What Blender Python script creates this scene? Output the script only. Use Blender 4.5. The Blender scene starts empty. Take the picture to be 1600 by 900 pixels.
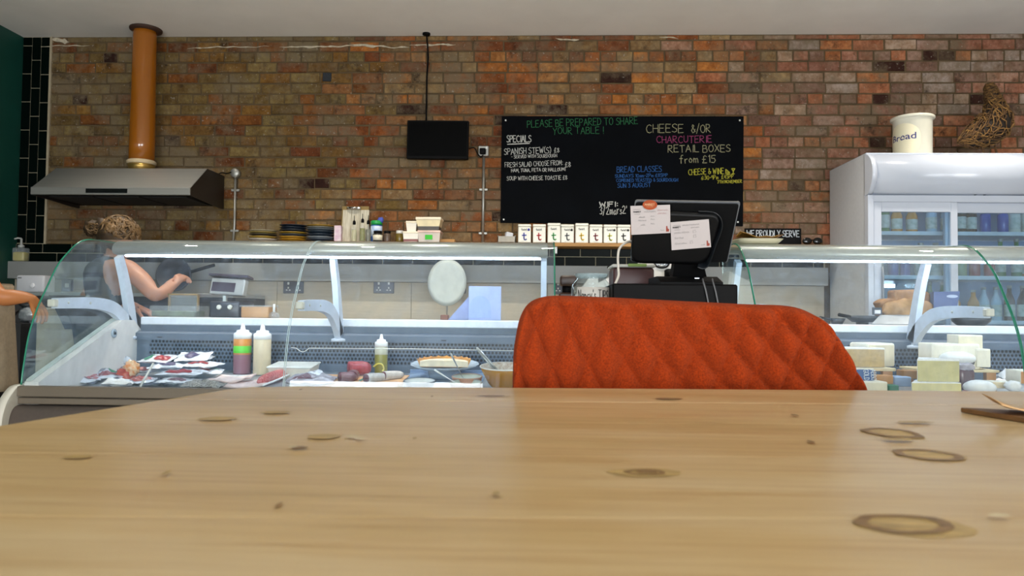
import bpy, bmesh, math, random
from mathutils import Vector, Matrix, Euler, noise
random.seed(11)
SC = bpy.context.scene
C = SC.collection
R = math.radians
PI = math.pi
E = 0.845                     # eye height above the floor

# ------------------------------------------------------------------ camera
YAW, PIT, ROL, FPX = R(2.2), R(1.9), R(0.6), 1155.0
_fw = Vector((-math.sin(YAW)*math.cos(PIT), math.cos(YAW)*math.cos(PIT), math.sin(PIT)))
_r0 = Vector((math.cos(YAW), math.sin(YAW), 0)); _u0 = _r0.cross(_fw)
_rt = _r0*math.cos(ROL) + _u0*math.sin(ROL); _up = -_r0*math.sin(ROL) + _u0*math.cos(ROL)
cam = bpy.data.cameras.new('camera'); camo = bpy.data.objects.new('camera', cam); C.objects.link(camo)
cam.sensor_width = 36; cam.lens = 36*FPX/1600; cam.clip_start = 0.02; cam.clip_end = 200
m = Matrix((_rt, _up, -_fw)).transposed().to_4x4(); m.translation = Vector((0, 0, E)); camo.matrix_world = m
cam.dof.use_dof = True; cam.dof.focus_distance = 2.1; cam.dof.aperture_fstop = 14.0
SC.camera = camo

# ------------------------------------------------------------------ world, lights, exposure
SC.view_settings.view_transform = 'Standard'; SC.view_settings.look = 'None'
SC.view_settings.gamma = 1; SC.view_settings.use_curve_mapping = False
SC.view_settings.exposure = -0.12
W = bpy.data.worlds.new('overcast_sky'); SC.world = W; W.use_nodes = True
nt = W.node_tree; bg = nt.nodes['Background']
tc = nt.nodes.new('ShaderNodeTexCoord'); sx = nt.nodes.new('ShaderNodeSeparateXYZ'); rp = nt.nodes.new('ShaderNodeValToRGB')
rp.color_ramp.elements[0].position = 0.0; rp.color_ramp.elements[0].color = (.80, .86, .95, 1)
rp.color_ramp.elements[1].position = 0.6; rp.color_ramp.elements[1].color = (.62, .78, 1.0, 1)
nt.links.new(tc.outputs['Generated'], sx.inputs[0]); nt.links.new(sx.outputs['Z'], rp.inputs[0])
nt.links.new(rp.outputs[0], bg.inputs['Color']); bg.inputs['Strength'].default_value = 1.8

def area(name, loc, rot, sx_, sy_, power, col):
    l = bpy.data.lights.new(name, 'AREA'); l.shape = 'RECTANGLE'; l.size = sx_; l.size_y = sy_
    l.energy = power; l.color = col
    o = bpy.data.objects.new(name, l); o.location = loc; o.rotation_euler = rot; C.objects.link(o); return o
# daylight through the two shop windows behind the camera
area('daylight_window', (1.9, -3.44, 1.08), (R(90), 0, 0), 3.0, 1.0, 225, (.95, .98, 1.0))
area('daylight_window', (-1.9, -3.44, 1.08), (R(90), 0, 0), 2.4, 1.0, 150, (.95, .98, 1.0))

# ------------------------------------------------------------------ helpers
def at(px, py, Y):
    d = _fw*FPX + _rt*(px-800) + _up*(450-py)
    return d*(Y/d.y) + Vector((0, 0, E))
def atX(px, py, X):
    d = _fw*FPX + _rt*(px-800) + _up*(450-py)
    return d*(X/d.x) + Vector((0, 0, E))
def atZ(px, py, Z):
    d = _fw*FPX + _rt*(px-800) + _up*(450-py)
    return d*((Z-E)/d.z) + Vector((0, 0, E))
DK0, DKS, DKY = E-0.355, 0.09, 2.85            # display deck: height at DKY, slope
def deckz(y): return DK0 + (y-DKY)*DKS
DROT = math.atan(DKS)
def deck(px, py):
    d = _fw*FPX + _rt*(px-800) + _up*(450-py)
    t = (DK0 - DKS*DKY - E)/(d.z - DKS*d.y)
    return d*t + Vector((0, 0, E))
def pxm(Y): return Y/FPX                        # metres per pixel at depth Y

def lin(c):
    if isinstance(c, str):
        c = c.lstrip('#'); c = [int(c[i:i+2], 16)/255 for i in (0, 2, 4)]
        return tuple((x/12.92 if x <= .04045 else ((x+.055)/1.055)**2.4) for x in c)
    return tuple(c)

MATS = {}
def mat(name, col, rough=.5, metal=0.0, var=.12, nscale=14, bump=0.0, bscale=60, spec=None, emit=None, es=0, trans=0, alpha=None, coat=0, stretch=None, col2=None):
    """procedural principled material: noise-varied colour, optional bump"""
    if name in MATS: return MATS[name]
    M = bpy.data.materials.new(name); M.use_nodes = True; MATS[name] = M
    n = M.node_tree.nodes; l = M.node_tree.links; b = n['Principled BSDF']
    b.inputs['Roughness'].default_value = rough; b.inputs['Metallic'].default_value = metal
    if spec is not None: b.inputs['Specular IOR Level'].default_value = spec
    if coat: b.inputs['Coat Weight'].default_value = coat; b.inputs['Coat Roughness'].default_value = .08
    c = lin(col); c2 = lin(col2) if col2 else tuple(max(0, x*(1-var)) for x in c); c1 = c if col2 else tuple(min(1, x*(1+var)) for x in c)
    t = n.new('ShaderNodeTexCoord'); mp = n.new('ShaderNodeMapping'); l.new(t.outputs['Object'], mp.inputs[0])
    if stretch: mp.inputs['Scale'].default_value = stretch
    no = n.new('ShaderNodeTexNoise'); no.inputs['Scale'].default_value = nscale; no.inputs['Detail'].default_value = 4
    l.new(mp.outputs[0], no.inputs['Vector'])
    rr = n.new('ShaderNodeValToRGB'); rr.color_ramp.elements[0].position = .32; rr.color_ramp.elements[1].position = .68
    rr.color_ramp.elements[0].color = (*c2, 1); rr.color_ramp.elements[1].color = (*c1, 1)
    l.new(no.outputs[0], rr.inputs[0]); l.new(rr.outputs[0], b.inputs['Base Color'])
    if bump:
        nb = n.new('ShaderNodeTexNoise'); nb.inputs['Scale'].default_value = bscale; nb.inputs['Detail'].default_value = 5
        l.new(mp.outputs[0], nb.inputs['Vector'])
        bp = n.new('ShaderNodeBump'); bp.inputs['Strength'].default_value = bump; bp.inputs['Distance'].default_value = .004
        l.new(nb.outputs[0], bp.inputs['Height']); l.new(bp.outputs[0], b.inputs['Normal'])
    if trans: b.inputs['Transmission Weight'].default_value = trans
    if alpha is not None: b.inputs['Alpha'].default_value = alpha
    if emit is not None:
        b.inputs['Emission Color'].default_value = (*lin(emit), 1); b.inputs['Emission Strength'].default_value = es
    return M

def glassmat(name, tint=(.93, .97, .96), haze=.03, hazecol=(.75, .85, .95), base=.03, edge=.6, rough=.02, smear=30, ior=1.5):
    """sheet glass: clear, mirror by facing angle, a thin smeared film of dirt"""
    if name in MATS: return MATS[name]
    M = bpy.data.materials.new(name); M.use_nodes = True; MATS[name] = M
    n = M.node_tree.nodes; l = M.node_tree.links; n.remove(n['Principled BSDF']); out = n['Material Output']
    tr = n.new('ShaderNodeBsdfTransparent'); tr.inputs[0].default_value = (*tint, 1)
    gl = n.new('ShaderNodeBsdfGlossy'); gl.inputs['Roughness'].default_value = rough; gl.inputs[0].default_value = (.95, 1, 1, 1)
    lw = n.new('ShaderNodeFresnel'); ge = n.new('ShaderNodeNewGeometry'); io = n.new('ShaderNodeMapRange')   # same index from either side of a sheet
    io.inputs['To Min'].default_value = ior; io.inputs['To Max'].default_value = 1/ior; l.new(ge.outputs['Backfacing'], io.inputs['Value']); l.new(io.outputs[0], lw.inputs[0])
    df = n.new('ShaderNodeBsdfDiffuse'); df.inputs[0].default_value = (*hazecol, 1)
    tl = n.new('ShaderNodeBsdfTranslucent'); tl.inputs[0].default_value = (*hazecol, 1)
    ad = n.new('ShaderNodeMixShader'); ad.inputs[0].default_value = .5; l.new(df.outputs[0], ad.inputs[1]); l.new(tl.outputs[0], ad.inputs[2])
    t = n.new('ShaderNodeTexCoord'); mp = n.new('ShaderNodeMapping'); mp.inputs['Scale'].default_value = (1, 1, .25); mp.inputs['Rotation'].default_value = (0, .5, 0)
    no = n.new('ShaderNodeTexNoise'); no.inputs['Scale'].default_value = smear; no.inputs['Detail'].default_value = 6; no.inputs['Roughness'].default_value = .65
    l.new(t.outputs['Object'], mp.inputs[0]); l.new(mp.outputs[0], no.inputs['Vector'])
    mr = n.new('ShaderNodeMapRange'); mr.inputs['From Min'].default_value = .4; mr.inputs['From Max'].default_value = .75
    mr.inputs['To Min'].default_value = haze*.45; mr.inputs['To Max'].default_value = haze*2.2; l.new(no.outputs[0], mr.inputs['Value'])
    m1 = n.new('ShaderNodeMixShader'); l.new(mr.outputs[0], m1.inputs[0]); l.new(tr.outputs[0], m1.inputs[1]); l.new(ad.outputs[0], m1.inputs[2])
    m2 = n.new('ShaderNodeMixShader'); l.new(lw.outputs[0], m2.inputs[0]); l.new(m1.outputs[0], m2.inputs[1]); l.new(gl.outputs[0], m2.inputs[2])
    l.new(m2.outputs[0], out.inputs[0]); return M

class MB:
    """collects shapes in world coordinates; build() links them as ONE mesh object"""
    def __init__(s): s.v = []; s.f = []; s.sm = []
    def add(s, vs, fs, smooth=False, M=None):
        o = len(s.v)
        s.v += [(M @ Vector(v)) if M is not None else Vector(v) for v in vs]
        s.f += [[i+o for i in f] for f in fs]; s.sm += [smooth]*len(fs); return s
    def box(s, c, d, rot=None, bev=0.0, seg=1):
        hx, hy, hz = d[0]/2, d[1]/2, d[2]/2
        M = Matrix.Translation(c) @ (rot.to_4x4() if rot else Matrix())
        if bev <= 0:
            vs = [(x*hx, y*hy, z*hz) for z in (-1, 1) for y in (-1, 1) for x in (-1, 1)]
            fs = [(0, 2, 3, 1), (4, 5, 7, 6), (0, 1, 5, 4), (2, 6, 7, 3), (0, 4, 6, 2), (1, 3, 7, 5)]
            return s.add(vs, fs, False, M)
        bm = bmesh.new(); bmesh.ops.create_cube(bm, size=1)
        for v in bm.verts: v.co = Vector((v.co.x*d[0], v.co.y*d[1], v.co.z*d[2]))
        bmesh.ops.bevel(bm, geom=list(bm.edges), offset=min(bev, min(d)*.48), segments=seg, profile=.5, affect='EDGES')
        bm.verts.index_update()
        s.add([v.co.copy() for v in bm.verts], [[v.index for v in f.verts] for f in bm.faces], seg > 1, M); bm.free(); return s
    def b2(s, p, q, bev=0.0, seg=1):                       # box from corner to corner
        p, q = Vector(p), Vector(q)
        return s.box((p+q)/2, [abs(a) for a in (q-p)], None, bev, seg)
    def lathe(s, prof, M=None, n=24, smooth=True, sx=1, sy=1, cap=True):
        vs = []; fs = []; k = len(prof)
        for r_, z in prof:
            for i in range(n):
                a = 2*PI*i/n; vs.append((r_*math.cos(a)*sx, r_*math.sin(a)*sy, z))
        for j in range(k-1):
            for i in range(n):
                fs.append((j*n+i, j*n+(i+1) % n, (j+1)*n+(i+1) % n, (j+1)*n+i))
        if cap:
            fs.append(list(range(n))[::-1]); fs.append([(k-1)*n+i for i in range(n)])
        return s.add(vs, fs, smooth, M if M is not None else Matrix())
    def tube(s, pts, r_, n=8, cap=True, flat=None):
        pts = [Vector(p) for p in pts]; rs = r_ if isinstance(r_, (list, tuple)) else [r_]*len(pts)
        vs = []; fs = []; prev = None
        for i, p in enumerate(pts):
            t = (pts[min(i+1, len(pts)-1)] - pts[max(i-1, 0)]).normalized()
            if prev is None:
                a = Vector((0, 0, 1)) if abs(t.z) < .9 else Vector((1, 0, 0)); u = t.cross(a).normalized()
            else: u = (prev - t*prev.dot(t)); u = u.normalized() if u.length > 1e-6 else t.orthogonal().normalized()
            prev = u; w = t.cross(u)
            for k in range(n):
                a = 2*PI*k/n; vs.append(p + (u*math.cos(a) + w*math.sin(a)*(flat or 1))*rs[i])
        for i in range(len(pts)-1):
            for k in range(n): fs.append((i*n+k, i*n+(k+1) % n, (i+1)*n+(k+1) % n, (i+1)*n+k))
        if cap: fs += [list(range(n))[::-1], [(len(pts)-1)*n+k for k in range(n)]]
        return s.add(vs, fs, True)
    def prism(s, poly, a, b, axis='x', smooth=False):
        """poly in the two other axes (x: (y,z), y: (x,z), z: (x,y)), extruded a..b along axis"""
        def P(u, v, w): return {'x': (w, u, v), 'y': (u, w, v), 'z': (u, v, w)}[axis]
        n = len(poly); vs = [P(u, v, a) for u, v in poly] + [P(u, v, b) for u, v in poly]
        fs = [list(range(n)), [n+i for i in range(n)][::-1]] + [(i, n+i, n+(i+1) % n, (i+1) % n) for i in range(n)]
        s.add(vs, fs[:2], False); s.f += [[i+len(s.v)-2*n for i in f] for f in fs[2:]]; s.sm += [smooth]*n
        return s
    def sheet(s, rows, t=0.0, smooth=True, off=None):
        """grid of points (rows of equal length); t>0 gives thickness along -off"""
        n = len(rows[0]); vs = [Vector(p) for r_ in rows for p in r_]
        fs = [(i*n+j, i*n+j+1, (i+1)*n+j+1, (i+1)*n+j) for i in range(len(rows)-1) for j in range(n-1)]
        if t:
            o = Vector(off)*t; k = len(vs); m_ = len(rows)
            vs2 = [v+o for v in vs]; fb = [tuple(k+i for i in f[::-1]) for f in fs]
            rim = [i for i in range(n)] + [i*n+n-1 for i in range(1, m_)] + [(m_-1)*n+j for j in range(n-2, -1, -1)] + [i*n for i in range(m_-2, 0, -1)]
            fr = [(rim[i], k+rim[i], k+rim[(i+1) % len(rim)], rim[(i+1) % len(rim)]) for i in range(len(rim))]
            return s.add(vs+vs2, fs+fb+fr, smooth)
        return s.add(vs, fs, smooth)
    def ball(s, c, r_, seg=16, ring=10, M=None, jit=0, js=3):
        r_ = r_ if isinstance(r_, (list, tuple)) else (r_, r_, r_); vs = []; fs = []
        for j in range(1, ring):
            for i in range(seg):
                a = 2*PI*i/seg; b = PI*j/ring
                d = Vector((math.sin(b)*math.cos(a), math.sin(b)*math.sin(a), math.cos(b)))
                k = 1 + (noise.noise(d*js + Vector(c)*7)*jit if jit else 0)
                vs.append((d.x*r_[0]*k, d.y*r_[1]*k, d.z*r_[2]*k))
        t = len(vs); vs += [(0, 0, r_[2]), (0, 0, -r_[2])]
        for j in range(ring-2):
            for i in range(seg): fs.append((j*seg+i, (j+1)*seg+i, (j+1)*seg+(i+1) % seg, j*seg+(i+1) % seg))
        for i in range(seg):
            fs.append((t, i, (i+1) % seg)); b0 = (ring-2)*seg; fs.append((t+1, b0+(i+1) % seg, b0+i))
        return s.add(vs, fs, True, Matrix.Translation(c) @ (M.to_4x4() if M else Matrix()))
    def build(s, name, m_, parent=None, origin=None, rot=None):
        me = bpy.data.meshes.new(name)
        if parent is not None and origin is None:
            inv = wm(parent).inverted()
        else:
            inv = (Matrix.Translation(origin) @ (rot.to_4x4() if rot else Matrix())).inverted() if origin is not None else Matrix()
        me.from_pydata([inv @ v for v in s.v], [], s.f); me.polygons.foreach_set('use_smooth', s.sm); me.update()
        if m_: me.materials.append(m_)
        o = bpy.data.objects.new(name, me); C.objects.link(o)
        if parent is not None: o.parent = parent
        elif origin is not None: o.location = origin; o.rotation_euler = rot.to_euler() if rot else (0, 0, 0)
        return o

def wm(o):
    M = Matrix.Translation(o.location) @ o.rotation_euler.to_matrix().to_4x4()
    return wm(o.parent) @ M if o.parent else M
def tag(o, label, cat, group=None, kind=None):
    o['label'] = label; o['category'] = cat
    if group: o['group'] = group
    if kind: o['kind'] = kind
    return o
def thing(name, label, cat, loc=(0, 0, 0), group=None, rz=0, rx=0):
    o = bpy.data.objects.new(name, None); C.objects.link(o); o.empty_display_size = .05
    o.location = loc; o.rotation_euler = (rx, 0, rz)
    return tag(o, label, cat, group)
def solo(mb, name, m_, label, cat, origin, group=None, kind=None):
    return tag(mb.build(name, m_, None, Vector(origin)), label, cat, group, kind)
def struct(mb, name, m_, parent=None):
    o = mb.build(name, m_, parent)
    if parent is None: o['kind'] = 'structure'
    return o
def copy_tree(root, loc, label, group=None, rz=None):
    r = root.copy(); C.objects.link(r); r.location = loc; r['label'] = label
    if group: r['group'] = group
    if rz is not None: r.rotation_euler.z = rz
    for ch in list(root.children):
        c = ch.copy(); C.objects.link(c); c.parent = r
        for g in list(ch.children):
            d = g.copy(); C.objects.link(d); d.parent = c
    return r
def T(loc, rx=0, ry=0, rz=0): return Matrix.Translation(loc) @ Euler((rx, ry, rz)).to_matrix().to_4x4()

# ---- hand lettering: strokes drawn as thin raised ribbons
G = {
'A': [[(0,0),(.3,1),(.6,0)],[(.12,.38),(.48,.38)]], 'B': [[(0,0),(0,1),(.38,.95),(.45,.75),(.36,.56),(0,.52)],[(.36,.56),(.54,.4),(.5,.1),(.36,0),(0,0)]],
'C': [[(.55,.85),(.35,1),(.1,.85),(0,.5),(.1,.12),(.35,0),(.56,.12)]], 'D': [[(0,0),(0,1),(.35,.92),(.55,.55),(.42,.12),(0,0)]],
'E': [[(.5,1),(0,1),(0,0),(.52,0)],[(0,.53),(.42,.53)]], 'F': [[(.5,1),(0,1),(0,0)],[(0,.53),(.42,.53)]],
'G': [[(.55,.85),(.35,1),(.1,.85),(0,.5),(.1,.12),(.35,0),(.55,.12),(.55,.42),(.32,.42)]], 'H': [[(0,0),(0,1)],[(.52,0),(.52,1)],[(0,.5),(.52,.5)]],
'I': [[(.15,0),(.15,1)]], 'J': [[(.45,1),(.45,.2),(.25,0),(.02,.15)]], 'K': [[(0,0),(0,1)],[(.5,1),(0,.42),(.52,0)]], 'L': [[(0,1),(0,0),(.5,0)]],
'M': [[(0,0),(.06,1),(.33,.3),(.6,1),(.66,0)]], 'N': [[(0,0),(0,1),(.52,0),(.52,1)]], 'O': [[(.3,1),(.06,.82),(0,.45),(.12,.1),(.32,0),(.52,.15),(.6,.5),(.5,.88),(.3,1)]],
'P': [[(0,0),(0,1),(.4,.96),(.5,.72),(.38,.5),(0,.47)]], 'R': [[(0,0),(0,1),(.4,.96),(.48,.74),(.36,.53),(0,.5),(.56,-.05)]],
'S': [[(.5,.88),(.3,1),(.08,.9),(.04,.68),(.25,.53),(.48,.38),(.48,.12),(.25,0),(0,.1)]], 'T': [[(0,1),(.6,1)],[(.3,1),(.3,0)]],
'U': [[(0,1),(.02,.25),(.2,0),(.42,.06),(.54,.35),(.54,1)]], 'V': [[(0,1),(.28,0),(.56,1)]], 'W': [[(0,1),(.16,0),(.36,.75),(.54,0),(.74,1)]],
'X': [[(0,1),(.54,0)],[(.54,1),(0,0)]], 'Y': [[(0,1),(.28,.5),(.56,1)],[(.28,.5),(.24,0)]], 'Z': [[(0,1),(.5,1),(0,0),(.52,0)]],
'0': [[(.27,1),(.04,.8),(0,.4),(.2,0),(.42,.1),(.5,.55),(.4,.92),(.27,1)]], '1': [[(.05,.8),(.22,1),(.22,0)]], '2': [[(.02,.8),(.2,1),(.42,.88),(.4,.6),(0,0),(.5,0)]],
'3': [[(.02,.92),(.3,1),(.45,.8),(.2,.56),(.46,.36),(.36,.03),(0,.08)]], '4': [[(.38,0),(.38,1),(0,.35),(.52,.35)]], '5': [[(.48,1),(.08,1),(.04,.58),(.34,.6),(.48,.3),(.3,0),(0,.06)]],
'6': [[(.4,1),(.1,.6),(0,.25),(.2,0),(.44,.14),(.42,.42),(.2,.5),(.04,.32)]], '7': [[(0,1),(.5,1),(.15,0)]], '8': [[(.25,.53),(.04,.75),(.22,1),(.44,.8),(.25,.53),(.02,.25),(.22,0),(.48,.22),(.25,.53)]],
'9': [[(.46,.7),(.25,.5),(.04,.7),(.2,1),(.44,.9),(.46,.6),(.4,0)]], '£': [[(.5,.85),(.34,1),(.18,.85),(.18,.2),(.02,0),(.54,.02)],[(0,.48),(.4,.48)]],
'&': [[(.55,.1),(.12,.8),(.22,1),(.38,.85),(.04,.3),(.2,0),(.42,.1),(.56,.45)]], '!': [[(.1,1),(.1,.28)],[(.08,.02),(.14,.04)]], '.': [[(.06,0),(.12,.04)]], ',': [[(.1,.08),(.02,-.15)]],
':': [[(.08,.66),(.12,.7)],[(.08,.14),(.12,.18)]], '-': [[(.05,.45),(.32,.45)]], '(': [[(.24,1.08),(.06,.7),(.06,.3),(.24,-.08)]], ')': [[(.05,1.08),(.22,.7),(.22,.3),(.05,-.08)]],
'/': [[(0,-.12),(.38,1.15)]], '\'': [[(.1,1.05),(.06,.8)]], '+': [[(.05,.45),(.4,.45)],[(.22,.25),(.22,.65)]],
'f': [[(.42,1.02),(.24,1),(.18,.8),(.16,-.12)],[(0,.56),(.36,.56)]], 'r': [[(.04,.6),(.06,0)],[(.06,.4),(.2,.6),(.34,.58)]], 'o': [[(.2,.6),(.02,.35),(.1,.02),(.3,.03),(.4,.32),(.2,.6)]],
'm': [[(.02,.6),(.04,0)],[(.04,.4),(.18,.6),(.26,.45),(.26,0)],[(.26,.42),(.42,.6),(.52,.42),(.52,0)]], 'a': [[(.38,.5),(.18,.6),(.02,.3),(.12,0),(.34,.16),(.38,.58),(.42,0)]],
's': [[(.32,.52),(.14,.6),(.06,.44),(.3,.22),(.2,0),(0,.06)]], 'n': [[(.02,.6),(.04,0)],[(.04,.4),(.2,.6),(.34,.45),(.36,0)]], 'c': [[(.36,.5),(.18,.6),(.02,.3),(.14,0),(.36,.08)]],
'y': [[(0,.6),(.18,.08)],[(.38,.6),(.08,-.35)]], 't': [[(.18,1),(.16,.15),(.28,0),(.42,.06)],[(0,.66),(.38,.66)]], 'e': [[(.02,.32),(.36,.34),(.3,.56),(.14,.6),(.02,.3),(.14,0),(.36,.1)]],
'i': [[(.08,.6),(.1,0)],[(.08,.82),(.1,.86)]], 'w': [[(0,.6),(.12,0),(.26,.45),(.38,0),(.52,.6)]], 'l': [[(.08,1),(.08,0)]], 'd': [[(.38,.5),(.18,.6),(.02,.3),(.12,0),(.36,.12)],[(.38,1),(.4,0)]],
}
def strokes(mb, polys, O, U, V, N, w, h, jit=0.0):
    for pl in polys:
        pts = [O + U*(x + random.uniform(-jit, jit)) + V*(y + random.uniform(-jit, jit)) for x, y in pl]
        for a, b in zip(pts, pts[1:]):
            d = b-a
            if d.length < 1e-6: continue
            t = d.normalized(); s_ = N.cross(t).normalized()*(w/2); a2 = a - t*w*.3; b2 = b + t*w*.3
            vs = [a2+s_, a2-s_, b2-s_, b2+s_]; vs += [v + N*h for v in vs]
            mb.add(vs, [(4, 5, 6, 7), (0, 1, 5, 4), (1, 2, 6, 5), (2, 3, 7, 6), (3, 0, 4, 7)])
def write(mb, txt, O, U, V, N, size, width=None, w=.006, h=.0006, jit=.012, sp=.16, slant=0):
    """letter txt from baseline-left O; size = cap height; width = total width to fit"""
    if txt[0] == '#':                                       # unreadable handwriting: a plain wavy line
        n_ = int(txt[1:]); pl = [((i/(2*n_))*width, size*((i % 2)*random.uniform(.45, 1.0) + random.uniform(0, .15))) for i in range(2*n_+1)]
        k_ = max(2, n_//2*2+1); strokes(mb, [pl[:k_], pl[k_:]] if n_ > 8 else [pl], O, U, V, N, w, h); return mb
    def adv(ch): return .34 if ch == ' ' else max(x for p in G[ch] for x, _ in p) + sp
    tot = sum(adv(c) for c in txt); kx = size if width is None else width/tot
    x = 0
    for ch in txt:
        if ch != ' ':
            dy = random.uniform(-jit, jit)*2
            strokes(mb, [[((x+a+b*slant)*kx, (b+dy)*size) for a, b in p] for p in G[ch]], O, U, V, N, w, h, jit*size*.6)
        x += adv(ch)
    return mb
DL = {'back': 95}                # watts of the downlights by row
# ================================================================== THE ROOM
WY = 5.2; XL, XR, YF, ZC = -3.79, 4.3, -3.5, E+1.972
Mceil = mat('ceiling_paint', '#eeece8', .85, var=.03, nscale=3, bump=.15, bscale=25)
Mfloor = mat('pale_floor', '#b8ac9a', .5, var=.15, nscale=6)  # unseen floor, made pale to bounce light onto the ceiling
Mmort = mat('mortar', '#57472f', .95, var=.25, nscale=9, bump=.6, bscale=40)
Mgreen = mat('green_wall_paint', '#12463c', .45, var=.06, nscale=5)
Mplain = mat('side_wall_plaster', '#b9b2a8', .85, var=.06, nscale=4)
struct(MB().b2((XL-.1, YF-.1, -.1), (XR+.1, WY+.1, 0)), 'floor', Mfloor)
struct(MB().b2((XL-.1, YF-.1, ZC), (XR+.1, WY+.1, ZC+.12)), 'ceiling', Mceil)
struct(MB().b2((XL-.12, YF-.1, 0), (XL, WY+.12, ZC)), 'wall_left', Mgreen)
struct(MB().b2((XR, YF-.1, 0), (XR+.12, WY+.12, ZC)), 'wall_right', Mplain)
wall = struct(MB().b2((XL, WY, 0), (XR, WY+.15, ZC)), 'wall_back', Mmort)
# shop front behind the camera: two windows and a door in a plaster wall
wf = MB()
for a, b, c, d in ((XL, -3.2, 0, ZC), (-.6, .3, 2.2, ZC), (3.5, XR, 0, ZC), (-3.2, -.6, 0, .55), (.3, 3.5, 0, .55), (-3.2, -.6, 2.1, ZC), (.3, 3.5, 2.1, ZC), (-.6, -.55, 0, 2.2), (.25, .3, 0, 2.2)):
    wf.b2((a, YF-.1, c), (b, YF, d))
struct(wf, 'wall_front', Mplain)
Mframe = mat('window_frame_paint', '#23302c', .5)
Mwin = glassmat('window_glass', (.95, .98, .97), .01, base=.02)
for i, (a, b) in enumerate(((-3.2, -.6), (.3, 3.5))):
    w_ = struct(MB().b2((a, YF-.06, .56), (b, YF-.054, 2.09)), 'window_%d' % (i+1), Mwin)
    for k in range(4):
        x = a + (b-a)*k/3
        struct(MB().b2((x-.03, YF-.09, .55), (x+.03, YF-.02, 2.1)), 'mullion', Mframe, w_)
    for z in (.57, 1.75, 2.08): struct(MB().b2((a, YF-.09, z-.025), (b, YF-.02, z+.025)), 'transom', Mframe, w_)
dd = struct(MB().b2((-.5, YF-.07, .02), (.2, YF-.03, 2.18)), 'door_1', Mframe)
struct(MB().tube([(.1, YF-.03, .95), (.1, YF+.03, .95), (.1, YF+.03, 1.25), (.1, YF-.03, 1.25)], .01), 'door_handle', mat('chrome', '#c8c8c8', .15, 1, var=.03), dd)

# ---- bricks: English garden wall bond, three stretcher courses to one header course
def brickmat():
    M = bpy.data.materials.new('old_brick'); M.use_nodes = True; n = M.node_tree.nodes; l = M.node_tree.links; b = n['Principled BSDF']
    b.inputs['Roughness'].default_value = .9; b.inputs['Specular IOR Level'].default_value = .25
    at_ = n.new('ShaderNodeAttribute'); at_.attribute_name = 'tint'
    geo = n.new('ShaderNodeNewGeometry')
    def nz(s, d, r=.6, off=0):
        x = n.new('ShaderNodeTexNoise'); x.inputs['Scale'].default_value = s; x.inputs['Detail'].default_value = d; x.inputs['Roughness'].default_value = r
        mp = n.new('ShaderNodeMapping'); mp.inputs['Location'].default_value = (off, off*.7, off*1.3); l.new(geo.outputs['Position'], mp.inputs[0]); l.new(mp.outputs[0], x.inputs['Vector']); return x
    def mix(f, a, c, mode='MIX'):
        x = n.new('ShaderNodeMixRGB'); x.blend_type = mode
        for i, v in ((0, f), (1, a), (2, c)):
            if isinstance(v, (int, float)): x.inputs[i].default_value = v
            elif isinstance(v, tuple): x.inputs[i].default_value = (*v, 1)
            else: l.new(v, x.inputs[i])
        return x.outputs[0]
    def ramp(src, p0, p1, v0=0, v1=1):
        x = n.new('ShaderNodeMapRange'); x.inputs['From Min'].default_value = p0; x.inputs['From Max'].default_value = p1
        x.inputs['To Min'].default_value = v0; x.inputs['To Max'].default_value = v1; l.new(src, x.inputs['Value']); return x.outputs[0]
    fine = nz(38, 6, .7); blot = nz(11, 5, .7, 3.1); smear = nz(4.2, 6, .72, 8.4); soot = nz(5.5, 5, .75, 15.0); fleck = nz(62, 3, .5, 21.)
    c = mix(ramp(blot.outputs[0], .38, .62, 0, 1.0), at_.outputs['Color'], mix(1.0, at_.outputs['Color'], (.60, .50, .40), 'MULTIPLY'))
    c = mix(ramp(fine.outputs[0], .35, .68, 0, .75), c, mix(1.0, c, (.55, .5, .45), 'MULTIPLY'))
    sm = n.new('ShaderNodeMath'); sm.operation = 'MULTIPLY'; l.new(ramp(smear.outputs[0], .44, .60, 0, .85), sm.inputs[0]); l.new(at_.outputs['Alpha'], sm.inputs[1])
    c = mix(sm.outputs[0], c, (.155, .118, .072))
    c = mix(ramp(soot.outputs[0], .57, .70, 0, .85), c, (.022, .013, .008))
    c = mix(ramp(fleck.outputs[0], .66, .72, 0, .6), c, (.34, .31, .26))
    l.new(c, b.inputs['Base Color'])
    bp = n.new('ShaderNodeBump'); bp.inputs['Strength'].default_value = .7; bp.inputs['Distance'].default_value = .006
    hs = n.new('ShaderNodeMath'); hs.operation = 'ADD'; l.new(fine.outputs[0], hs.inputs[0]); l.new(blot.outputs[0], hs.inputs[1])
    l.new(hs.outputs[0], bp.inputs['Height']); l.new(bp.outputs[0], b.inputs['Normal'])
    return M
Mbrick = brickmat()
PAL = {'l': ['#8c7a4c', '#857044', '#918054', '#7d683c', '#86683a', '#8f5c2c', '#7a4a26', '#8f7d52', '#947038'],
       'm': ['#a5673a', '#97592f', '#a58a60', '#b8763a', '#8a5434', '#9a7e58', '#9a6a44', '#b98450', '#824c2c', '#9d8462', '#a9794e'],
       'r': ['#9a6c58', '#8a6c5c', '#a48a76', '#a56a4c', '#937668', '#8b6050', '#a07a66', '#96644f', '#a66a42', '#806254', '#98867a']}
CP = .0761; HZ = 2.664                                     # course pitch, centre of one header course
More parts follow.
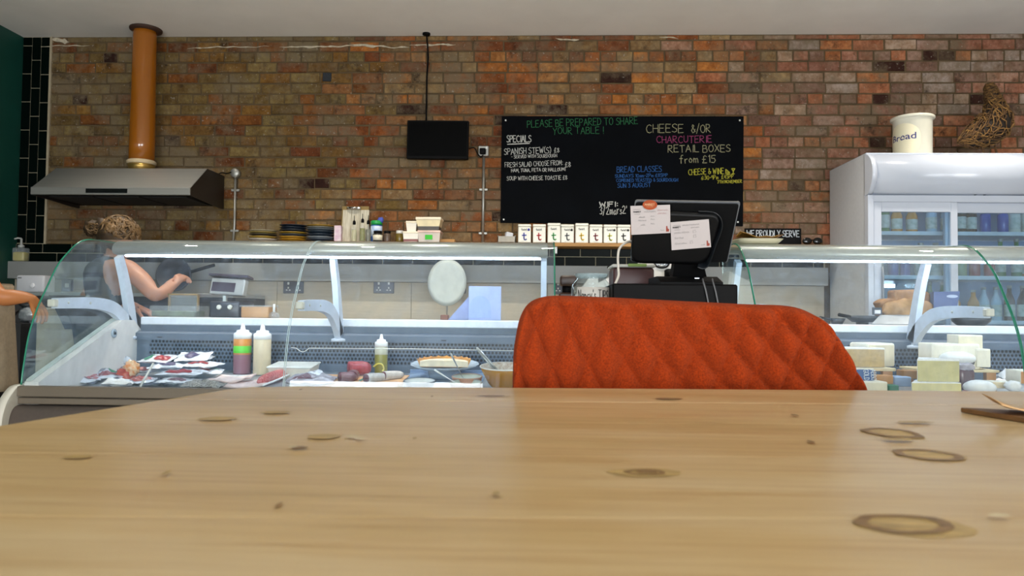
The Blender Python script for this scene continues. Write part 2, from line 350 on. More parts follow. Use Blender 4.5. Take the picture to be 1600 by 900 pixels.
def brick_mesh(mb, x0, x1, z0, z1, tl):
    g = .0045; j = lambda: random.uniform(-.0026, .0026)
    p = random.uniform(.002, .011); x0 += g+j(); x1 -= g+j(); z0 += g+j(); z1 -= g+j()
    ring = []
    for inset, y in ((0, WY+.002), (.001, WY-p*.55), (.0055, WY-p)):
        ring += [Vector((x0+inset+j()*.6, y, z0+inset+j()*.6)), Vector((x1-inset+j()*.6, y, z0+inset+j()*.6)), Vector((x1-inset+j()*.6, y, z1-inset+j()*.6)), Vector((x0+inset+j()*.6, y, z1-inset+j()*.6))]
    fs = [(8, 9, 10, 11)] + [(a*4+k, a*4+(k+1) % 4, a*4+4+(k+1) % 4, a*4+4+k) for a in (0, 1) for k in range(4)]
    n0 = len(mb.v); mb.add(ring, fs, False)
    u = (x0+x1)/2; t = u + random.uniform(-.5, .5)
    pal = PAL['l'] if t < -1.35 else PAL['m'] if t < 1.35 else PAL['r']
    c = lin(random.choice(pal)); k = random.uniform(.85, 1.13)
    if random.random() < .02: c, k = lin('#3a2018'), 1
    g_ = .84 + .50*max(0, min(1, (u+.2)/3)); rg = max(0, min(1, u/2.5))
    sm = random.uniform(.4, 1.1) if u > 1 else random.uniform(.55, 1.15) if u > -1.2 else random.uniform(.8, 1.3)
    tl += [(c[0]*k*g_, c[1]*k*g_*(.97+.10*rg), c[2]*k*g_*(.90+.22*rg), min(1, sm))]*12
bricks = []; z = HZ + CP/2
courses = []; k0 = int((HZ - (E+.47))/CP)+1
for i in range(-2, k0+1):
    zc = HZ - i*CP; kind = 'h' if i % 4 == 0 else 's'; courses.append((zc, kind, i))
for zc, kind, i in courses:
    z0, z1 = max(zc-CP/2, E+.455), min(zc+CP/2, ZC)
    if z1-z0 < .012: continue
    L = .1115 if kind == 'h' else .2225; x = -3.575 - (0.056 if kind == 'h' else (0, .112, .03)[i % 3]); n = 0
    while x < XR:
        w_ = L + random.uniform(-.004, .004)
        if kind == 's' and random.random() < .07: w_ = .112
        a, b = max(x, -3.575), min(x+w_, XR)
        if b-a > .03: bricks.append((a, b, z0, z1))
        x += w_
def tintset(o, tl):
    a = o.data.color_attributes.new('tint', 'FLOAT_COLOR', 'POINT'); a.data.foreach_set('color', [v for t in tl for v in t])
def hidden(a, b, z0, z1):
    x, z_ = (a+b)/2, (z0+z1)/2-E
    if -.27 < x < 1.4 and .64 < z_ < 1.37: return True     # behind the chalkboard
    if x > 2.0 and z_ < 1.09: return True                  # behind the fridge
    if -.93 < x < -.52 and 1.08 < z_ < 1.33: return True   # behind the screen
    return x > 3.4 or (z_ < .95 and z_ > .72 and -3.6 < x < -2.3)
bricks.sort(key=lambda q: -(q[1]-q[0])*(q[3]-q[2]) + (1 if hidden(*q) else 0) + (.0004 if (q[0]+q[1]) < -2.4 else 0))
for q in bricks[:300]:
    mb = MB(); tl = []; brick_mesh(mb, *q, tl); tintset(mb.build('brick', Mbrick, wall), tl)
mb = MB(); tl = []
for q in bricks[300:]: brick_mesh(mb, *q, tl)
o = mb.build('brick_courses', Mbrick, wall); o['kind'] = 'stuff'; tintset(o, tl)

# ---- dark green metro tiles: two courses under the shelf, two upright columns at the left
Mtile = mat('dark_green_tile', '#030b08', .3, var=.15, nscale=3, spec=.05)
Mgrout = mat('cream_grout', '#989078', .9, var=.06)
TZ0, TZ1 = E+.328, E+.458
struct(MB().b2((XL, WY-.008, TZ0), (1.97, WY-.001, TZ1)), 'grout', Mgrout, wall)
struct(MB().b2((-3.785, WY-.008, TZ1), (-3.575, WY-.001, ZC)), 'grout', Mgrout, wall)
struct(MB().b2((-3.583, WY-.016, TZ1), (-3.567, WY-.0005, ZC)), 'tile_trim', mat('tile_trim_cream', '#a0937a', .7), wall)
tl_, th_ = .215, .062
for r_ in range(2):
    x = -3.7 - r_*.1075
    while x < 1.95:
        a, b = max(x, XL+.002), min(x+tl_, 1.96)
        if b-a > .02: struct(MB().box(((a+b)/2, WY-.009, TZ0+.003+th_/2+r_*(th_+.004)), (b-a-.006, .012, th_-.001), None, .0025), 'tile', Mtile, wall)
        x += tl_
for c_ in range(3):
    z = TZ1 - c_*.1; xc = -3.615 - c_*.068
    while z < ZC:
        a, b = max(z, TZ1+.003), min(z+.206, ZC-.002)
        if b-a > .02: struct(MB().box((xc, WY-.009, (a+b)/2), (.0635, .012, b-a-.005), None, .0025), 'tile', Mtile, wall)
        z += .206
# ---- grey panel and pale splashback under the tiles
Mgrey = mat('grey_upstand', '#8d8f8d', .55, .0, var=.06, nscale=5)
Msplash = mat('pale_splashback', '#b5ac9a', .6, var=.05, nscale=7, stretch=(1, 1, 12))
struct(MB().b2((XL, WY-.09, E+.205), (1.96, WY-.001, TZ0), .003), 'trim_1', Mgrey)
for i in range(6):
    a = XL + i*.96; struct(MB().b2((a+.001, WY-.012, .05), (min(a+.958, 1.96), WY-.001, E+.203)), 'splashback_panel', Msplash, wall)

# scraps of old plaster left on the top courses
Mplas = mat('old_plaster', '#b5aa94', .95, var=.2, nscale=60)
random.seed(31)
for x0, x1, y0, y1, t in ((436, 560, 73, 72, 1.6), (545, 640, 70, 75, 1.5), (640, 712, 71, 69, 1.6), (80, 108, 62, 66, 6), (292, 420, 75, 72, .8), (60, 140, 73, 71, .9), (868, 905, 60, 62, 1.6), (1030, 1060, 57, 60, 1.2)):
    n_ = max(8, int((x1-x0)/4)); top = []; bot = []
    for i in range(n_+1):
        f = i/n_; px = x0+(x1-x0)*f; py = y0+(y1-y0)*f + noise.noise(Vector((px*.06, 1.7, 0)))*2.2; w_ = t*(.25 + abs(noise.noise(Vector((px*.11, 5.5, 0))))*1.6)*min(1, 6*f, 6*(1-f)) + .05
        a, b = at(px, py-w_, WY-.0125), at(px, py+w_, WY-.0125); top.append(a); bot.append(b)
    struct(MB().sheet([bot, top], .006, False, (0, 1, 0)), 'plaster_scrap', Mplas, wall)
# ================================================================== FURNITURE IN FRONT
# ---- pine table
Mpine = None
def pinemat():
    M = bpy.data.materials.new('pine_top'); M.use_nodes = True; n = M.node_tree.nodes; l = M.node_tree.links; b = n['Principled BSDF']
    b.inputs['Roughness'].default_value = .33; b.inputs['Specular IOR Level'].default_value = .85
    t = n.new('ShaderNodeTexCoord')
    def nz(scale, sc, d=5, r=.6):
        mp = n.new('ShaderNodeMapping'); mp.inputs['Scale'].default_value = sc; l.new(t.outputs['Object'], mp.inputs[0])
        x = n.new('ShaderNodeTexNoise'); x.inputs['Scale'].default_value = scale; x.inputs['Detail'].default_value = d; x.inputs['Roughness'].default_value = r
        l.new(mp.outputs[0], x.inputs['Vector']); return x.outputs[0]
    def ramp(src, stops):
        x = n.new('ShaderNodeValToRGB'); e = x.color_ramp.elements
        while len(e) < len(stops): e.new(.5)
        for i, (p, c) in enumerate(stops): e[i].position = p; e[i].color = (*lin(c), 1)
        l.new(src, x.inputs[0]); return x.outputs[0]
    def mix(f, a, c, mode='MIX'):
        x = n.new('ShaderNodeMixRGB'); x.blend_type = mode
        for i, v in ((0, f), (1, a), (2, c)):
            if isinstance(v, (int, float)): x.inputs[i].default_value = v
            elif isinstance(v, tuple): x.inputs[i].default_value = (*v, 1)
            else: l.new(v, x.inputs[i])
        return x.outputs[0]
    broad = ramp(nz(2.2, (1, 5, 1)), [(.3, '#b2945c'), (.5, '#c6a874'), (.72, '#d0ba90')])
    grain = ramp(nz(9, (.6, 14, 1), 6, .7), [(.3, '#d0b07a'), (.55, '#ffffff'), (.8, '#f0e2c8')])
    c = mix(.55, broad, grain, 'MULTIPLY')
    pale = ramp(nz(1.3, (1, 1.6, 1), 3), [(.45, '#000000'), (.75, '#606060')])
    c = mix(pale, c, lin('#d6c3a0'))
    l.new(c, b.inputs['Base Color'])
    bp = n.new('ShaderNodeBump'); bp.inputs['Strength'].default_value = .08; bp.inputs['Distance'].default_value = .001
    l.new(nz(12, (.8, 20, 1)), bp.inputs['Height']); l.new(bp.outputs[0], b.inputs['Normal'])
    rr = n.new('ShaderNodeMapRange'); rr.inputs['To Min'].default_value = .24; rr.inputs['To Max'].default_value = .42; l.new(nz(5, (1, 3, 1)), rr.inputs['Value']); l.new(rr.outputs[0], b.inputs['Roughness'])
    return M
Mpine = pinemat()
TH = E-.085; TT = .034
tab = thing('dining_table', 'long pale pine dining table filling the foreground, scuffed and knotted', 'table', (.45, .4, 0))
def fy(x): return .8385 + .072*(x+.031) - (.02*max(0, -.27-x)/.05)          # far edge line
corner = [(-.30, fy(-.30)), (-.318, .806), (-.333, .775), (-.355, .665), (-.386, .517), (-.425, .35), (-.47, .16), (-.50, .03)]
xr = 1.75; NB = 6
# boards run along x; each is a strip between two lines parallel to the far edge
def edge_x(y):                                              # left end of the table at depth y
    for (xa, ya), (xb, yb) in zip(corner, corner[1:]):
        if yb <= y <= ya: return xa + (xb-xa)*(y-ya)/(yb-ya)
    return corner[0][0] if y > corner[0][1] else corner[-1][0]
bw = (.84-.03)/NB
for i in range(NB):
    y1 = -i*bw; y0 = -(i+1)*bw                              # offsets from the far line
    def line(off):                                          # find left end on this offset line
        x = -.4
        for _ in range(30): x = edge_x(fy(max(x, -.27))+off)
        return x, fy(max(x, -.27))+off
    la, lb = line(y1 - .0), line(y0)
    poly = []
    if i == 0: poly = [(-.27, fy(-.27)), (-.30, fy(-.27)-.012), (-.318, .806), (-.333, .775)]
    else: poly = [la]
    poly += [p for p in corner[3:] if lb[1] < p[1] < la[1]] + [lb]
    poly += [(xr, fy(xr)+y0), (xr, fy(xr)+y1)]
    o = MB().prism(poly, TH-TT, TH, 'z').build('board', Mpine, tab)
    o.modifiers.new('bevel', 'BEVEL').width = .00025 if i else .0015
# knots: thin dark ovals let into the boards
Mknot = mat('pine_knot', '#86663e', .45, var=.35, nscale=60, stretch=(1, 4, 1)); Mknotp = mat('pine_knot_pale', '#b3955c', .45, var=.25, nscale=50, stretch=(1, 4, 1)); Mscuff = mat('pale_scuff', '#cfbf9b', .6, var=.1)
KZ = [0]
def knot(px, py, w, h, m_, nm='knot', ring=False):
    KZ[0] += .00006
    c = atZ(px, py, TH); a = atZ(px-w/2, py, TH); b = atZ(px+w/2, py, TH); d0 = atZ(px, py-h/2, TH); d1 = atZ(px, py+h/2, TH)
    rx, ry = (b-a).length/2, (d0-d1).length/2; n_ = 26; mb = MB(); ang = math.atan2(b.y-a.y, b.x-a.x)
    def pt(k, s): 
        f = 1 + .22*noise.noise(Vector((math.cos(k)*1.6, math.sin(k)*1.6, px*.37)))
        # lens-shaped with drawn-out ends
        x = rx*math.copysign(abs(math.cos(k))**.8, math.cos(k))*f*s; y = ry*math.copysign(abs(math.sin(k))**1.25, math.sin(k))*f*s
        return (c.x + x*math.cos(ang) - y*math.sin(ang), c.y + x*math.sin(ang) + y*math.cos(ang), TH+.0002+KZ[0])
    ks = [2*PI*k/n_ for k in range(n_)]
    if ring:
        vs = [pt(k, 1) for k in ks] + [pt(k, .72) for k in ks]
        mb.add(vs, [(k, (k+1) % n_, n_+(k+1) % n_, n_+k) for k in range(n_)])
    else: mb.add([pt(k, 1) for k in ks], [list(range(n_))])
    mb.build(nm, m_, tab)
for a in ((1428, 822, 178, 30, Mknotp), (1405, 818, 95, 15, Mscuff if 0 else Mknotp), (1008, 739, 110, 13, Mknotp), (1455, 711, 95, 15, Mknotp), (1392, 677, 78, 14, Mknotp)): knot(*a)
for a in ((1412, 820, 160, 27), (1008, 739, 62, 9), (1450, 712, 90, 15), (1392, 677, 80, 13)): knot(*a, Mknot, 'knot_ring', True)
for a in ((1010, 739, 34, 4, Mknot), (1045, 624, 40, 2.4, Mknot), (768, 619.6, 46, 1.8, Mknot), (436, 792, 10, 8, Mknot), (122, 716, 44, 5, Mknotp), (505, 684, 50, 8, Mknotp), (430, 646, 48, 4, Mknotp), (340, 656, 60, 5, Mknotp),
          (467, 702, 26, 4, Mknot), (1267, 693, 9, 4, Mknot), (1242, 651, 9, 2.5, Mknot), (1430, 662, 55, 3, Mknotp), (648, 688, 7, 4, Mknotp), (260, 743, 9, 8, Mknotp), (1402, 690, 50, 4, Mknotp), (775, 776, 12, 7, Mknotp), (470, 611, 4, 2, Mknot), (675, 622, 4, 2, Mknot)): knot(*a)
for a in ((550, 686, 20, 3.5, Mscuff), (563, 689, 14, 3, Mscuff), (457, 703, 14, 2.5, Mscuff), (1560, 812, 36, 4, Mscuff)): knot(*a, 'scuff')
for x, y in ((-.3, .68), (1.6, .8), (-.38, .14), (1.6, .14)):
    MB().b2((x-.04, y-.04, 0), (x+.04, y+.04, TH-TT), .004).build('leg', Mpine, tab)
MB().b2((-.3, .6, TH-TT-.09), (1.6, .63, TH-TT)).b2((-.3, .14, TH-TT-.09), (1.6, .17, TH-TT)).build('apron_rail', Mpine, tab)

# ---- quilted rust chair on the far side
def feltmat(name, c1, c2):
    M = mat(name, c1, .95, var=.2, nscale=420, bump=.9, bscale=900, spec=.15, col2=c2)
    b = M.node_tree.nodes['Principled BSDF']; b.inputs['Sheen Weight'].default_value = .08; b.inputs['Sheen Roughness'].default_value = .5; b.inputs['Sheen Tint'].default_value = (1, .45, .2, 1)
    return M
Mrust = feltmat('rust_felt', '#b03c0a', '#852905')
ch = thing('quilted_chair', 'rust orange felt chair with diamond quilted back tucked under the table', 'chair', (.19, 1.0, 0))
CY = 1.0; px2m = CY/FPX
def outline(v):
    """left and right x (px) of the backrest at height row py"""
    top = lambda x: 0
    return v
TOPX = [(800, 640), (802, 560), (806, 525), (813, 495), (826, 474), (848, 464), (880, 462), (960, 465), (1060, 470), (1160, 475), (1230, 478), (1266, 489), (1292, 508), (1311, 535), (1326, 565), (1338, 592), (1352, 640)]
def cr(pts, n=12):
    out = []
    for i in range(len(pts)-1):
        p0, p1, p2, p3 = pts[max(i-1, 0)], pts[i], pts[i+1], pts[min(i+2, len(pts)-1)]
        for k in range(n):
            t = k/n; out.append(tuple(.5*((2*p1[j]) + (-p0[j]+p2[j])*t + (2*p0[j]-5*p1[j]+4*p2[j]-p3[j])*t*t + (-p0[j]+3*p1[j]-3*p2[j]+p3[j])*t**3) for j in range(len(p1))))
    return out + [pts[-1]]
OUT = cr(TOPX)
def yspan(px):                                              # top py at a column (between the side curves)
    best = 640
    for (xa, ya), (xb, yb) in zip(OUT, OUT[1:]):
        if xa <= px <= xb and xb > xa: best = min(best, ya + (yb-ya)*(px-xa)/(xb-xa))
    return best
def xspan(py):
    xs = []
    for (xa, ya), (xb, yb) in zip(OUT, OUT[1:]):
        if (ya-py)*(yb-py) <= 0 and ya != yb: xs.append(xa + (xb-xa)*(py-ya)/(yb-ya))
    return (min(xs), max(xs)) if len(xs) > 1 else None
def back_y(px):
    u = (px-1075)/275; return CY + .05*(1-u*u) - .012*u
def rim(px, py):                                            # distance (px) inside the outline
    d = 1e9
    for x, y in OUT[::2]: d = min(d, math.hypot(px-x, py-y))
    return d
SP = 52.0
def quilt(px, py):
    dz = py - 462
    k = .42 + .58*max(0, min(1, (px-880)/440))
    t = (px - k*dz - 868)/SP; s = (px + .45*dz - 868 + 8)/SP
    a = abs(math.sin(PI*t)); b = abs(math.sin(PI*s))
    return (a*b)**.5, t, s
NU, NV = 230, 120; rows_f = []; rows_b = []
topy = 463.0
# fan grid: columns spread along the outline, rows shrink to a line below the table top
BOT = 850
for i in range(NV+1):
    fr = (i/NV); rf = []; rb = []
    for j in range(NU+1):
        w_ = j/NU
        # outline point by arc parameter, blended toward a bottom line
        q = w_*(len(OUT)-1); a = int(min(q, len(OUT)-2)); ox = OUT[a][0] + (OUT[a+1][0]-OUT[a][0])*(q-a); oy = OUT[a][1] + (OUT[a+1][1]-OUT[a][1])*(q-a)
        bx = 812 + (1338-812)*w_; 
        py = oy + (BOT-oy)*fr; px = ox + (bx-ox)*fr**.8
        dr = fr*(BOT-oy)
        e = min(1.0, dr/16.0, max(0, (w_*(1-w_))*60)) if dr < 200 else min(1, w_*(1-w_)*60)
        ed = math.sqrt(max(0, 1-(1-e)**2))
        qd, _, _ = quilt(px, py)
        Y = back_y(px)
        p = at(px, py, Y); th = .022*ed + .019*qd*ed
        rf.append(p - Vector((0, th, 0))); rb.append(p + Vector((0, .028*ed, 0)))
    rows_f.append(rf); rows_b.append(rb)
bk = MB().sheet(rows_f).sheet([r_[::-1] for r_ in rows_b]).build('backrest', Mrust, ch)
Mstitch = mat('dark_rust_thread', '#521803', .9, var=.1)
st = MB()
for k in range(-2, 14):
    s0 = k; yy = 466
    while yy < 612:
        dz = yy-462; px = s0*SP + 868 - 8 - .45*dz
        if 812 < px < 1335 and rim(px, yy) > 9 and yspan(px) < yy:
            qd, _, _ = quilt(px, yy); p = at(px, yy, back_y(px)); p.y -= .0225 + .019*qd
            dx = Vector((-.45, 0, -1)).normalized()
            st.tube([p - dx*.0013, p + Vector((0, -.0006, 0)), p + dx*.0013], .00055, 5)
        yy += 4.6
st.build('stitching', Mstitch, ch)['kind'] = 'stuff'
sz = .46
rows = []
for i in range(25):
    v = i/24; row = []
    for j in range(31):
        u = j/30*2-1; x = .19 + u*.225*(1-.12*abs(v-.5)); y = .60 + v*.40
        z_ = sz + .035*(1-abs(u)**4)*(1-abs(2*v-1)**4); row.append((x, y, z_))
    rows.append(row)
MB().sheet(rows, .06, True, (0, 0, -1)).build('seat', Mrust, ch)
Mblk = mat('black_metal', '#0c0c0e', .4, .6, var=.1)
for sx_, sy_ in ((-1, -1), (1, -1), (-1, 1), (1, 1)):
    MB().tube([(.19+sx_*.15, .8+sy_*.13, sz-.02), (.19+sx_*.215, .8+sy_*.2, .0)], [.014, .009], 10).build('leg', Mblk, ch)

# ---- serving board with paper on the table, right edge of the picture
Mwalnut = mat('walnut_board', '#6a4a2a', .5, var=.2, nscale=14, stretch=(1, 8, 1))
p0 = atZ(1500, 650, TH); p1 = atZ(1605, 664, TH)
sb = thing('serving_board', 'flat brown wooden serving board on the table at the right edge', 'board', (p0.x+.1, p0.y, TH))
ux = Vector((1, 0, 0)); uy = Vector((0, 1, 0))
P0, P1, P2 = atZ(1498, 644.5, TH), atZ(1600, 661.5, TH), atZ(1603, 641, TH+.0045)
ea, eb = P0 + (P1-P0)*3.2, P0 + (P2-P0)*4.5
n1, n2 = (P1-P0).normalized(), (P2-P0).normalized()
bpoly = [(P0+n2*.004).to_2d(), P0.to_2d() + (n1+n2).to_2d()*.0008, (P0+n1*.004).to_2d(), ea.to_2d(), (ea+(eb-P0)*.8).to_2d(), eb.to_2d()]
ob_ = MB().prism([tuple(q) for q in bpoly], TH+.0004, TH+.0046, 'z').build('board', Mwalnut, sb); bv = ob_.modifiers.new('bevel', 'BEVEL'); bv.width = .0008; bv.segments = 2; bv.limit_method = 'ANGLE'
Mkraft = mat('kraft_paper', '#d3a878', .8, var=.08, nscale=20)
rows = []
q0 = atZ(1566, 648, TH+.0052)
for i in range(13):
    v = i/12; row = []
    for j in range(15):
        u = j/14; lift = .013*max(0, 1-u*5)**1.6*(.5+.5*v) + .0008*math.sin(u*9+v*4)+.001
        row.append(q0 + ux*(u*.15 + .004*max(0, 1-u*3)*v) + uy*(v*.035) + Vector((0, 0, lift)))
    rows.append(row)
solo(MB().sheet(rows, .0006, True, (0, 0, 1)), 'paper_sheet', Mkraft, 'curled sheet of tan greaseproof paper on the brown serving board', 'paper', q0)
# ================================================================== SERVE-OVER DISPLAY COUNTERS
Mglass = glassmat('counter_glass', (.94, .98, .97), .085, (.58, .76, 1.0), smear=24)
Mendg = glassmat('end_glass', (.92, .975, .96), .03, (.62, .78, .95), smear=18)
Medge = mat('green_glass_edge', '#1c7a5e', .2, var=.1, nscale=4, spec=.6)
Mjoint = mat('pale_glass_joint', '#b9cfd2', .2, var=.05)
Malu = mat('brushed_aluminium', '#c9cbc6', .35, .45, var=.05, nscale=6, stretch=(.3, 1, 40))
Mwhite = mat('white_powder_coat', '#d5dbe2', .4, var=.03)
Mbracket = mat('pale_grey_bracket', '#c3cdda', .4, var=.04)
Mblue = mat('blue_grey_steel', '#505f70', .5, .1, var=.06, nscale=4)
Mdark = mat('dark_cavity', '#1b222b', .8, var=.1)
Mtaupe = mat('taupe_fascia', '#6a6052', .5, .1, var=.04, nscale=4)
Mbumper = mat('taupe_bumper', '#665b54', .6, var=.06, nscale=80)
Mcream = mat('cream_plastic', '#cfcbbd', .45, var=.03)
Mcheek = mat('white_cheek', '#dad8d4', .45, var=.03)
Mled = mat('led_tube', '#eef6ff', .4, var=0, emit='#d6e8ff', es=34)
Mdeck = mat('steel_deck', '#aab0b6', .35, .5, var=.06, nscale=8)
GP = [(2.815, -.301), (2.826, -.222), (2.85, -.108), (2.893, -.004), (2.947, .083), (3.008, .175), (3.075, .236), (3.138, .281), (3.209, .3045), (3.30, .309), (3.46, .311)]
GPs = cr(GP, 5); GPs = [(y, E+z) for y, z in GPs]
def bracket(x, root, tilt=0):
    """Y shaped bracket: post up to the canopy and arm forward to the glass"""
    w = .026; z = lambda q: E+q
    post = cr([(3.53, -.115), (3.50, 0.0), (3.455, .13), (3.40, .245)], 6)
    arm = cr([(3.53, -.12), (3.46, -.055), (3.36, .0), (3.24, .02), (3.10, .022), (2.95, .018)], 6)
    def strap(c, t0, t1, wd):
        mb = MB(); L = []; Rr = []
        for i, (y, q) in enumerate(c):
            a = Vector(c[max(i-1, 0)]); b = Vector(c[min(i+1, len(c)-1)]); d = (b-a).normalized(); n_ = Vector((-d.y, d.x)); t = t0+(t1-t0)*i/(len(c)-1)
            L.append((y+n_.x*t, E+q+n_.y*t)); Rr.append((y-n_.x*t, E+q-n_.y*t))
        return mb.prism(L + Rr[::-1], x-wd/2, x+wd/2, 'x', False)
    strap(post, .034, .020, w).build('post', Mbracket, root)
    a = strap(arm, .034, .021, w).build('arm', Mbracket, root)
    for y in (3.02, 3.17): MB().lathe([(.006, -.003), (.006, .002), (.003, .004)], T((x + (w/2)*(1 if x < 0.3 else -1), y, E+.022), ry=R(90 if x < 0.3 else -90)), 10).build('screw', Malu, a)
    MB().b2((x-w*.6, 2.925, E+.004), (x+w*.6, 2.955, E+.034), .004).build('arm_cap', Mcream, root)
    MB().lathe([(.05, -.012), (.05, 0), (.03, .004)], T((x, 3.525, E-.135)), 16, sx=.7).build('bracket_foot', Mbracket, root)
def counter(name, label, X0, X1, joints, brs, ledX, left_end=True, right_end=True):
    c = thing(name, label, 'counter', ((X0+X1)/2, 3.2, 0))
    # carcass below
    MB().b2((X0, 2.83, .08), (X1, 3.62, DK0-.09)).build('carcass', Mtaupe, c)
    MB().b2((X0+.05, 2.9, 0), (X1-.05, 3.55, .08)).build('plinth', Mdark, c)
    z = lambda q: E+q
    MB().b2((X0, 2.795, z(-.345)), (X1, 2.84, z(-.305)), .003).build('front_rail', Mtaupe, c)
    MB().b2((X0, 2.80, z(-.374)), (X1, 2.84, z(-.349)), .003).build('front_rail', Mtaupe, c)
    bp = cr([(2.84, -.378), (2.79, -.382), (2.765, -.41), (2.755, -.46), (2.765, -.53), (2.80, -.58), (2.84, -.585)], 5)
    MB().prism([(y, z(q)) for y, q in bp], X0, X1, 'x', True).build('bumper', Mbumper, c)
    MB().b2((X0, 2.805, .1), (X1, 2.835, z(-.585))).build('front_panel', Mcream, c)
    for X, e in ((X0, left_end), (X1, right_end)):
        if not e: continue
        s_ = -1 if X == X0 else 1
        ep = cr([(3.62, -.30), (3.62, -.5), (3.62, -.745)], 2) + cr([(2.80, -.745), (2.735, -.6), (2.72, -.46), (2.74, -.37), (2.79, -.315), (2.83, -.302)], 5)
        MB().prism([(y, z(q)) for y, q in ep], X, X + s_*.035, 'x', True).build('end_panel', Mcream, c)
        # cheek inside the glass: sloping up to the back
        ck = [(2.83, DK0-E-.06), (2.83, -.292), (3.40, -.055), (3.50, -.055), (3.56, -.10), (3.56, DK0-E-.06)]
        MB().prism([(y, z(q)) for y, q in ck], X - s_*.004, X - s_*.062, 'x').build('cheek', Mcheek, c)
        ck2 = [(2.835, -.288), (3.40, -.053), (3.40, -.047), (2.835, -.282)]
        MB().prism([(y, z(q)) for y, q in ck2], X - s_*.008, X - s_*.03, 'x').build('gasket', mat('pale_gasket', '#b9c4bf', .5), c)
        if s_ < 0 or X1 < 1:
            b_ = MB().lathe([(.021, 0), (.021, .004), (.008, .006), (.008, .004)], T((X - s_*.0625, 3.33, z(-.115)), ry=R(90*-s_)), 16).build('blanking_disc', mat('disc_grey', '#9aa8b4', .4), c)
            MB().lathe([(.006, 0), (.006, .003)], T((X - s_*.0685, 3.33, z(-.115)), ry=R(90*-s_)), 10).build('disc_hole', Mdark, b_)
    # tilted deck
    dk = [(2.835, deckz(2.835)-E), (3.53, deckz(3.53)-E), (3.53, deckz(3.53)-E-.03), (2.835, deckz(2.835)-E-.03)]
    MB().prism([(y, z(q)) for y, q in dk], X0+.05, X1-.05, 'x').build('deck', Mdeck, c)
    # back panel: ledge, perforated strip, foot
    a, b = X0+.062, X1-.062
    MB().b2((a, 3.565, deckz(3.5)-.01), (b, 3.58, z(-.08))).build('back_cavity', Mdark, c)
    MB().prism([(3.515, z(-.150)), (3.515, z(-.118)), (3.545, z(-.106)), (3.575, z(-.106)), (3.575, z(-.150))], a, b, 'x').build('air_duct', Mblue, c)
    MB().prism([(3.525, z(-.300)), (3.525, z(-.262)), (3.54, z(-.262)), (3.54, z(-.300))], a, b, 'x').build('back_kick', Mblue, c)
    gr = MB(); cw = .0178; rh = .0183; nr = 6; n_ = int((b-a-.12)/cw); x0 = a+.06; zb = z(-.258); yp = 3.53
    gr.b2((a, yp, z(-.262)), (x0, yp+.004, z(-.150))).b2((x0+n_*cw, yp, z(-.262)), (b, yp+.004, z(-.150)))
    gr.b2((x0, yp, z(-.262)), (x0+n_*cw, yp+.004, zb)); zt = zb+nr*rh
    if z(-.150) - zt > .001: gr.b2((x0, yp, zt), (x0+n_*cw, yp+.004, z(-.150)))
    for r_ in range(nr):
        off = cw/2 if r_ % 2 else 0
        if off:
            gr.b2((x0, yp, zb+r_*rh), (x0+off, yp+.004, zb+(r_+1)*rh)).b2((x0+n_*cw-off, yp, zb+r_*rh), (x0+n_*cw, yp+.004, zb+(r_+1)*rh))
        for k in range(n_ - (1 if off else 0)):
            cx, cz = x0+off+(k+.5)*cw, zb+(r_+.5)*rh; hr = .0066
            oc = [(cx+hr*math.cos(PI/4*q+PI/4), yp, cz+hr*math.sin(PI/4*q+PI/4)) for q in range(8)]
            sq = [(cx+cw/2, yp, cz+rh/2), (cx, yp, cz+rh/2), (cx-cw/2, yp, cz+rh/2), (cx-cw/2, yp, cz), (cx-cw/2, yp, cz-rh/2), (cx, yp, cz-rh/2), (cx+cw/2, yp, cz-rh/2), (cx+cw/2, yp, cz)]
            gr.add(oc+sq, [(8+q, 8+(q+1) % 8, (q+1) % 8, q) for q in range(8)])
    o = gr.build('perforated_grille', Mblue, c); o['kind'] = 'stuff'
    for x in (a+.12, a+.55, a+1.0, a+1.5, a+1.85):
        if x < b-.1: MB().b2((x-.012, 3.513, z(-.1395)), (x+.012, 3.516, z(-.1345))).build('slot', Mdark, c)
    # rear sill rail (white) with a dark step beneath, open above
    MB().b2((a, 3.555, z(-.078)), (b, 3.62, z(-.040)), .004).build('rear_sill', Mwhite, c)
    MB().b2((a, 3.56, z(-.106)), (b, 3.60, z(-.078))).build('sill_step', mat('slate_step', '#4a5866', .5), c)
    MB().b2((a, 3.62, z(-.062)), (b, 3.95, z(-.042)), .003).build('work_ledge', mat('ledge_laminate', '#b3ada2', .5), c)
    # canopy with light tube
    cx0, cx1 = ledX
    cp = cr([(3.47, .306), (3.30, .304), (3.205, .298), (3.165, .284), (3.15, .262), (3.158, .243), (3.19, .236)], 5) + [(3.20, .262), (3.30, .275), (3.47, .28)]
    MB().prism([(y, z(q)) for y, q in cp], cx0, cx1, 'x', True).build('canopy', Malu, c)
    MB().tube([(cx0+.03, 3.21, z(.2435)), (cx1-.03, 3.21, z(.2435))], .014, 12).build('light_tube', Mled, c)
    # top shelf of glass and curved front panes
    xs = [X0] + joints + [X1]
    for xa, xb in zip(xs, xs[1:]):
        rows = [[(xa+.002, y, q) for y, q in GPs], [(xb-.002, y, q) for y, q in GPs]]
        MB().sheet(rows).build('glass_pane', Mglass, c)
        for xe in (xa+.003, xb-.003):
            end = xe < X0+.01 or xe > X1-.01
            MB().tube([(xe, y, q) for y, q in GPs], .0036 if end else (.0024 if X0 > 0 else .0016), 6).build('glass_edge', Medge if end or X0 > 0 else Mjoint, c)
    for X, e in ((X0+.006, left_end), (X1-.006, right_end)):
        if e:
            poly = [p for p in GPs if p[0] < 3.44] + [(3.44, z(.305)), (3.46, z(-.03)), (3.40, z(-.05))]
            MB().prism(poly, X-.002, X+.002, 'x').build('end_glass', Mendg, c)
    for x in brs: bracket(x, c)
    return c
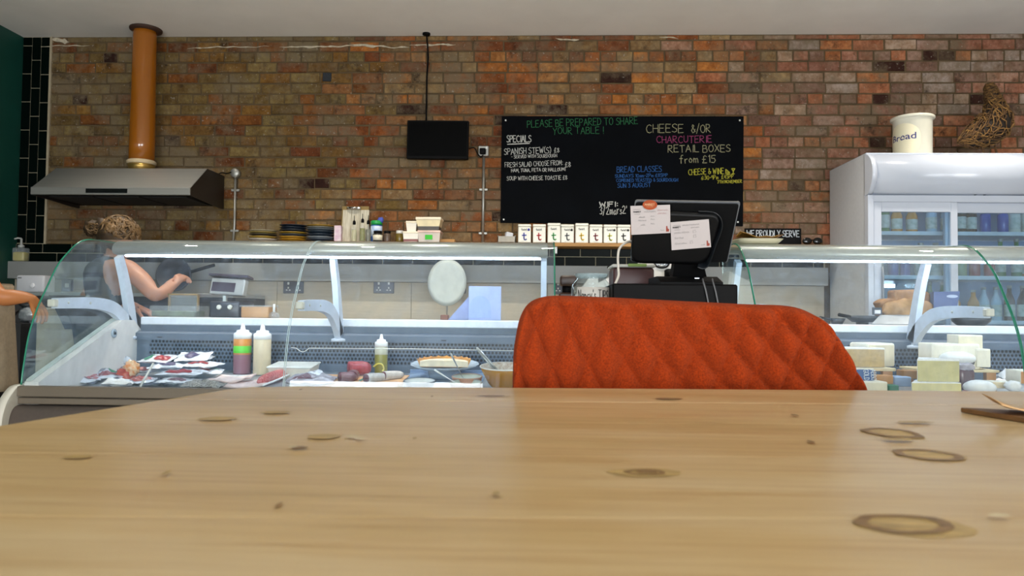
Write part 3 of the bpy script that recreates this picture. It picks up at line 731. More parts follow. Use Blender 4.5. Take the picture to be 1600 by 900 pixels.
cl = counter('display_counter', 'curved glass serve-over counter of charcuterie, sauces and tart at the left', -2.02, .06, [-.982], [-1.985, -.965, .015], (-1.87, .03))
crt = counter('display_counter', 'curved glass serve-over counter of cheeses at the right, behind the orange chair', .835, 2.86, [1.805], [.90, 1.74], (.85, 2.84), True, True)
# thin wire rail across the left deck
wy = 3.36
wp = [at(455, 543, wy), at(463, 544, wy), at(468, 548, wy), at(473, 550, wy), at(478, 548, wy), at(483, 544, wy), at(640, 545, wy), at(860, 549, wy)]
solo(MB().tube(wp, .0018, 6), 'wire_rail', Malu, 'thin white wire stretched across the back of the left display deck', 'wire', wp[0])
# ---- plain service counter between them (behind the chair)
svc = thing('service_counter', 'plain service counter between the two glass counters holding the till', 'counter', (.45, 2.6, 0))
MB().b2((.12, 2.2, .06), (.80, 2.92, E-.035)).build('cabinet', Mcream, svc)
MB().b2((.10, 2.17, E-.035), (.815, 2.95, E-.003), .004).build('worktop', mat('service_top', '#6d675e', .5), svc)
# ---- back worktops along the brick wall
Mcab = mat('dark_cabinet', '#2e2f31', .5, var=.1)
Msteel = mat('stainless_steel', '#b9bcbc', .28, .85, var=.05, nscale=5, stretch=(1, 8, 1))
wt = thing('back_worktop', 'stainless topped worktop under the grey wall panel, left behind the glass', 'worktop', (-2.6, 4.9, 0))
MB().b2((XL+.01, 4.62, E+.075), (-1.95, WY-.03, E+.10), .003).build('worktop', Msteel, wt)
MB().b2((XL+.01, 4.66, .08), (-1.95, WY-.03, E+.075)).build('carcass', Mcab, wt)
for i in range(3):
    a = XL+.03+i*.6; d_ = MB().b2((a, 4.635, .12), (a+.58, 4.66, E+.04), .003).build('door', Mcab, wt)
    MB().tube([(a+.5, 4.635, .7), (a+.5, 4.615, .71), (a+.5, 4.615, .83), (a+.5, 4.635, .84)], .005).build('handle', Msteel, d_)
wt2 = thing('back_bench', 'low pale bench along the wall behind the middle of the counters', 'worktop', (0, 4.9, 0))
MB().b2((-1.94, 4.55, E-.115), (1.95, WY-.03, E-.085), .003).build('worktop', mat('pale_laminate', '#b9b0a0', .5), wt2)
MB().b2((-1.94, 4.6, .08), (1.95, WY-.03, E-.115)).build('carcass', Mcab, wt2)
# ================================================================== ON THE BRICK WALL
Mss = mat('hood_steel', '#8b8c88', .36, .55, var=.05, nscale=5, stretch=(.4, 1, 30))
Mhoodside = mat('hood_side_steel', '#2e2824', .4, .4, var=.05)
Mblkg = mat('black_gloss', '#020202', .15, var=.05)
Mblkm = mat('black_matt', '#050506', .6, var=.1, spec=.12)
hd = thing('extractor_hood', 'stainless extractor hood with sloping visor under the orange pipe', 'hood', (-2.6, 4.95, E+.7))
fl, fr_ = at(48, 304, 4.68), at(297, 304, 4.68); tl2 = at(75, 264, 4.93); tr2 = at(322, 264, 4.93)
x0, x1 = fl.x, fr_.x; zb, zf, zt = fl.z, at(297, 293, 4.68).z, tr2.z
prof = [(4.68, zb), (4.68, zf), (4.92, zt), (WY-.012, zt), (WY-.012, zb-.02), (5.10, zb-.02), (4.74, zb)]
vis = MB().prism([(4.683, zf-.002), (4.92, zt), (WY-.012, zt), (WY-.012, zt-.006), (4.922, zt-.006), (4.685, zf-.009)], x0+.002, x1-.002, 'x').build('visor', Mss, hd)
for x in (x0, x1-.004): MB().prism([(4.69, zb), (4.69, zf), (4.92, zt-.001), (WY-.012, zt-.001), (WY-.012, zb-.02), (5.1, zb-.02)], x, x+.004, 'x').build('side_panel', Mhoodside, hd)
lip = MB().b2((x0, 4.675, zb), (x1, 4.69, zf), .003).build('front_lip', Mss, hd)
MB().b2((at(134, 300, 4.675).x, 4.673, zb+.012), (at(199, 300, 4.675).x, 4.676, zf-.01)).build('control_panel', Mblkg, lip)
MB().b2((x0+.004, 4.69, zb+.004), (x1-.004, WY-.012, zb+.012)).build('filter_tray', Mblkm, hd)
for i in range(3):
    w_ = (x1-x0-.12)/3; a = x0+.06+i*w_; MB().b2((a+.01, 4.76, zb-.002), (a+w_-.01, 5.12, zb+.006)).build('filter', mat('filter_mesh', '#070707', .7, .0), hd)
fp = thing('flue_pipe', 'glossy orange brown flue pipe rising from the hood to the ceiling', 'pipe', (at(224, 150, 5.05).x, 5.05, zt))
px_ = at(224, 150, 5.05).x; r_ = .0815
Mpipe = mat('orange_enamel', '#95560f', .16, var=.05, nscale=3, coat=.4)
MB().lathe([(r_*1.03, zt+.075), (r_*1.04, zt+.2), (r_*1.02, zt+.4), (r_*.98, zt+.6), (r_*.96, ZC-.06), (r_*.97, ZC-.001)], Matrix.Translation((px_, 5.05, 0)), 32).build('pipe', Mpipe, fp)
MB().lathe([(r_*1.02, zt+.001), (r_*1.05, zt+.03), (r_*1.12, zt+.05)], Matrix.Translation((px_, 5.05, 0)), 32).build('flange', mat('brass_flange', '#a88b4c', .3, .8, var=.2, nscale=20), fp)
MB().lathe([(r_*1.1, zt+.05), (r_*1.16, zt+.056), (r_*1.17, zt+.072), (r_*1.06, zt+.08)], Matrix.Translation((px_, 5.05, 0)), 32).build('sealant_ring', mat('pale_sealant', '#b9a888', .8, bump=.5), fp)
MB().lathe([(r_*1.0, ZC-.022), (r_*1.3, ZC-.012), (r_*1.32, ZC-.001)], T((px_+.006, 5.05, 0)), 28).build('ceiling_collar', mat('dark_collar', '#3a2418', .7), fp)

# screen
tv = thing('wall_screen', 'blank black flat screen mounted on the brick wall', 'screen', (at(684, 218, 5.12).x, WY-.05, at(684, 218, 5.12).z))
a, b = at(635.5, 248.5, 5.12), at(732.5, 188.5, 5.12)
MB().box(((a.x+b.x)/2, 5.13, (a.z+b.z)/2), (b.x-a.x, .035, b.z-a.z), Euler((0, R(.5), 0)).to_matrix(), .004).build('casing', Mblkm, tv)
MB().box(((a.x+b.x)/2, 5.1115, (a.z+b.z)/2+.004), (b.x-a.x-.02, .002, b.z-a.z-.03), Euler((0, R(.5), 0)).to_matrix()).build('panel', mat('screen_glass', '#010101', .4, spec=.05), tv)
MB().b2(((a.x+b.x)/2-.06, 5.147, (a.z+b.z)/2-.06), ((a.x+b.x)/2+.06, WY-.002, (a.z+b.z)/2+.06)).build('wall_bracket', Mblkm, tv)
cpts = cr([at(666, 188, 5.14), at(666.5, 160, 5.175), at(667, 120, 5.18), at(668, 80, 5.18), Vector((at(666, 53, 5.14).x, 5.15, ZC))], 6)
cb = MB().tube([Vector(p) for p in [tuple(q) for q in (at(666, 188, 5.14), at(666.5, 160, 5.175), at(667, 120, 5.18), at(669, 90, 5.18), at(668, 70, 5.17))] + [(at(666, 53, 5.14).x, 5.15, ZC-.002)]], .0058, 8)
cb.lathe([(.028, -.012), (.028, 0)], Matrix.Translation((at(666, 53, 5.14).x, 5.15, ZC)), 12)
cb.build('power_cable', Mblkm, tv)
# small dark vent
v = at(511.5, 121, WY)
solo(MB().box((v.x, WY-.006, v.z), (.062, .016, .062), Euler((0, R(2), 0)).to_matrix(), .003), 'wall_vent', mat('dark_slate', '#20242a', .8, var=.4, nscale=90), 'small square dark vent plate set in the bricks', 'vent', (v.x, WY, v.z))

# conduits with sockets
Mgal = mat('galvanised_steel', '#a2a29c', .4, .7, var=.08, nscale=30)
def clip(x, z, par): MB().b2((x-.03, WY-.022, z-.008), (x+.03, WY-.008, z+.008), .002).build('saddle_clip', Mgal, par)
s1 = at(755.5, 236, 5.15)
so = thing('socket_box', 'grey metal socket box with black plug and steel conduit beside the screen', 'socket', (s1.x, WY, s1.z))
MB().box((s1.x, 5.168, s1.z), (.072, .045, .072), None, .004).build('box', Mgal, so)
pl = MB().box((s1.x-.004, 5.13, s1.z-.006), (.044, .035, .042), None, .008, 2).build('plug', Mblkm, so)
MB().box((s1.x+.022, 5.1435, s1.z+.022), (.013, .006, .018), None, .002).build('switch', mat('switch_white', '#d8d8d4', .4), so)
MB().tube([(s1.x, WY-.02, s1.z-.035), (s1.x+.0, WY-.02, E+.475)], .0095, 12).build('conduit', Mgal, so)
for q in (297, 365): clip(s1.x, at(756, q, WY).z, so)
MB().tube(cr([tuple(p) for p in (at(733, 232, 5.14), at(741, 231, 5.13), at(746, 240, 5.13), at(751, 245, 5.13), at(755, 242, 5.125))], 5), .0045, 8).build('lead', Mblkm, so)
s2 = at(365.5, 269.5, 5.15)
so2 = thing('conduit_box', 'round grey junction box and steel conduit beside the extractor hood', 'socket', (s2.x, WY, s2.z))
MB().lathe([(.034, 0), (.034, .035), (.026, .042)], T((s2.x, WY-.002, s2.z), rx=R(90)), 18).build('box', Mgal, so2)
MB().tube([(s2.x, WY-.02, s2.z-.03), (s2.x, WY-.02, at(364, 355, WY).z), (s2.x-.008, WY-.02, E+.475)], .0085, 12).build('conduit', Mgal, so2)
for q in (298, 361): clip(s2.x, at(365, q, WY).z, so2)
MB().tube(cr([tuple(p) for p in (at(338, 274, 5.15), at(346, 270, 5.15), at(354, 271, 5.14), at(361, 269, 5.13))], 5), .004, 8).build('lead', Mblkm, so2)
# double sockets on the splashback
Msock = mat('brushed_socket_plate', '#55565c', .4, .4, var=.05)
def socket(px, py, label, w=.146):
    p = at(px, py, WY-.012); s_ = thing('wall_socket', label, 'socket', (p.x, WY-.012, p.z), 'sockets on the splashback')
    MB().box((p.x, WY-.017, p.z), (w, .009, .086), None, .003).build('plate', Msock, s_)
    for dx in ((-.036, .036) if w > .1 else (0,)):
        mb = MB()
        mb.box((p.x+dx, WY-.0225, p.z-.004), (.008, .002, .012)).box((p.x+dx-.011, WY-.0225, p.z-.02), (.011, .002, .007)).box((p.x+dx+.011, WY-.0225, p.z-.02), (.011, .002, .007))
        mb.build('pin_hole', mat('pale_pin_hole', '#d6d4cc', .5), s_)
        MB().box((p.x+dx, WY-.0225, p.z+.027), (.014, .004, .018), None, .002).build('rocker', mat('switch_white', '#d8d8d4', .4), s_)
    MB().tube([(p.x, WY-.018, p.z+.043), (p.x, WY-.018, E+.205)], .008, 8).build('drop_conduit', Msock, s_)
socket(600, 449, 'double socket plate on the pale splashback right of the middle bracket')
socket(459, 449, 'double socket plate on the pale splashback behind the left pane joint')
socket(880, 450, 'socket plate on the splashback seen between left counter and tips jar')
socket(712, 449, 'socket plate on the splashback half hidden by the pale round disc')
p = at(697, 441, 4.9); 
dsc = thing('round_disc', 'pale translucent oval disc propped against the splashback behind the glass', 'disc', (p.x, 4.95, E-.085))
MB().lathe([(.13, 0), (.155, .004), (.16, .01), (.13, .012)], T((p.x, 4.96, p.z), rx=R(84)), 32, sx=.82).build('disc', mat('pale_disc', '#c3ccca', .5, var=.03), dsc)
MB().tube([(p.x, 4.97, E-.085), (p.x, 4.97, p.z-.1)], .006, 8).build('stem', Mgal, dsc)

# ---- chalkboard
bd = thing('chalkboard', 'large black chalkboard of specials in coloured chalk hung on the bricks', 'chalkboard', (.56, WY-.01, E+1.0))
BTL, BTR, BBR, BBL = at(784, 181.5, 5.178), at(1162, 181.5, 5.178), at(1161, 353.5, 5.178), at(782, 348, 5.178)
Mboard = mat('chalkboard_black', '#04060a', .8, var=.3, nscale=5, spec=.08)
mb = MB(); yb, yf = WY-.012, 5.178
q = [BTL, BTR, BBR, BBL]; mb.add([(v.x, yf, v.z) for v in q] + [(v.x, WY-.0118, v.z) for v in q], [(3, 2, 1, 0), (4, 5, 6, 7), (0, 1, 5, 4), (1, 2, 6, 5), (2, 3, 7, 6), (3, 0, 4, 7)])
mb.build('board', Mboard, bd)
Mscr = mat('screw_white', '#e8e8e4', .4)
for x, y in ((790, 188), (1156, 188), (787, 343), (1153, 347)):
    v = at(x, y, 5.176); MB().lathe([(.006, 0), (.006, .003), (.003, .004)], T((v.x, yf, v.z), rx=R(90)), 10).build('screw', Mscr, bd)
def chalk(nm, col): return mat('chalk_'+nm, col, .95, var=.35, nscale=160)
def line_(px0, py0, px1, py1, txt, size_px, m_, w=1.3, slant=.0, jit=.03, nm='chalk_lettering'):
    a, b = at(px0, py0, yf-.0004), at(px1, py1, yf-.0004); U = (b-a); wd = U.length; U.normalize(); N = Vector((0, -1, 0)); V = N.cross(U).normalized()*1
    if V.z < 0: V = -V
    mb = write(MB(), txt, a, U, V, N, size_px*pxm(5.18), wd, w*.68*pxm(5.18), .0005, jit, slant=slant)
    return mb.build(nm, m_, bd)
gC, wC, yC, pC, bC, nC = chalk('green', '#2a6b43'), chalk('white', '#c0c0bb'), chalk('cream', '#a09c7a'), chalk('pink', '#98406a'), chalk('blue', '#2a5a98'), chalk('yellow', '#b3ae38')
line_(824, 199, 998, 193.5, 'PLEASE BE PREPARED TO SHARE', 11, gC, 1.1); line_(864, 210, 945, 208, 'YOUR TABLE !', 10.5, gC, 1.1)
line_(792, 222.5, 831, 221.5, 'SPECIALS', 10.5, wC, 1.7); o_ = at(793, 225.5, yf-.0004)
mb = MB(); strokes(mb, [[(0, 0), (.155, .007)]], o_, Vector((1, 0, 0)), Vector((0, 0, 1)), Vector((0, -1, 0)), .006, .0005); mb.build('chalk_underline', wC, bd)
line_(788, 241.5, 862, 239, 'SPANISH STEW(S)', 9.5, wC, 1.2); line_(866, 238.5, 875, 238, '£8', 7, wC, 1.1)
line_(799, 247.5, 871, 245.5, '- SERVED WITH SOURDOUGH', 5, wC, .9)
line_(789, 261.5, 880, 258, 'FRESH SALAD CHOOSE FROM:', 7.5, wC, 1.0); line_(883, 261.5, 893, 261, '£8', 7.5, wC, 1.2)
line_(799, 269, 884, 267, 'HAM, TUNA, FETA OR HALLOUMI', 5.2, wC, 1.0); line_(792, 282, 887, 280.5, 'SOUP WITH CHEESE TOASTIE £8', 6.2, wC, 1.0)
line_(1010, 208, 1070, 207, 'CHEESE', 13, yC, 1.2); line_(1080, 208, 1112, 207, '&/OR', 12.5, yC, 1.2, nm='chalk_lettering')
line_(1026, 223, 1114, 222.5, 'CHARCUTERIE', 10.5, pC, 1.2)
line_(1044, 238, 1143, 237, 'RETAIL BOXES', 11, yC, 1.3); line_(1062, 255, 1120, 253.5, 'from £15', 11.5, yC, 1.4)
line_(964, 269.5, 1035, 268, 'BREAD CLASSES', 9, bC, 1.3); line_(961, 277.5, 1044, 276, 'SUNDAYS 10am-2Pm £85PP', 5, bC, 1.1)
line_(963, 284.5, 1060, 283.5, 'COMBINED YEASTED & SOURDOUGH', 5, bC, 1.0); line_(965, 293.5, 1018, 292, 'SUN 3 AUGUST', 6.5, bC, 1.1)
line_(1076, 273.5, 1132, 271.5, 'CHEESE & WINE', 9, nC, 1.2); line_(1096, 281, 1147, 278.5, '6:30-9Pm  £45PP', 6, nC, 1.0); line_(1121, 286.5, 1160, 285.5, '7TH NOVEMBER', 4.6, nC, 1.0)
mb = MB(); o_ = at(1134, 271.5, yf-.0004); s_ = pxm(5.18)
strokes(mb, [[(0, 0), (0, 7), (6, 2), (6, 0), (0, 0)], [(0, 3), (6, 1.5)], [(9, 8), (14, 8), (11.5, 4), (9, 8)], [(11.5, 4), (11.5, 0)], [(9.5, 0), (13.5, 0)]], o_, Vector((s_, 0, 0)), Vector((0, 0, s_)), Vector((0, -1, 0)), .005, .0005); mb.build('chalk_drawing', nC, bd)
line_(937, 323, 967, 322, 'WIFI:', 7, wC, 2.1); line_(937, 335.5, 981, 334, "3/2mars2'", 12, wC, 1.4)

# ---- shelf along the wall with everything on it
Mshelf = mat('oak_shelf', '#a3783f', .55, var=.15, nscale=10, stretch=(1, 8, 8))
SZ = E+.474; SY0, SY1 = 4.98, WY-.012
sh = thing('wall_shelf', 'long oak shelf along the brick wall above the dark tiles', 'shelf', (.1, 5.1, SZ))
MB().b2((-2.0, SY0, SZ-.024), (1.96, SY1, SZ), .002).build('shelf_board', Mshelf, sh)
for x in (-1.8, -.9, .1, 1.0, 1.8): MB().b2((x-.012, SY0+.05, SZ-.07), (x+.012, SY1, SZ-.024)).build('bracket', Mgal, sh)
def on_shelf(px, y=5.05): return at(px, 378, y).x
def plate_stack(px, w_px, cols, label, Y=5.07):
    x = on_shelf(px, Y); r_ = w_px/2*pxm(Y)*1.03; z = SZ
    for i, (c, h) in enumerate(cols):
        M_ = mat('ceramic_'+c.strip('#'), c, .3, var=.12, nscale=12)
        pl_ = MB().lathe([(r_*.55, 0), (r_*.6, .003), (r_*.93, h*.75), (r_, h*.95), (r_*.98, h), (r_*.9, h*.85), (r_*.55, .008)], Matrix.Translation((x, Y, z)), 32)
        solo(pl_, 'plate', M_, label[i], 'plate', (x, Y, z), 'plates stacked on the shelf'); z += h*.92
def pl_labels(where, names): return ['%s plate, %s of the %s' % (n, p, where) for n, p in names]
plate_stack(411, 42, [('#c9c7bd', .018), ('#a88a3c', .018), ('#3c3a34', .018), ('#a08a4a', .016), ('#b3aa90', .014)], pl_labels('leftmost plate stack on the shelf', [('pale grey', 'lowest'), ('ochre', 'second lowest'), ('charcoal', 'middle'), ('dull mustard', 'second from top'), ('stone beige', 'topmost')]))
plate_stack(458, 42, [('#a98024', .018), ('#b58c30', .018), ('#39424c', .018), ('#ad8a30', .016), ('#252d38', .018), ('#222b38', .018), ('#1d2632', .018)], pl_labels('middle plate stack on the shelf', [('dark mustard', 'lowest'), ('bright mustard', 'second lowest'), ('slate', 'third from below'), ('gold', 'fourth from below'), ('navy', 'third from top'), ('ink blue', 'second from top'), ('near black', 'topmost')]))
plate_stack(501, 43, [('#2e3b49', .018), ('#8f959a', .018), ('#27323f', .02), ('#23303d', .02), ('#5a6268', .02), ('#8d8f88', .014), ('#b08a38', .014)], pl_labels('right plate stack on the shelf', [('dark blue grey', 'lowest'), ('silver grey', 'second lowest'), ('blue black', 'third from below'), ('dark navy', 'fourth from below'), ('mid grey', 'third from top'), ('greenish grey', 'second from top'), ('tan', 'topmost')]))
def jar_(nm, label, cat, px, w_px, h_px, m_, Y=5.05, prof=None, group=None):
    x = on_shelf(px, Y); t = thing(nm, label, cat, (x, Y, SZ), group); return t, x, w_px/2*pxm(Y), h_px*pxm(Y), Y
# pink and white carton
x = on_shelf(528, 5.0); solo(MB().b2((x-.024, 4.985, SZ), (x+.024, 5.03, SZ+.108), .003), 'carton', mat('pink_white_carton', '#d8cdd0', .6, var=.2, nscale=40, col2='#c2a0b4'), 'small pale pink patterned carton between plate stack and clipboard', 'carton', (x, 5.0, SZ))
# white wooden clipboard
cbd = thing('clipboard', 'whitewashed menu clipboard with silver clip leaning on the bricks', 'clipboard', (on_shelf(553), 5.1, SZ))
xa, xb = on_shelf(532, 5.1), on_shelf(574, 5.1); tz = SZ + 59*pxm(5.1); tilt = Euler((R(-8), 0, 0)).to_matrix()
MB().box(((xa+xb)/2-.01, 5.155, (SZ+tz)/2+.002), (xb-xa+.002, .008, tz-SZ+.01), tilt).build('backing_board', mat('brown_hardboard', '#8a7340', .7), cbd)
Mww = mat('whitewashed_wood', '#d5cfbd', .8, var=.1, nscale=20, stretch=(6, 1, .6), col2='#b3aa92')
nbd = 3
for i in range(nbd):
    w_ = (xb-xa)/nbd; MB().box((xa+w_*(i+.5), 5.135, (SZ+tz)/2-.012), (w_-.002, .009, tz-SZ-.02), tilt, .0015).build('slat', Mww, cbd)
cx_ = on_shelf(550, 5.1); MB().box((cx_, 5.135, tz-.012), (.10, .02, .022), tilt, .008, 2).tube([(cx_-.03, 5.12, tz-.012), (cx_+.03, 5.12, tz-.012)], .006).build('clip', mat('chrome', '#c8c8c8', .15, 1, var=.03), cbd)
# oil bottles with black pourers
def oil(px, label, hpx, Y, glassc):
    t, x, r_, h, Y = jar_('oil_bottle', label, 'bottle', px, 11 if hpx > 30 else 9, hpx, None, Y, group='oil bottles on the shelf')
    MB().lathe([(r_*.9, 0), (r_, .004), (r_, h*.72), (r_*.75, h*.8), (r_*.35, h*.88), (r_*.33, h)], Matrix.Translation((x, Y, SZ)), 20).build('bottle', mat('clear_bottle', '#cfd6cf', .1, trans=.0, alpha=.14), t)
    MB().lathe([(r_*.86, .005), (r_*.9, .008), (r_*.9, h*.70)], Matrix.Translation((x, Y, SZ)), 20).build('oil', mat(*glassc), t)
    MB().lathe([(r_*.45, h), (r_*.55, h+.004), (r_*.5, h+.022), (r_*.12, h+.03), (r_*.1, h+.062)], Matrix.Translation((x, Y, SZ)), 14).build('pourer', Mblkm, t)
oil(553, 'clear bottle with black pourer in front of the clipboard, nearly empty', 28, 5.05, ('pale_oil', '#b5b28f', .3))
oil(566, 'tall green oil bottle standing before the right side of the clipboard', 30, 5.0, ('green_oil', '#6e7028', .3))
oil(575, 'thin bottle with black pourer right of the tall green oil bottle', 29, 5.06, ('grey_oil', '#6d6f62', .3))
# wipes tub
t, x, r_, h, Y = jar_('wipes_tub', 'blue and white wipes tub with green lid and blue wipe pulled out', 'tub', 588, 18, 35, None, 5.09)
MB().lathe([(r_*.9, 0), (r_*.95, .003), (r_, h*.8)], Matrix.Translation((x, Y, SZ)), 24).build('tub', mat('blue_tub', '#2f62a8', .35, var=.1), t)
MB().lathe([(r_*1.005, h*.28), (r_*1.01, h*.75)], Matrix.Translation((x, Y, SZ)), 24).build('label', mat('white_blue_label', '#dfe6ee', .4, nscale=30, col2='#7fa6d6'), t)
MB().lathe([(r_*1.04, h*.8), (r_*1.04, h*.95), (r_*.9, h)], Matrix.Translation((x, Y, SZ)), 24).build('lid', mat('green_lid', '#1f9a4a', .35), t)
MB().ball((x+r_*.75, Y-.01, SZ+h*1.02), (.022, .015, .02), 12, 8, jit=.5).build('wipe', mat('blue_wipe', '#4a58b0', .8), t)
# small jars
def lidded(px, label, w, hpx, body, lidc, Y=5.03, lab=None, cat='jar', sq=False):
    t, x, r_, h, Y = jar_('jar', label, cat, px, w, hpx, None, Y)
    MB().lathe([(r_*.92, 0), (r_, .004), (r_, h*.66), (r_*.8, h*.78)], Matrix.Translation((x, Y, SZ)), 20).build('jar_body', body, t)
    MB().lathe([(r_*.85, h*.76), (r_*.88, h*.78), (r_*.88, h*.98), (r_*.8, h)], Matrix.Translation((x, Y, SZ)), 20).build('lid', lidc, t)
    if lab: MB().lathe([(r_*1.01, h*.12), (r_*1.01, h*.6)], Matrix.Translation((x, Y, SZ)), 20).build('label', lab, t)
lidded(590, 'black jar with cream label in front of the wipes tub', 15, 17, mat('dark_jar', '#22221f', .3), Mblkm, 4.995, mat('cream_label', '#d8d2bc', .6))
lidded(605, 'dark pepper grinder jar with black top right of the wipes tub', 12, 18, mat('pepper_glass', '#57483c', .3), Mblkm, 5.04)
lidded(624.5, 'squat olive jar with white lid left of the white tubs', 13, 19, mat('olive_glass', '#6a5a26', .25), mat('white_plastic', '#e2e1da', .4), 5.06)
Mtub = mat('milky_tub', '#e3ded0', .4, var=.04); Mlid = mat('cream_lid', '#e9dfc6', .4, var=.03)
def tub(label, px, w, z0, h, Y, m_=Mtub, lidm=None, taper=.9, depth=None, extra=None, lab=None):
    x = on_shelf(px, Y); w = w*pxm(Y); d = depth or w*.8; t = thing('food_tub', label, 'tub', (x, Y, z0), 'plastic tubs on the shelf')
    a, b = w/2*taper, w/2; c_, d_ = d/2*taper, d/2; hh = h*.8
    def fr(z0_, z1_, a, b, c_, d_, mm, nm):
        mb = MB(); vs = [(x-a, Y-c_, z0_), (x+a, Y-c_, z0_), (x+a, Y+c_, z0_), (x-a, Y+c_, z0_), (x-b, Y-d_, z1_), (x+b, Y-d_, z1_), (x+b, Y+d_, z1_), (x-b, Y+d_, z1_)]
        mb.add(vs, [(3, 2, 1, 0), (4, 5, 6, 7), (0, 1, 5, 4), (1, 2, 6, 5), (2, 3, 7, 6), (3, 0, 4, 7)]); return mb.build(nm, mm, t)
    fr(z0, z0+hh, a, b, c_, d_, m_, 'tub')
    if extra: fr(z0+.001, z0+hh*extra[0], a*1.012, (a+(b-a)*extra[0])*1.012, c_*1.012, (c_+(d_-c_)*extra[0])*1.012, extra[1], 'contents')
    MB().b2((x-b*1.05, Y-d_*1.05, z0+hh), (x+b*1.05, Y+d_*1.05, z0+h), .003).build('lid', lidm or Mlid, t)
    if lab: MB().box((x+lab[1]*w, Y-(c_+d_)/2-.006, z0+hh*.5), (lab[2], .002, lab[3]), None).build('label', lab[0], t)
    return t
tub('low white tub of red sauce at the front of the shelf tubs', 643, 24, SZ, .071, 5.02, extra=(.32, mat('red_relish', '#7a4038', .4)))
tub('narrow tall white tub standing on the low white tub', 643.5, 17, SZ+.071, .072, 5.02, taper=.8)
tub('large clear tub with green label at the bottom of the tub stack', 672, 35, SZ, .078, 5.04, mat('cloudy_tub', '#b3a494', .3), mat('pale_pink_lid', '#d8b9ac', .4), taper=.93, lab=(mat('bright_green_label', '#35b52c', .6), 0, .05, .032))
tub('cream lidded tub with dark band on top of the large clear tub', 671, 38, SZ+.078, .09, 5.04, mat('cream_tub', '#ddd0a8', .4), taper=.82, extra=(.38, mat('dark_olives', '#4a4640', .4)))
x = on_shelf(699, 5.06); solo(MB().b2((x-.055, 5.03, SZ), (x+.055, 5.1, SZ+.024), .002), 'wood_block', Mshelf, 'flat offcut of wood right of the stacked tubs', 'block', (x, 5.06, SZ))
x = on_shelf(792, 5.06); tr_ = thing('small_tray', 'shallow grey tray holding oddments left of the white tins', 'tray', (x, 5.06, SZ))
mb = MB(); a, b = .05, .062
for (p_, q_) in (((x-b, 5.01, SZ), (x-b+.005, 5.11, SZ+.05)), ((x+b-.005, 5.01, SZ), (x+b, 5.11, SZ+.05)), ((x-b, 5.01, SZ), (x+b, 5.015, SZ+.045)), ((x-b, 5.105, SZ), (x+b, 5.11, SZ+.05)), ((x-b, 5.01, SZ), (x+b, 5.11, SZ+.005))): mb.b2(p_, q_)
mb.build('tray', mat('grey_tray', '#9c988c', .5), tr_)
solo(MB().box((x+.012, 5.06, SZ+.05), (.05, .04, .05), Euler((0, .2, .3)).to_matrix(), .004), 'packet', mat('white_packet', '#cfd0d4', .5), 'crumpled white packet in the shallow grey tray', 'packet', (x+.012, 5.06, SZ+.03))
# tins with a lettered t
cols = [('#2a2f9a', 'blue'), ('#b8202c', 'red'), ('#3f9a4a', 'green'), ('#55585a', 'grey'), ('#d8b520', 'yellow'), ('#7a1420', 'maroon'), ('#b9b84a', 'lime'), ('#151515', 'black')]
Mtin = mat('cream_tin', '#d9d7cb', .35, .1, var=.03)
for i, (px, (c, nm)) in enumerate(zip((819.5, 842.5, 865.5, 886.5, 909, 931, 953, 974.5), cols)):
    x = on_shelf(px, 5.0); h = (31 if i in (2, 4) else 29)*pxm(5.0); w_ = .0435
    t = thing('tea_tin', 'cream tin with a %s letter t in the row under the chalkboard' % nm, 'tin', (x, 5.03, SZ), 'row of lettered tins')
    MB().b2((x-w_, 4.99, SZ), (x+w_, 5.07, SZ+h*.86), .004).build('body', Mtin, t)
    MB().b2((x-w_-.001, 4.989, SZ+h*.865), (x+w_+.001, 5.071, SZ+h), .004).build('lid', Mtin, t)
    M_ = mat('tin_letter_'+nm, c, .5); o_ = Vector((x-.018, 4.9895, SZ+h*.14)); mb = MB()
    U, V, N = Vector((1, 0, 0)), Vector((0, 0, 1)), Vector((0, -1, 0))
    k = .047; strokes(mb, [[(a*k, b*k) for a, b in p_] for p_ in ([(.3, 1), (.3, .3), (.36, .08), (.52, .03), (.66, .12)], [(.06, .66), (.62, .70)])], o_, U, V, N, .0085, .0006)
    mb.build('letter', M_, t)
    mb = MB(); write(mb, 'twist', Vector((x-.022, 4.9895, SZ+h*.66)), U, V, N, .013, .042, .0028, .0005, 0); write(mb, '-------', Vector((x-.02, 4.9895, SZ+h*.05)), U, V, N, .008, .04, .0012, .0005, 0)
    mb.build('small_print', mat('ink_grey', '#4a4a48', .6), t)
    if i in (0, 3, 6, 7): MB().lathe([(.0085, 0), (.0085, .0006)], T((x+.028, 4.9895, SZ+h*.70), rx=R(90)), 14).build('round_seal', M_ if i == 0 else mat('seal_dark', '#2a2a2a', .5), t)
# sign
sg = thing('serve_sign', 'small black sign lettered WE PROUDLY SERVE on the shelf', 'sign', (on_shelf(1208), 5.1, SZ))
a, b = at(1164, 385, 5.08), at(1252, 357, 5.08)
MB().b2((a.x, 5.08, SZ), (b.x, 5.095, b.z), .001).build('panel', Mblkm, sg)
mb = write(MB(), 'WE PROUDLY SERVE', Vector((at(1167, 370, 5.08).x, 5.0795, at(1167, 369.5, 5.08).z)), Vector((1, 0, 0)), Vector((0, 0, 1)), Vector((0, -1, 0)), 9.5*pxm(5.08), 81*pxm(5.08), .0052, .0005, .02)
mb.build('lettering', chalk('sign', '#b8c0c8'), sg)
x = at(1272, 380, 5.0).x
sgl = thing('dark_glasses', 'black sunglasses lying on the shelf against the fridge side', 'glasses', (x, 5.04, SZ))
for dx in (-.035, .035): MB().ball((x+dx, 5.03, SZ+.026), (.032, .012, .026), 14, 8).build('lens', Mblkg, sgl)
MB().tube([(x-.01, 5.03, SZ+.034), (x+.01, 5.03, SZ+.034)], .004).build('bridge', Mblkm, sgl)
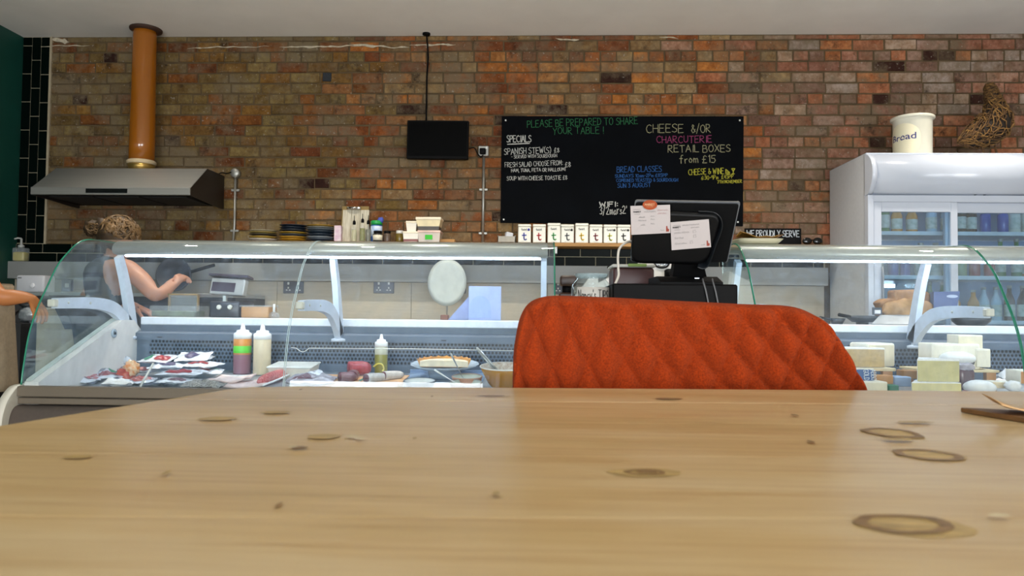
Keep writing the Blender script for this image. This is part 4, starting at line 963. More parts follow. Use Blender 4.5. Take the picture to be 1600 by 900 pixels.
# ================================================================== FRIDGE AND WHAT STANDS ON IT
Mfr = mat('fridge_white', '#c2cad8', .22, var=.02, nscale=3); Mfrside = mat('fridge_side_grey', '#c6cbd2', .5, var=.03, nscale=50)
Mfrglass = glassmat('fridge_glass', (.80, .92, 1.0), .01, smear=6, ior=2.1)  # blue tint stands in for the street reflection on the doors
FX0, FX1, FB, FT = 1.995, 3.55, 5.17, E+1.006
frg = thing('drinks_fridge', 'tall white drinks fridge with sliding glass doors against the brick wall', 'fridge', (2.7, 4.85, 0))
MB().b2((FX0, 4.62, .06), (FX0+.03, FB, FT-.004)).build('side_panel', Mfrside, frg)
MB().b2((FX1-.03, 4.62, .06), (FX1, FB, FT-.004)).build('side_panel', Mfrside, frg)
MB().b2((FX0+.03, FB-.03, .06), (FX1-.03, FB, FT-.004)).build('back_panel', mat('liner_blue_reflection', '#86a3c4', .4, var=.03), frg)  # blue of the street reflected in the doors, painted on the back panel
MB().b2((FX0, 4.60, FT-.012), (FX1, FB, FT), .003).build('top_panel', Mfr, frg)
MB().b2((FX0, 4.62, .0), (FX1, FB, .14)).build('base_panel', Mfr, frg)
MB().b2((FX0+.03, 4.66, .14), (FX1-.03, FB-.03, .17)).build('floor_liner', Mfr, frg)
cnp = cr([(4.64, 1.0), (4.60, .995), (4.545, .955), (4.52, .90), (4.525, .83), (4.565, .762), (4.60, .745), (4.64, .742)], 6)
MB().prism([(y, E+z) for y, z in cnp], FX0+.028, FX1-.028, 'x', True).build('canopy', Mfr, frg)
for x in (FX0, FX1-.03): MB().prism([(y-.006, E+z) for y, z in cnp], x, x+.03, 'x', True).build('canopy_cap', Mfr, frg)
for dx in (0, .055): MB().lathe([(.011, 0), (.011, .012)], T((at(1526, 304, 4.58).x+dx, 4.60, E+.75), rx=R(90)), 10, sy=.5).build('lock_hole', Mdark, frg)
zt_, zb_ = E+.742, .2
MB().b2((FX0, 4.575, zb_), (FX0+.035, 4.64, zt_), .003).build('front_stile', Mfr, frg)
MB().b2((FX0+.03, 4.58, E+.70), (FX1, 4.64, zt_), .003).build('head_rail', Mfr, frg)
MB().b2((FX0+.03, 4.575, zb_-.06), (FX1, 4.64, zb_), .003).build('sill_rail', Mfr, frg)
def door(xa, xb, y, fw):
    d_ = MB()
    zt2 = E+.70; d_.b2((xa, y-.014, zb_), (xa+fw[0], y+.014, zt2), .003).b2((xb-fw[1], y-.014, zb_), (xb, y+.014, zt2), .003)
    d_.b2((xa+fw[0], y-.0135, zt2-.06), (xb-fw[1], y+.0135, zt2), .002).b2((xa+fw[0], y-.0135, zb_), (xb-fw[1], y+.0135, zb_+.06), .002)
    d_ = d_.build('sliding_door', Mfr, frg)
    MB().b2((xa+fw[0]-.004, y-.003, zb_+.055), (xb-fw[1]+.004, y+.003, zt2-.055)).build('door_glass', Mfrglass, d_)
    return d_
ax = at(1377, 360, 4.59).x; bx = at(1485, 360, 4.59).x; cx = at(1496, 360, 4.59).x
d1 = door(FX0+.036, cx, 4.598, (ax-FX0-.036, cx-bx)); d2 = door(cx-.06, FX1-.04, 4.628, (.065, .06))
MB().tube([(FX0+.085, 4.584, E-.05), (FX0+.085, 4.572, E), (FX0+.085, 4.572, E+.26), (FX0+.085, 4.584, E+.3)], .012, 8, flat=.5).build('finger_pull', mat('grey_pull', '#8f959c', .4), d1)
MB().tube([(FX0+.06, 4.70, E+.72), (FX1-.06, 4.70, E+.72)], .012, 10).build('light_tube', mat('fridge_led', '#eef6ff', .4, var=0, emit='#c4dcff', es=3), frg)
SHF = [E+.52, E+.245, E-.03, E-.30]
Mwire = mat('wire_shelf_white', '#d6dce2', .35)
for z in SHF:
    mb = MB().b2((FX0+.035, 4.68, z-.012), (FX1-.035, 4.688, z+.012)).b2((FX0+.035, 5.1, z-.005), (FX1-.035, 5.106, z+.005))
    k = 0; x = FX0+.06
    while x < FX1-.05: mb.b2((x-.002, 4.685, z-.003), (x+.002, 5.1, z+.001)); x += .028
    mb.build('wire_shelf', Mwire, frg)
kinds = [('green glass bottle', '#1f7a3a', .030, .25, 'b'), ('orange juice bottle', '#d98a25', .033, .20, 'b'), ('clear water bottle', '#b9cdd8', .032, .22, 'b'), ('dark cola bottle', '#2c1a16', .031, .23, 'b'),
         ('blue can', '#2c4aa0', .031, .13, 'c'), ('cream milk bottle', '#ded9c6', .036, .22, 'b'), ('pale green jar', '#a9b98a', .038, .12, 'c'), ('red can', '#a8282a', .031, .13, 'c')]
protos = {}
random.seed(5); ORD = ('first', 'second', 'third', 'fourth', 'fifth', 'sixth', 'seventh', 'eighth', 'ninth', 'tenth', 'eleventh', 'twelfth', 'thirteenth', 'fourteenth', 'fifteenth', 'sixteenth', 'seventeenth', 'eighteenth', 'nineteenth', 'twentieth', 'twenty-first', 'twenty-second')
for si, z in enumerate(SHF):
    x = FX0+.085; k = 0
    while x < FX1-.1:
        nm, c, r_, h, ty = kinds[(k//2 + si*3) % len(kinds)]
        key = (nm, si); lab = '%s, %s from the left on the %s wire shelf in the drinks fridge' % (nm, ORD[k], ('top', 'second', 'third', 'lowest')[si])
        if nm in protos: copy_tree(protos[nm], (x, 4.76+random.uniform(0, .04), z+.0035), lab, '%ss on the %s fridge shelf' % (nm, ('top', 'second', 'third', 'lowest')[si]))
        else:
            t = thing(nm.replace(' ', '_') if ty == 'b' else nm.replace(' ', '_'), lab, 'bottle' if ty == 'b' else ('can' if 'can' in nm else 'jar'), (x, 4.77, z+.0035), '%ss on the %s fridge shelf' % (nm, ('top', 'second', 'third', 'lowest')[si]))
            O_ = Matrix.Translation((x, 4.77, z+.0035)); M_ = mat('drink_'+nm.replace(' ', '_'), c, .2)
            if ty == 'b':
                MB().lathe([(r_*.9, 0), (r_, .006), (r_, h*.58), (r_*.42, h*.8), (r_*.4, h*.94)], O_, 16).build('bottle', M_, t)
                MB().lathe([(r_*1.01, h*.15), (r_*1.01, h*.48)], O_, 16, cap=False).build('label', mat('drink_label_'+nm.replace(' ', '_'), '#d9d6c8', .6, nscale=40, col2='#a8b0a0'), t)
                MB().lathe([(r_*.45, h*.92), (r_*.45, h)], O_, 12).build('cap', mat('cap_metal', '#b0b0a8', .4, .5), t)
            else:
                MB().lathe([(r_*.85, 0), (r_, .008), (r_, h*.9), (r_*.85, h)], O_, 16).build('body', M_, t)
                MB().lathe([(r_*.86, h), (r_*.86, h+.004)], O_, 16).build('lid', Malu, t)
            protos[nm] = t
        x += r_*2+.012+random.choice((0, .004, .03)); k += 1

# bread bin
bz = FT; bp_ = at(1426, 237, 4.80); bn = thing('bread_bin', 'tall cream enamel bread bin with blue lettering on top of the fridge', 'bin', (bp_.x, 4.80, FT))
rb = 27.5*pxm(4.8); hb = at(1426, 184, 4.80).z - FT
Men = mat('cream_enamel', '#dfdccb', .2, var=.03, coat=.3)
MB().lathe([(rb*.95, 0), (rb*.98, .006), (rb, hb*.9), (rb*1.06, hb*.93)], Matrix.Translation((bp_.x, 4.8, FT)), 40).build('body', Men, bn)
MB().lathe([(rb*1.06, hb*.92), (rb*1.13, hb*.94), (rb*1.13, hb*.985), (rb*1.08, hb), (rb*.9, hb*1.01)], Matrix.Translation((bp_.x, 4.8, FT)), 40).build('lid', Men, bn)
def on_cyl(cx, cy, r_, ang, z): return Vector((cx + r_*math.sin(ang), cy - r_*math.cos(ang), z))
mb = MB(); A0 = R(-57); npt = 40; ctr = on_cyl(bp_.x, 4.8, rb*1.004, A0, FT+hb*.46); vs = [ctr]
for k in range(npt):
    a = 2*PI*k/npt; vs.append(on_cyl(bp_.x, 4.8, rb*1.006, A0 + math.copysign(abs(math.cos(a))**.8, math.cos(a))*.86, FT + hb*.44 + math.copysign(abs(math.sin(a))**.7, math.sin(a))*hb*.36))
rows = []
for i in range(9):
    row = []
    for k in range(npt+1):
        a = 2*PI*k/npt; s_ = i/8; ca, sa = math.cos(a), math.sin(a)
        row.append(on_cyl(bp_.x, 4.8, rb*1.008, A0 + s_*ca*.95, FT + hb*.40 + s_*math.copysign(abs(sa)**.75, sa)*hb*.40))
    rows.append(row)
MB().sheet(rows).build('label_panel', mat('ivory_panel', '#e3dcbf', .3, var=.02), bn)
cu = bpy.data.curves.new('lettering', 'FONT'); cu.body = 'Bread'; cu.size = 1; cu.offset = .012; cu.resolution_u = 3
to = bpy.data.objects.new('lettering', cu); C.objects.link(to); bpy.context.view_layer.update()
tm = bpy.data.meshes.new_from_object(to.evaluated_get(bpy.context.evaluated_depsgraph_get())); C.objects.unlink(to); bpy.data.objects.remove(to)
bm = bmesh.new(); bm.from_mesh(tm); bmesh.ops.triangulate(bm, faces=bm.faces); 
wds = max(v.co.x for v in bm.verts); k = .86*2*rb*.92/wds/1.05
mb = MB(); vv = []
for v in bm.verts:
    vv.append(on_cyl(bp_.x, 4.8, rb*1.012, A0 - .72 + v.co.x/wds*1.44, FT + hb*.40 + v.co.y*.058 + (.004 if v.co.x > wds*.5 else 0)))
bm.verts.index_update(); mb.add(vv, [[v.index for v in f.verts] for f in bm.faces], False); bm.free()
mb.build('lettering', mat('ink_blue', '#2c3070', .5), bn)

# wicker hen
hn = thing('wicker_hen', 'brown woven twig hen standing on the fridge at the right', 'ornament', (at(1540, 237, 4.78).x, 4.78, FT))
HY = 4.78; sp_ = [(1497, 223, 2), (1505, 219, 11), (1517, 215, 18), (1532, 209, 23), (1545, 203, 27), (1553, 194, 27), (1556, 182, 23), (1555, 170, 17), (1552, 158, 13), (1549, 146, 10), (1547, 137, 9), (1547, 131, 6)]
spw = [(at(a, b, HY), c*pxm(HY)) for a, b, c in sp_]
mb = MB().tube([p for p, _ in spw], [r_*.86 for _, r_ in spw], 16); mb.build('body', mat('dark_twig_core', '#1c1309', .9, bump=.8, bscale=30), hn)
random.seed(3); Mtw = [mat('twig_a', '#4f3516', .8, var=.3, nscale=40), mat('twig_b', '#745427', .8, var=.3, nscale=40)]
def hen_pt(s, a, k=1.0):
    q = s*(len(spw)-1); i = int(min(q, len(spw)-2)); f = q-i
    p = spw[i][0].lerp(spw[i+1][0], f); r_ = spw[i][1]*(1-f)+spw[i+1][1]*f
    t = (spw[i+1][0]-spw[i][0]).normalized(); u = t.cross(Vector((0, 1, 0))).normalized(); w_ = t.cross(u)
    return p + (u*math.cos(a)+w_*math.sin(a))*r_*k
for m_i in range(2):
    mb = MB()
    for i in range(170):
        s = random.random(); a = random.random()*2*PI; ds = random.uniform(-.35, .35); da = random.uniform(-1.6, 1.6)
        if s > .7: ds *= .3; da = random.choice((-1, 1))*random.uniform(2, 4)
        pts = [hen_pt(min(1, max(0, s+ds*t/6)), a+da*t/6, .93 + .1*math.sin(t*1.7+i)) for t in range(7)]
        mb.tube(pts, random.uniform(.0022, .0042), 5)
    o = mb.build('woven_twigs', Mtw[m_i], hn); o['kind'] = 'stuff'
for x in (1532, 1552): MB().tube([at(x, 218, HY), at(x+3, 230, HY), Vector((at(x+6, 237, HY).x, HY-.01, FT+.003))], .006, 6).build('foot', Mtw[0], hn)

# ================================================================== TILL
tY = 2.42
till = thing('till_terminal', 'black touchscreen till seen from behind on the service counter', 'till', (at(1080, 443, tY).x, tY, E+.09))
drw = thing('cash_drawer', 'black cash drawer box under the till terminal', 'drawer', (at(1055, 470, 2.32).x, 2.5, E))
dzt = at(1055, 443.5, 2.30).z; xa, xb = at(957, 455, 2.3).x, at(1153, 455, 2.3).x
MB().b2((xa, 2.30, E-.002), (xb, 2.72, dzt), .005).build('casing', Mblkm, drw)
MB().b2((xa+.006, 2.716, E+.012), (xb-.006, 2.726, dzt-.012)).build('drawer_front', Mblkm, drw)
for px in (1098, 1113): MB().tube(cr([tuple(q) for q in (at(px, 436, 2.36), at(px+1, 441, 2.31), at(px+5, 455, 2.293), at(px+9, 475, 2.293))], 5), .0026, 6).build('cable', mat('grey_cable', '#6a6a6c', .5), drw)
# monitor: leaning slab built from four corners
Yt, Yb = 2.36, 2.44
c4 = [at(992, 313, Yt+.05), at(1157, 316, Yt-.02), at(1137, 410, Yb-.02), at(985, 408, Yb+.05)]
nrm = (c4[1]-c4[0]).cross(c4[3]-c4[0]).normalized()
if nrm.y > 0: nrm = -nrm
def slab(c4, t0, t1, inset=0, rad=0.0, n_=5):
    """rounded quad slab from t0 to t1 along the outward normal"""
    ctr = sum(c4, Vector())/4; cs = []
    for i in range(4):
        p, a, b = c4[i], c4[i-1], c4[(i+1) % 4]; da, db = (a-p).normalized(), (b-p).normalized(); p2 = p + (da+db)*inset
        if rad <= 0: cs.append(p2); continue
        for k in range(n_+1):
            f = k/n_; q0, q1 = p2+da*rad, p2+db*rad; cs.append((q0*(1-f)**2 + p2*2*f*(1-f) + q1*f*f))
    n = len(cs); mb = MB(); vs = [v + nrm*t0 for v in cs] + [v + nrm*t1 for v in cs]
    return mb.add(vs, [list(range(n))[::-1], [n+i for i in range(n)]] + [(i, (i+1) % n, n+(i+1) % n, n+i) for i in range(n)])
Mrim = mat('silver_rim', '#8f949a', .3, .7)
slab(c4, -.014, 0, 0, .008).build('bezel', Mrim, till)
o = slab(c4, -.002, .012, .004, .008).build('back_shell', Mblkm, till)
c5 = [c4[0]+(c4[3]-c4[0])*.12, c4[0]+(c4[1]-c4[0])*.86+(c4[3]-c4[0])*.14, c4[3]+(c4[2]-c4[3])*.80, c4[3]]
o = slab(c5, .008, .034, 0, .045, 8).build('rear_housing', mat('black_satin', '#030304', .4, var=.05, spec=.25), till); bv = o.modifiers.new('bevel', 'BEVEL'); bv.width = .012; bv.segments = 4; bv.limit_method = 'ANGLE'
# soft grey highlight on the housing's rounded edge, modelled as a flat strip
p_ = [c5[0].lerp(c5[1], .72), c5[0].lerp(c5[1], .9) + (c5[3]-c5[0])*.02, c5[1].lerp(c5[2], .22), c5[1].lerp(c5[2], .6), c5[2].lerp(c5[3], .02) , c5[2].lerp(c5[3], .12)]
MB().tube([Vector(q)+nrm*.026 for q in cr([tuple(v) for v in p_], 6)], .02, 10, flat=.16).build('highlight_curve', mat('till_highlight_grey', '#161a1f', .3, .1), till)
slab([v - nrm*.016 for v in c4], -.001, .001, .012, .004).build('touch_screen', Mblkg, till)
nk = MB(); nt_, nb_ = [at(1056, 398, 2.42), at(1096, 398, 2.42)], [at(1050, 440, 2.47), at(1106, 440, 2.47)]
nk.add([nt_[0], nt_[1], nb_[1], nb_[0]] + [v+Vector((0, .06, 0)) for v in (nt_[0], nt_[1], nb_[1], nb_[0])], [(0, 3, 2, 1), (4, 5, 6, 7), (0, 1, 5, 4), (1, 2, 6, 5), (2, 3, 7, 6), (3, 0, 4, 7)])
nk.build('neck', Mblkm, till)
bs = MB(); a, b, c_, d_ = at(1032, 443, 2.36), at(1130, 443, 2.36), at(1124, 434, 2.42), at(1046, 434, 2.42)
bs.prism([(2.36, dzt+.0005), (2.36, dzt+.008), (2.44, dzt+.03), (2.62, dzt+.03), (2.62, dzt+.0005)], a.x, b.x, 'x').build('base', Mblkm, till)
MB().b2((at(1085, 437, 2.4).x, 2.395, dzt+.021), (at(1092, 437, 2.4).x, 2.40, dzt+.024)).build('maker_plate', Mrim, till)
# cards pinned to the back of the till, and a round sticker
Mcard = mat('card_stock', '#c6bcba', .85, var=.02)
def on_mon(px, py, off):                                    # point of a pixel ray on the plane of the monitor back, pushed outwards
    d = at(px, py, 2.0)-Vector((0, 0, E)); o_ = Vector((0, 0, E)); t = (c4[0]+nrm*off-o_).dot(nrm)/d.dot(nrm); return o_+d*t
def card(corners, label, off, lines, nm='menu_card'):
    q = [on_mon(x, y, off) for x, y in corners]; t = thing(nm, label, 'card', sum(q, Vector())/4)
    vs = q + [v - nrm*.0012 for v in q]; MB().add(vs, [(0, 1, 2, 3), (7, 6, 5, 4), (0, 4, 5, 1), (1, 5, 6, 2), (2, 6, 7, 3), (3, 7, 4, 0)]).build('card', Mcard, t)
    U = (q[1]-q[0]).normalized(); V = nrm.cross(U).normalized(); V = V if V.z > 0 else -V; W_, H_ = (q[1]-q[0]).length, (q[3]-q[0]).length
    mb = MB(); mr = MB(); mk = MB()
    for (u, v, s_, wd, txt, which) in lines:
        write({'g': mb, 'r': mr, 'k': mk}[which], txt, q[0] + U*(u*W_) - V*(v*H_) + nrm*.0002, U, V, nrm, s_*H_, wd*W_, .0006 if which != 'k' else .0012, .0002, .02)
    mb.build('handwriting', mat('pencil_grey', '#8a8583', .8), t); mk.build('heading', mat('ink_black', '#2a2626', .7), t)
    if mr.v: mr.build('red_notes', mat('faint_red_ink', '#b08a88', .8), t)
    z_ = MB(); o_ = q[2] + U*(-.11*W_) + V*(.05*H_) + nrm*.0003
    z_.add([o_ + U*a + V*b for a, b in ((0, 0), (.07*W_, .0), (.085*W_, .08*H_), (.05*W_, .1*H_), (.035*W_, .2*H_), (.008*W_, .19*H_))], [(0, 1, 2, 3, 4, 5)]); z_.build('corner_emblem', mat('emblem_red', '#9a4636', .7), t)
    mb = MB(); write(mb, '#5', o_ - U*.14*W_ + V*.03*H_, U, V, nrm, .05*H_, .1*W_, .0005, .0002, .02); mb.build('flourish', MATS['pencil_grey'], t)
    return t
card([(985, 322), (1047, 320), (1047.5, 364), (986.5, 367)], 'white handwritten card with red emblem on the upper left of the till back', .038,
     [(.07, .23, .045, .2, 'MARKET', 'k'), (.34, .24, .06, .3, '#12', 'g'), (.68, .2, .06, .27, '#12', 'r'), (.68, .31, .06, .22, '#10', 'r'), (.2, .42, .05, .16, '#8', 'g'), (.5, .39, .05, .1, '#4', 'g'), (.19, .53, .05, .2, '#9', 'g'), (.5, .5, .05, .1, '#4', 'g'), (.24, .69, .05, .12, '#6', 'g'), (.5, .65, .05, .1, '#4', 'g'), (.07, .14, .03, .18, '#7', 'g'), (.09, .3, .03, .15, '#6', 'g')])
card([(1047.5, 347.5), (1107.5, 342.5), (1111, 386), (1049.5, 391)], 'white handwritten price card with red emblem lower on the till back', .0395,
     [(.05, .22, .05, .21, 'MARKET', 'k'), (.3, .17, .06, .44, '#17', 'g'), (.52, .27, .05, .22, '#9', 'g'), (.07, .43, .08, .4, '#13', 'g'), (.56, .43, .1, .1, '£5', 'g'), (.07, .62, .08, .24, '#9', 'g'), (.56, .6, .1, .1, '£5', 'g'), (.07, .82, .08, .32, '#11', 'g'), (.46, .8, .1, .1, '£5', 'g'), (.07, .14, .03, .18, '#7', 'g'), (.09, .3, .03, .15, '#6', 'g')])
q = on_mon(1015.5, 320, .0405); stt = thing('round_sticker', 'round orange sticker holding the upper card on the till', 'sticker', q)
U = (c4[1]-c4[0]).normalized(); V = nrm.cross(U); V = V if V.z > 0 else -V; rs = 10.5*pxm(2.4)
vs = [q + (U*math.cos(2*PI*k/28)*1.05 + V*math.sin(2*PI*k/28)*.72)*rs + nrm*d for d in (0, .0015) for k in range(28)]
MB().add(vs, [list(range(28))[::-1], list(range(28, 56))] + [(k, (k+1) % 28, 28+(k+1) % 28, 28+k) for k in range(28)]).build('disc', mat('orange_sticker', '#a8481c', .5), stt)
mb = write(MB(), 'MARKET', q - U*rs*.72 + nrm*.0016 - V*rs*.1, U, V, nrm, rs*.3, rs*1.44, .0012, .0002, .01); write(mb, '-------', q - U*rs*.5 + nrm*.0016 - V*rs*.42, U, V, nrm, rs*.3, rs*1.0, .0008, .0002, .01); mb.build('lettering', mat('sticker_print', '#e2b58a', .6), stt)

# ---- beside the till: tips jar, brown tub, white cable, things behind
Mjar = glassmat('jar_glass', (.88, .93, .94), .06, (.7, .8, .86), smear=40)
jx, jy = at(924, 450, 2.45).x, 2.45; rj = 31*pxm(2.45); jz = E-.003
tj = thing('tips_jar', 'large glass jar with a paper tips label beside the till', 'jar', (jx, jy, jz))
ht = at(924, 428, 2.45).z - jz
MB().lathe([(rj*.9, 0), (rj, .006), (rj, ht*.62), (rj*.96, ht*.72), (rj*.72, ht*.86), (rj*.72, ht*.93), (rj*.8, ht*.95), (rj*.8, ht)], Matrix.Translation((jx, jy, jz)), 32, cap=False).build('jar', Mjar, tj)
MB().lathe([(rj*.9, .0015), (rj*.9, .004)], Matrix.Translation((jx, jy, jz)), 32).build('jar_base', Mjar, tj)
MB().lathe([(rj*.74, ht*.9), (rj*.83, ht*.955), (rj*.83, ht), (rj*.74, ht*1.0)], Matrix.Translation((jx, jy, jz)), 32, cap=False).build('rim', mat('thick_glass_rim', '#9fb3b8', .1, var=.2, nscale=60, alpha=.55), tj)
rows = [[on_cyl(jx, jy, rj*1.006, a/20*1.9-.85, z) for a in range(21)] for z in (jz+ht*.12, jz+ht*.66)]
MB().sheet(rows, .0008, True, (0, -1, 0)).build('paper_label', mat('jar_paper', '#bdb9b2', .8, var=.05), tj)
# lettering bent round the jar
mb = write(MB(), "Nancy's TIPS", Vector((0, 0, 0)), Vector((1, 0, 0)), Vector((0, 0, 1)), Vector((0, -1, 0)), .030, .105, .0022, .0003, .02)
mb.v = [on_cyl(jx, jy, rj*1.02 + .001 - v.y, -.72 + v.x/rj, jz+ht*.36+v.z) for v in mb.v]; mb.build('lettering', mat('ink_black', '#2a2626', .7), tj)
cp_ = [at(987, 377, 2.5), at(978, 379, 2.48), at(968, 388, 2.46), at(965.5, 402, 2.46), at(966, 418, 2.46), at(966.5, 430, 2.45), at(962, 442, 2.43), at(957, 450, 2.40), at(955, 458, 2.39)]
solo(MB().tube([Vector(q) for q in cr([tuple(p) for p in cp_], 5)], .0042, 8), 'white_cable', mat('white_cable', '#c9c2b6', .5), 'white cable looping down from the till beside the tips jar', 'cable', cp_[-1])
tb = thing('brown_tub', 'large dark brown translucent tub with pale lid behind the cash drawer', 'tub', (at(985, 450, 2.85).x, 2.85, E-.003))
xa, xb = at(956, 440, 2.8).x, at(1020, 440, 2.8).x; za, zb2 = E-.003, at(985, 419, 2.8).z
MB().b2((xa, 2.76, za), (xb, 2.93, zb2), .012, 3).build('tub', mat('brown_tub', '#4a2c2c', .35, var=.2, nscale=5), tb)
MB().b2((xa-.004, 2.755, zb2), (xb+.004, 2.935, zb2+.012), .005, 2).build('lid', mat('white_lid', '#d2d3cc', .4), tb)
MB().b2((xa+.055, 2.75, zb2+.003), (xb-.03, 2.758, zb2+.014), .002).build('green_clip', mat('lid_green', '#8cab5a', .5), tb)
# espresso machine on the bench behind
em = thing('espresso_machine', 'white espresso machine with dark oval badge behind the till', 'coffee machine', (at(1030, 440, 4.75).x, 4.8, E-.085))
xa, xb = at(1000, 430, 4.65).x, at(1090, 430, 4.65).x
MB().b2((xa, 4.65, E+.0), (xb, 5.1, at(1030, 408, 4.65).z), .02, 3).build('body', mat('machine_white', '#c9c7c0', .3, var=.04), em)
MB().b2((xa+.02, 4.68, E-.085), (xb-.02, 5.08, E+.0)).build('base', Msteel, em)
MB().lathe([(.032, 0), (.032, .006), (.024, .008)], T((at(1034, 412, 4.65).x, 4.65, at(1034, 412, 4.65).z), rx=R(90)), 24, sx=1.5).build('badge', Mblkg, em)
MB().lathe([(.018, .0075), (.018, .009), (.010, .009), (.010, .0075)], T((at(1034, 412, 4.65).x, 4.65, at(1034, 412, 4.65).z), rx=R(90)), 20, sx=1.4).build('badge_ring', Msteel, em)
for px in (1006, 1046): 
    p = at(px, 428, 4.62); MB().lathe([(.035, 0), (.035, .04), (.02, .05)], T((p.x, 4.6, p.z-.02)), 16).tube([(p.x, 4.57, p.z), (p.x-.0, 4.47, p.z-.02)], .012).build('group_handle', Mblkm, em)
MB().tube([(xb-.06, 4.63, E+.22), (xb-.05, 4.56, E+.18), (xb-.05, 4.55, E+.02)], .007).build('steam_wand', Msteel, em)
gd = thing('coffee_grinder', 'brown and black coffee grinder on the bench left of the tips jar', 'grinder', (at(886, 430, 4.7).x, 4.75, E-.085))
p = at(886, 428, 4.7)
MB().b2((p.x-.05, 4.68, E-.085), (p.x+.05, 4.82, E+.13), .01).build('body', mat('grinder_brown', '#4a362c', .4, var=.2), gd)
MB().b2((p.x-.045, 4.60, E+.17), (p.x+.06, 4.78, E+.235), .012, 2).build('head', mat('grinder_dark', '#33241c', .35), gd)
MB().tube([(p.x, 4.72, E+.12), (p.x, 4.72, E+.18)], .03).build('chute', Mblkm, gd)
wd_ = thing('white_dispenser', 'white angled plastic dispenser with black knob behind the tips jar', 'dispenser', (at(925, 430, 4.5).x, 4.7, E-.085))
p = at(930, 425, 4.6)
MB().prism([(p.x-.11, E-.085), (p.x-.13, E+.10), (p.x-.03, E+.225), (p.x+.02, E+.225), (p.x+.02, E+.19), (p.x+.17, E+.27), (p.x+.18, E+.18), (p.x+.12, E-.085)], 4.62, 4.8, 'y').build('body', mat('machine_white', '#c9c7c0', .3), wd_)
q = at(951.5, 418, 4.61); MB().lathe([(.011, 0), (.011, .012)], T((q.x, 4.62, q.z), rx=R(90)), 12).build('knob', Mblkg, wd_)
# paper bags on a cream tray, on top of the right canopy
zc_ = E+.312; px0, px1 = at(1147, 385, 3.3).x, at(1222, 385, 3.3).x
ct = thing('cream_tray', 'shallow cream ceramic tray on the right counter canopy beside the till', 'tray', ((px0+px1)/2, 3.33, zc_))
def traymesh(x0, x1, y0, y1, z, h, t=.004, fl=.8):
    cx, cy = (x0+x1)/2, (y0+y1)/2; prof = [(fl*.95, 0), (fl, .002), (1, h), (1-.03, h), (fl-.04, .005)]
    ring = []
    for f, z_ in prof:
        for k in range(24):
            a = 2*PI*k/24; sx_ = math.copysign(abs(math.cos(a))**.45, math.cos(a)); sy_ = math.copysign(abs(math.sin(a))**.45, math.sin(a))
            ring.append((cx + sx_*(x1-x0)/2*f, cy + sy_*(y1-y0)/2*f, z+z_))
    fs = [(j*24+k, j*24+(k+1) % 24, (j+1)*24+(k+1) % 24, (j+1)*24+k) for j in range(len(prof)-1) for k in range(24)]
    return MB().add(ring, fs + [list(range(24))[::-1], [(len(prof)-1)*24+k for k in range(24)]], True)
traymesh(px0, px1, 3.235, 3.43, zc_, .022).build('tray', mat('cream_ceramic', '#c9c2a4', .4, var=.05), ct)
random.seed(9)
for i, (nm, c, dz, ang, cur) in enumerate((('buff', '#a87c2c', .033, .06, .03), ('brown', '#6b4a20', .026, -.05, .008), ('dark', '#4a361c', .022, .02, .004))):
    rows = []
    for a in range(9):
        row = []
        for b in range(13):
            u, v = b/12-.5, a/8-.5; zz = dz + cur*max(0, -u-.1)*2.4*(.8-abs(v+.1)) + .012*max(0, u-.3)*6*(i < 2) + .003*math.sin(u*11+i)
            row.append(Vector(((px0+px1)/2 + .006 + u*.175*(1+.0*i) , 3.33 + v*.13 + u*ang, zc_+zz)))
        rows.append(row)
    solo(MB().sheet(rows, .0025, True, (0, 0, -1)), 'paper_bag', mat('bag_'+nm, c, .8, var=.12, nscale=25), '%s paper bag in the cream tray on the right canopy, %s of three' % (nm, ('top', 'middle', 'bottom')[i]), 'paper bag', ((px0+px1)/2, 3.33, zc_+dz), 'paper bags in the cream tray')
# ================================================================== ON THE LEFT DISPLAY DECK
DQ = Euler((DROT, 0, 0)).to_matrix()
def dp(px, py):
    p = deck(px, py); return p
def DT(p, rz=0): return Matrix.Translation(p) @ (Euler((DROT, 0, 0)).to_matrix() @ Euler((0, 0, rz)).to_matrix()).to_4x4()
def bottle(label, px, py, wpx, hpx, liquid, cap, bands=()):
    p = dp(px, py); Y = p.y; r_ = wpx/2*pxm(Y); h = hpx*pxm(Y); t = thing('squeeze_bottle', label, 'bottle', p, 'squeeze bottles in the left counter')
    O_ = Matrix.Translation(p)
    MB().lathe([(r_*.95, 0), (r_, .004), (r_, h*.70), (r_*.97, h*.715)], O_, 24).build('bottle', mat(*liquid), t)
    for i, (z0, z1, M_) in enumerate(bands): MB().lathe([(r_*1.006, h*z0), (r_*1.012, h*z0+.001), (r_*1.012, h*z1-.001), (r_*1.006, h*z1)], O_, 24).build('band' if i else 'label_band', mat(*M_), t)
    M_ = mat(*cap)
    MB().lathe([(r_*1.02, h*.70), (r_*1.02, h*.80), (r_*.9, h*.82), (r_*.72, h*.83), (r_*.70, h*.87), (r_*.3, h*.885), (r_*.2, h*.99), (r_*.13, h)], O_, 24).build('nozzle_cap', M_, t)
    return t
wcap = ('white_cap', '#f0f2f2', .35, 0, .02)
bottle('squeeze bottle of purple and orange sauce with green label band', 378, 584, 27, 79, ('purple_sauce', '#8f6470', .35, 0, .06), wcap, ((.42, .56, ('lime_label', '#5fd62a', .5)), (.56, .705, ('orange_sauce', '#d98f35', .35)), (.385, .422, ('orange_smear', '#c98a48', .4))))
bottle('squeeze bottle of pale cream sauce with white cap', 409, 585, 27, 79, ('cream_sauce', '#d9c8a6', .4, 0, .06), wcap)
bottle('small squeeze bottle of green oil with pointed white nozzle', 595, 588, 20, 66, ('olive_sauce', '#8d8a3a', .3, 0, .05), wcap, ((.52, .70, ('cloudy_neck', '#c3c6b0', .35)),))

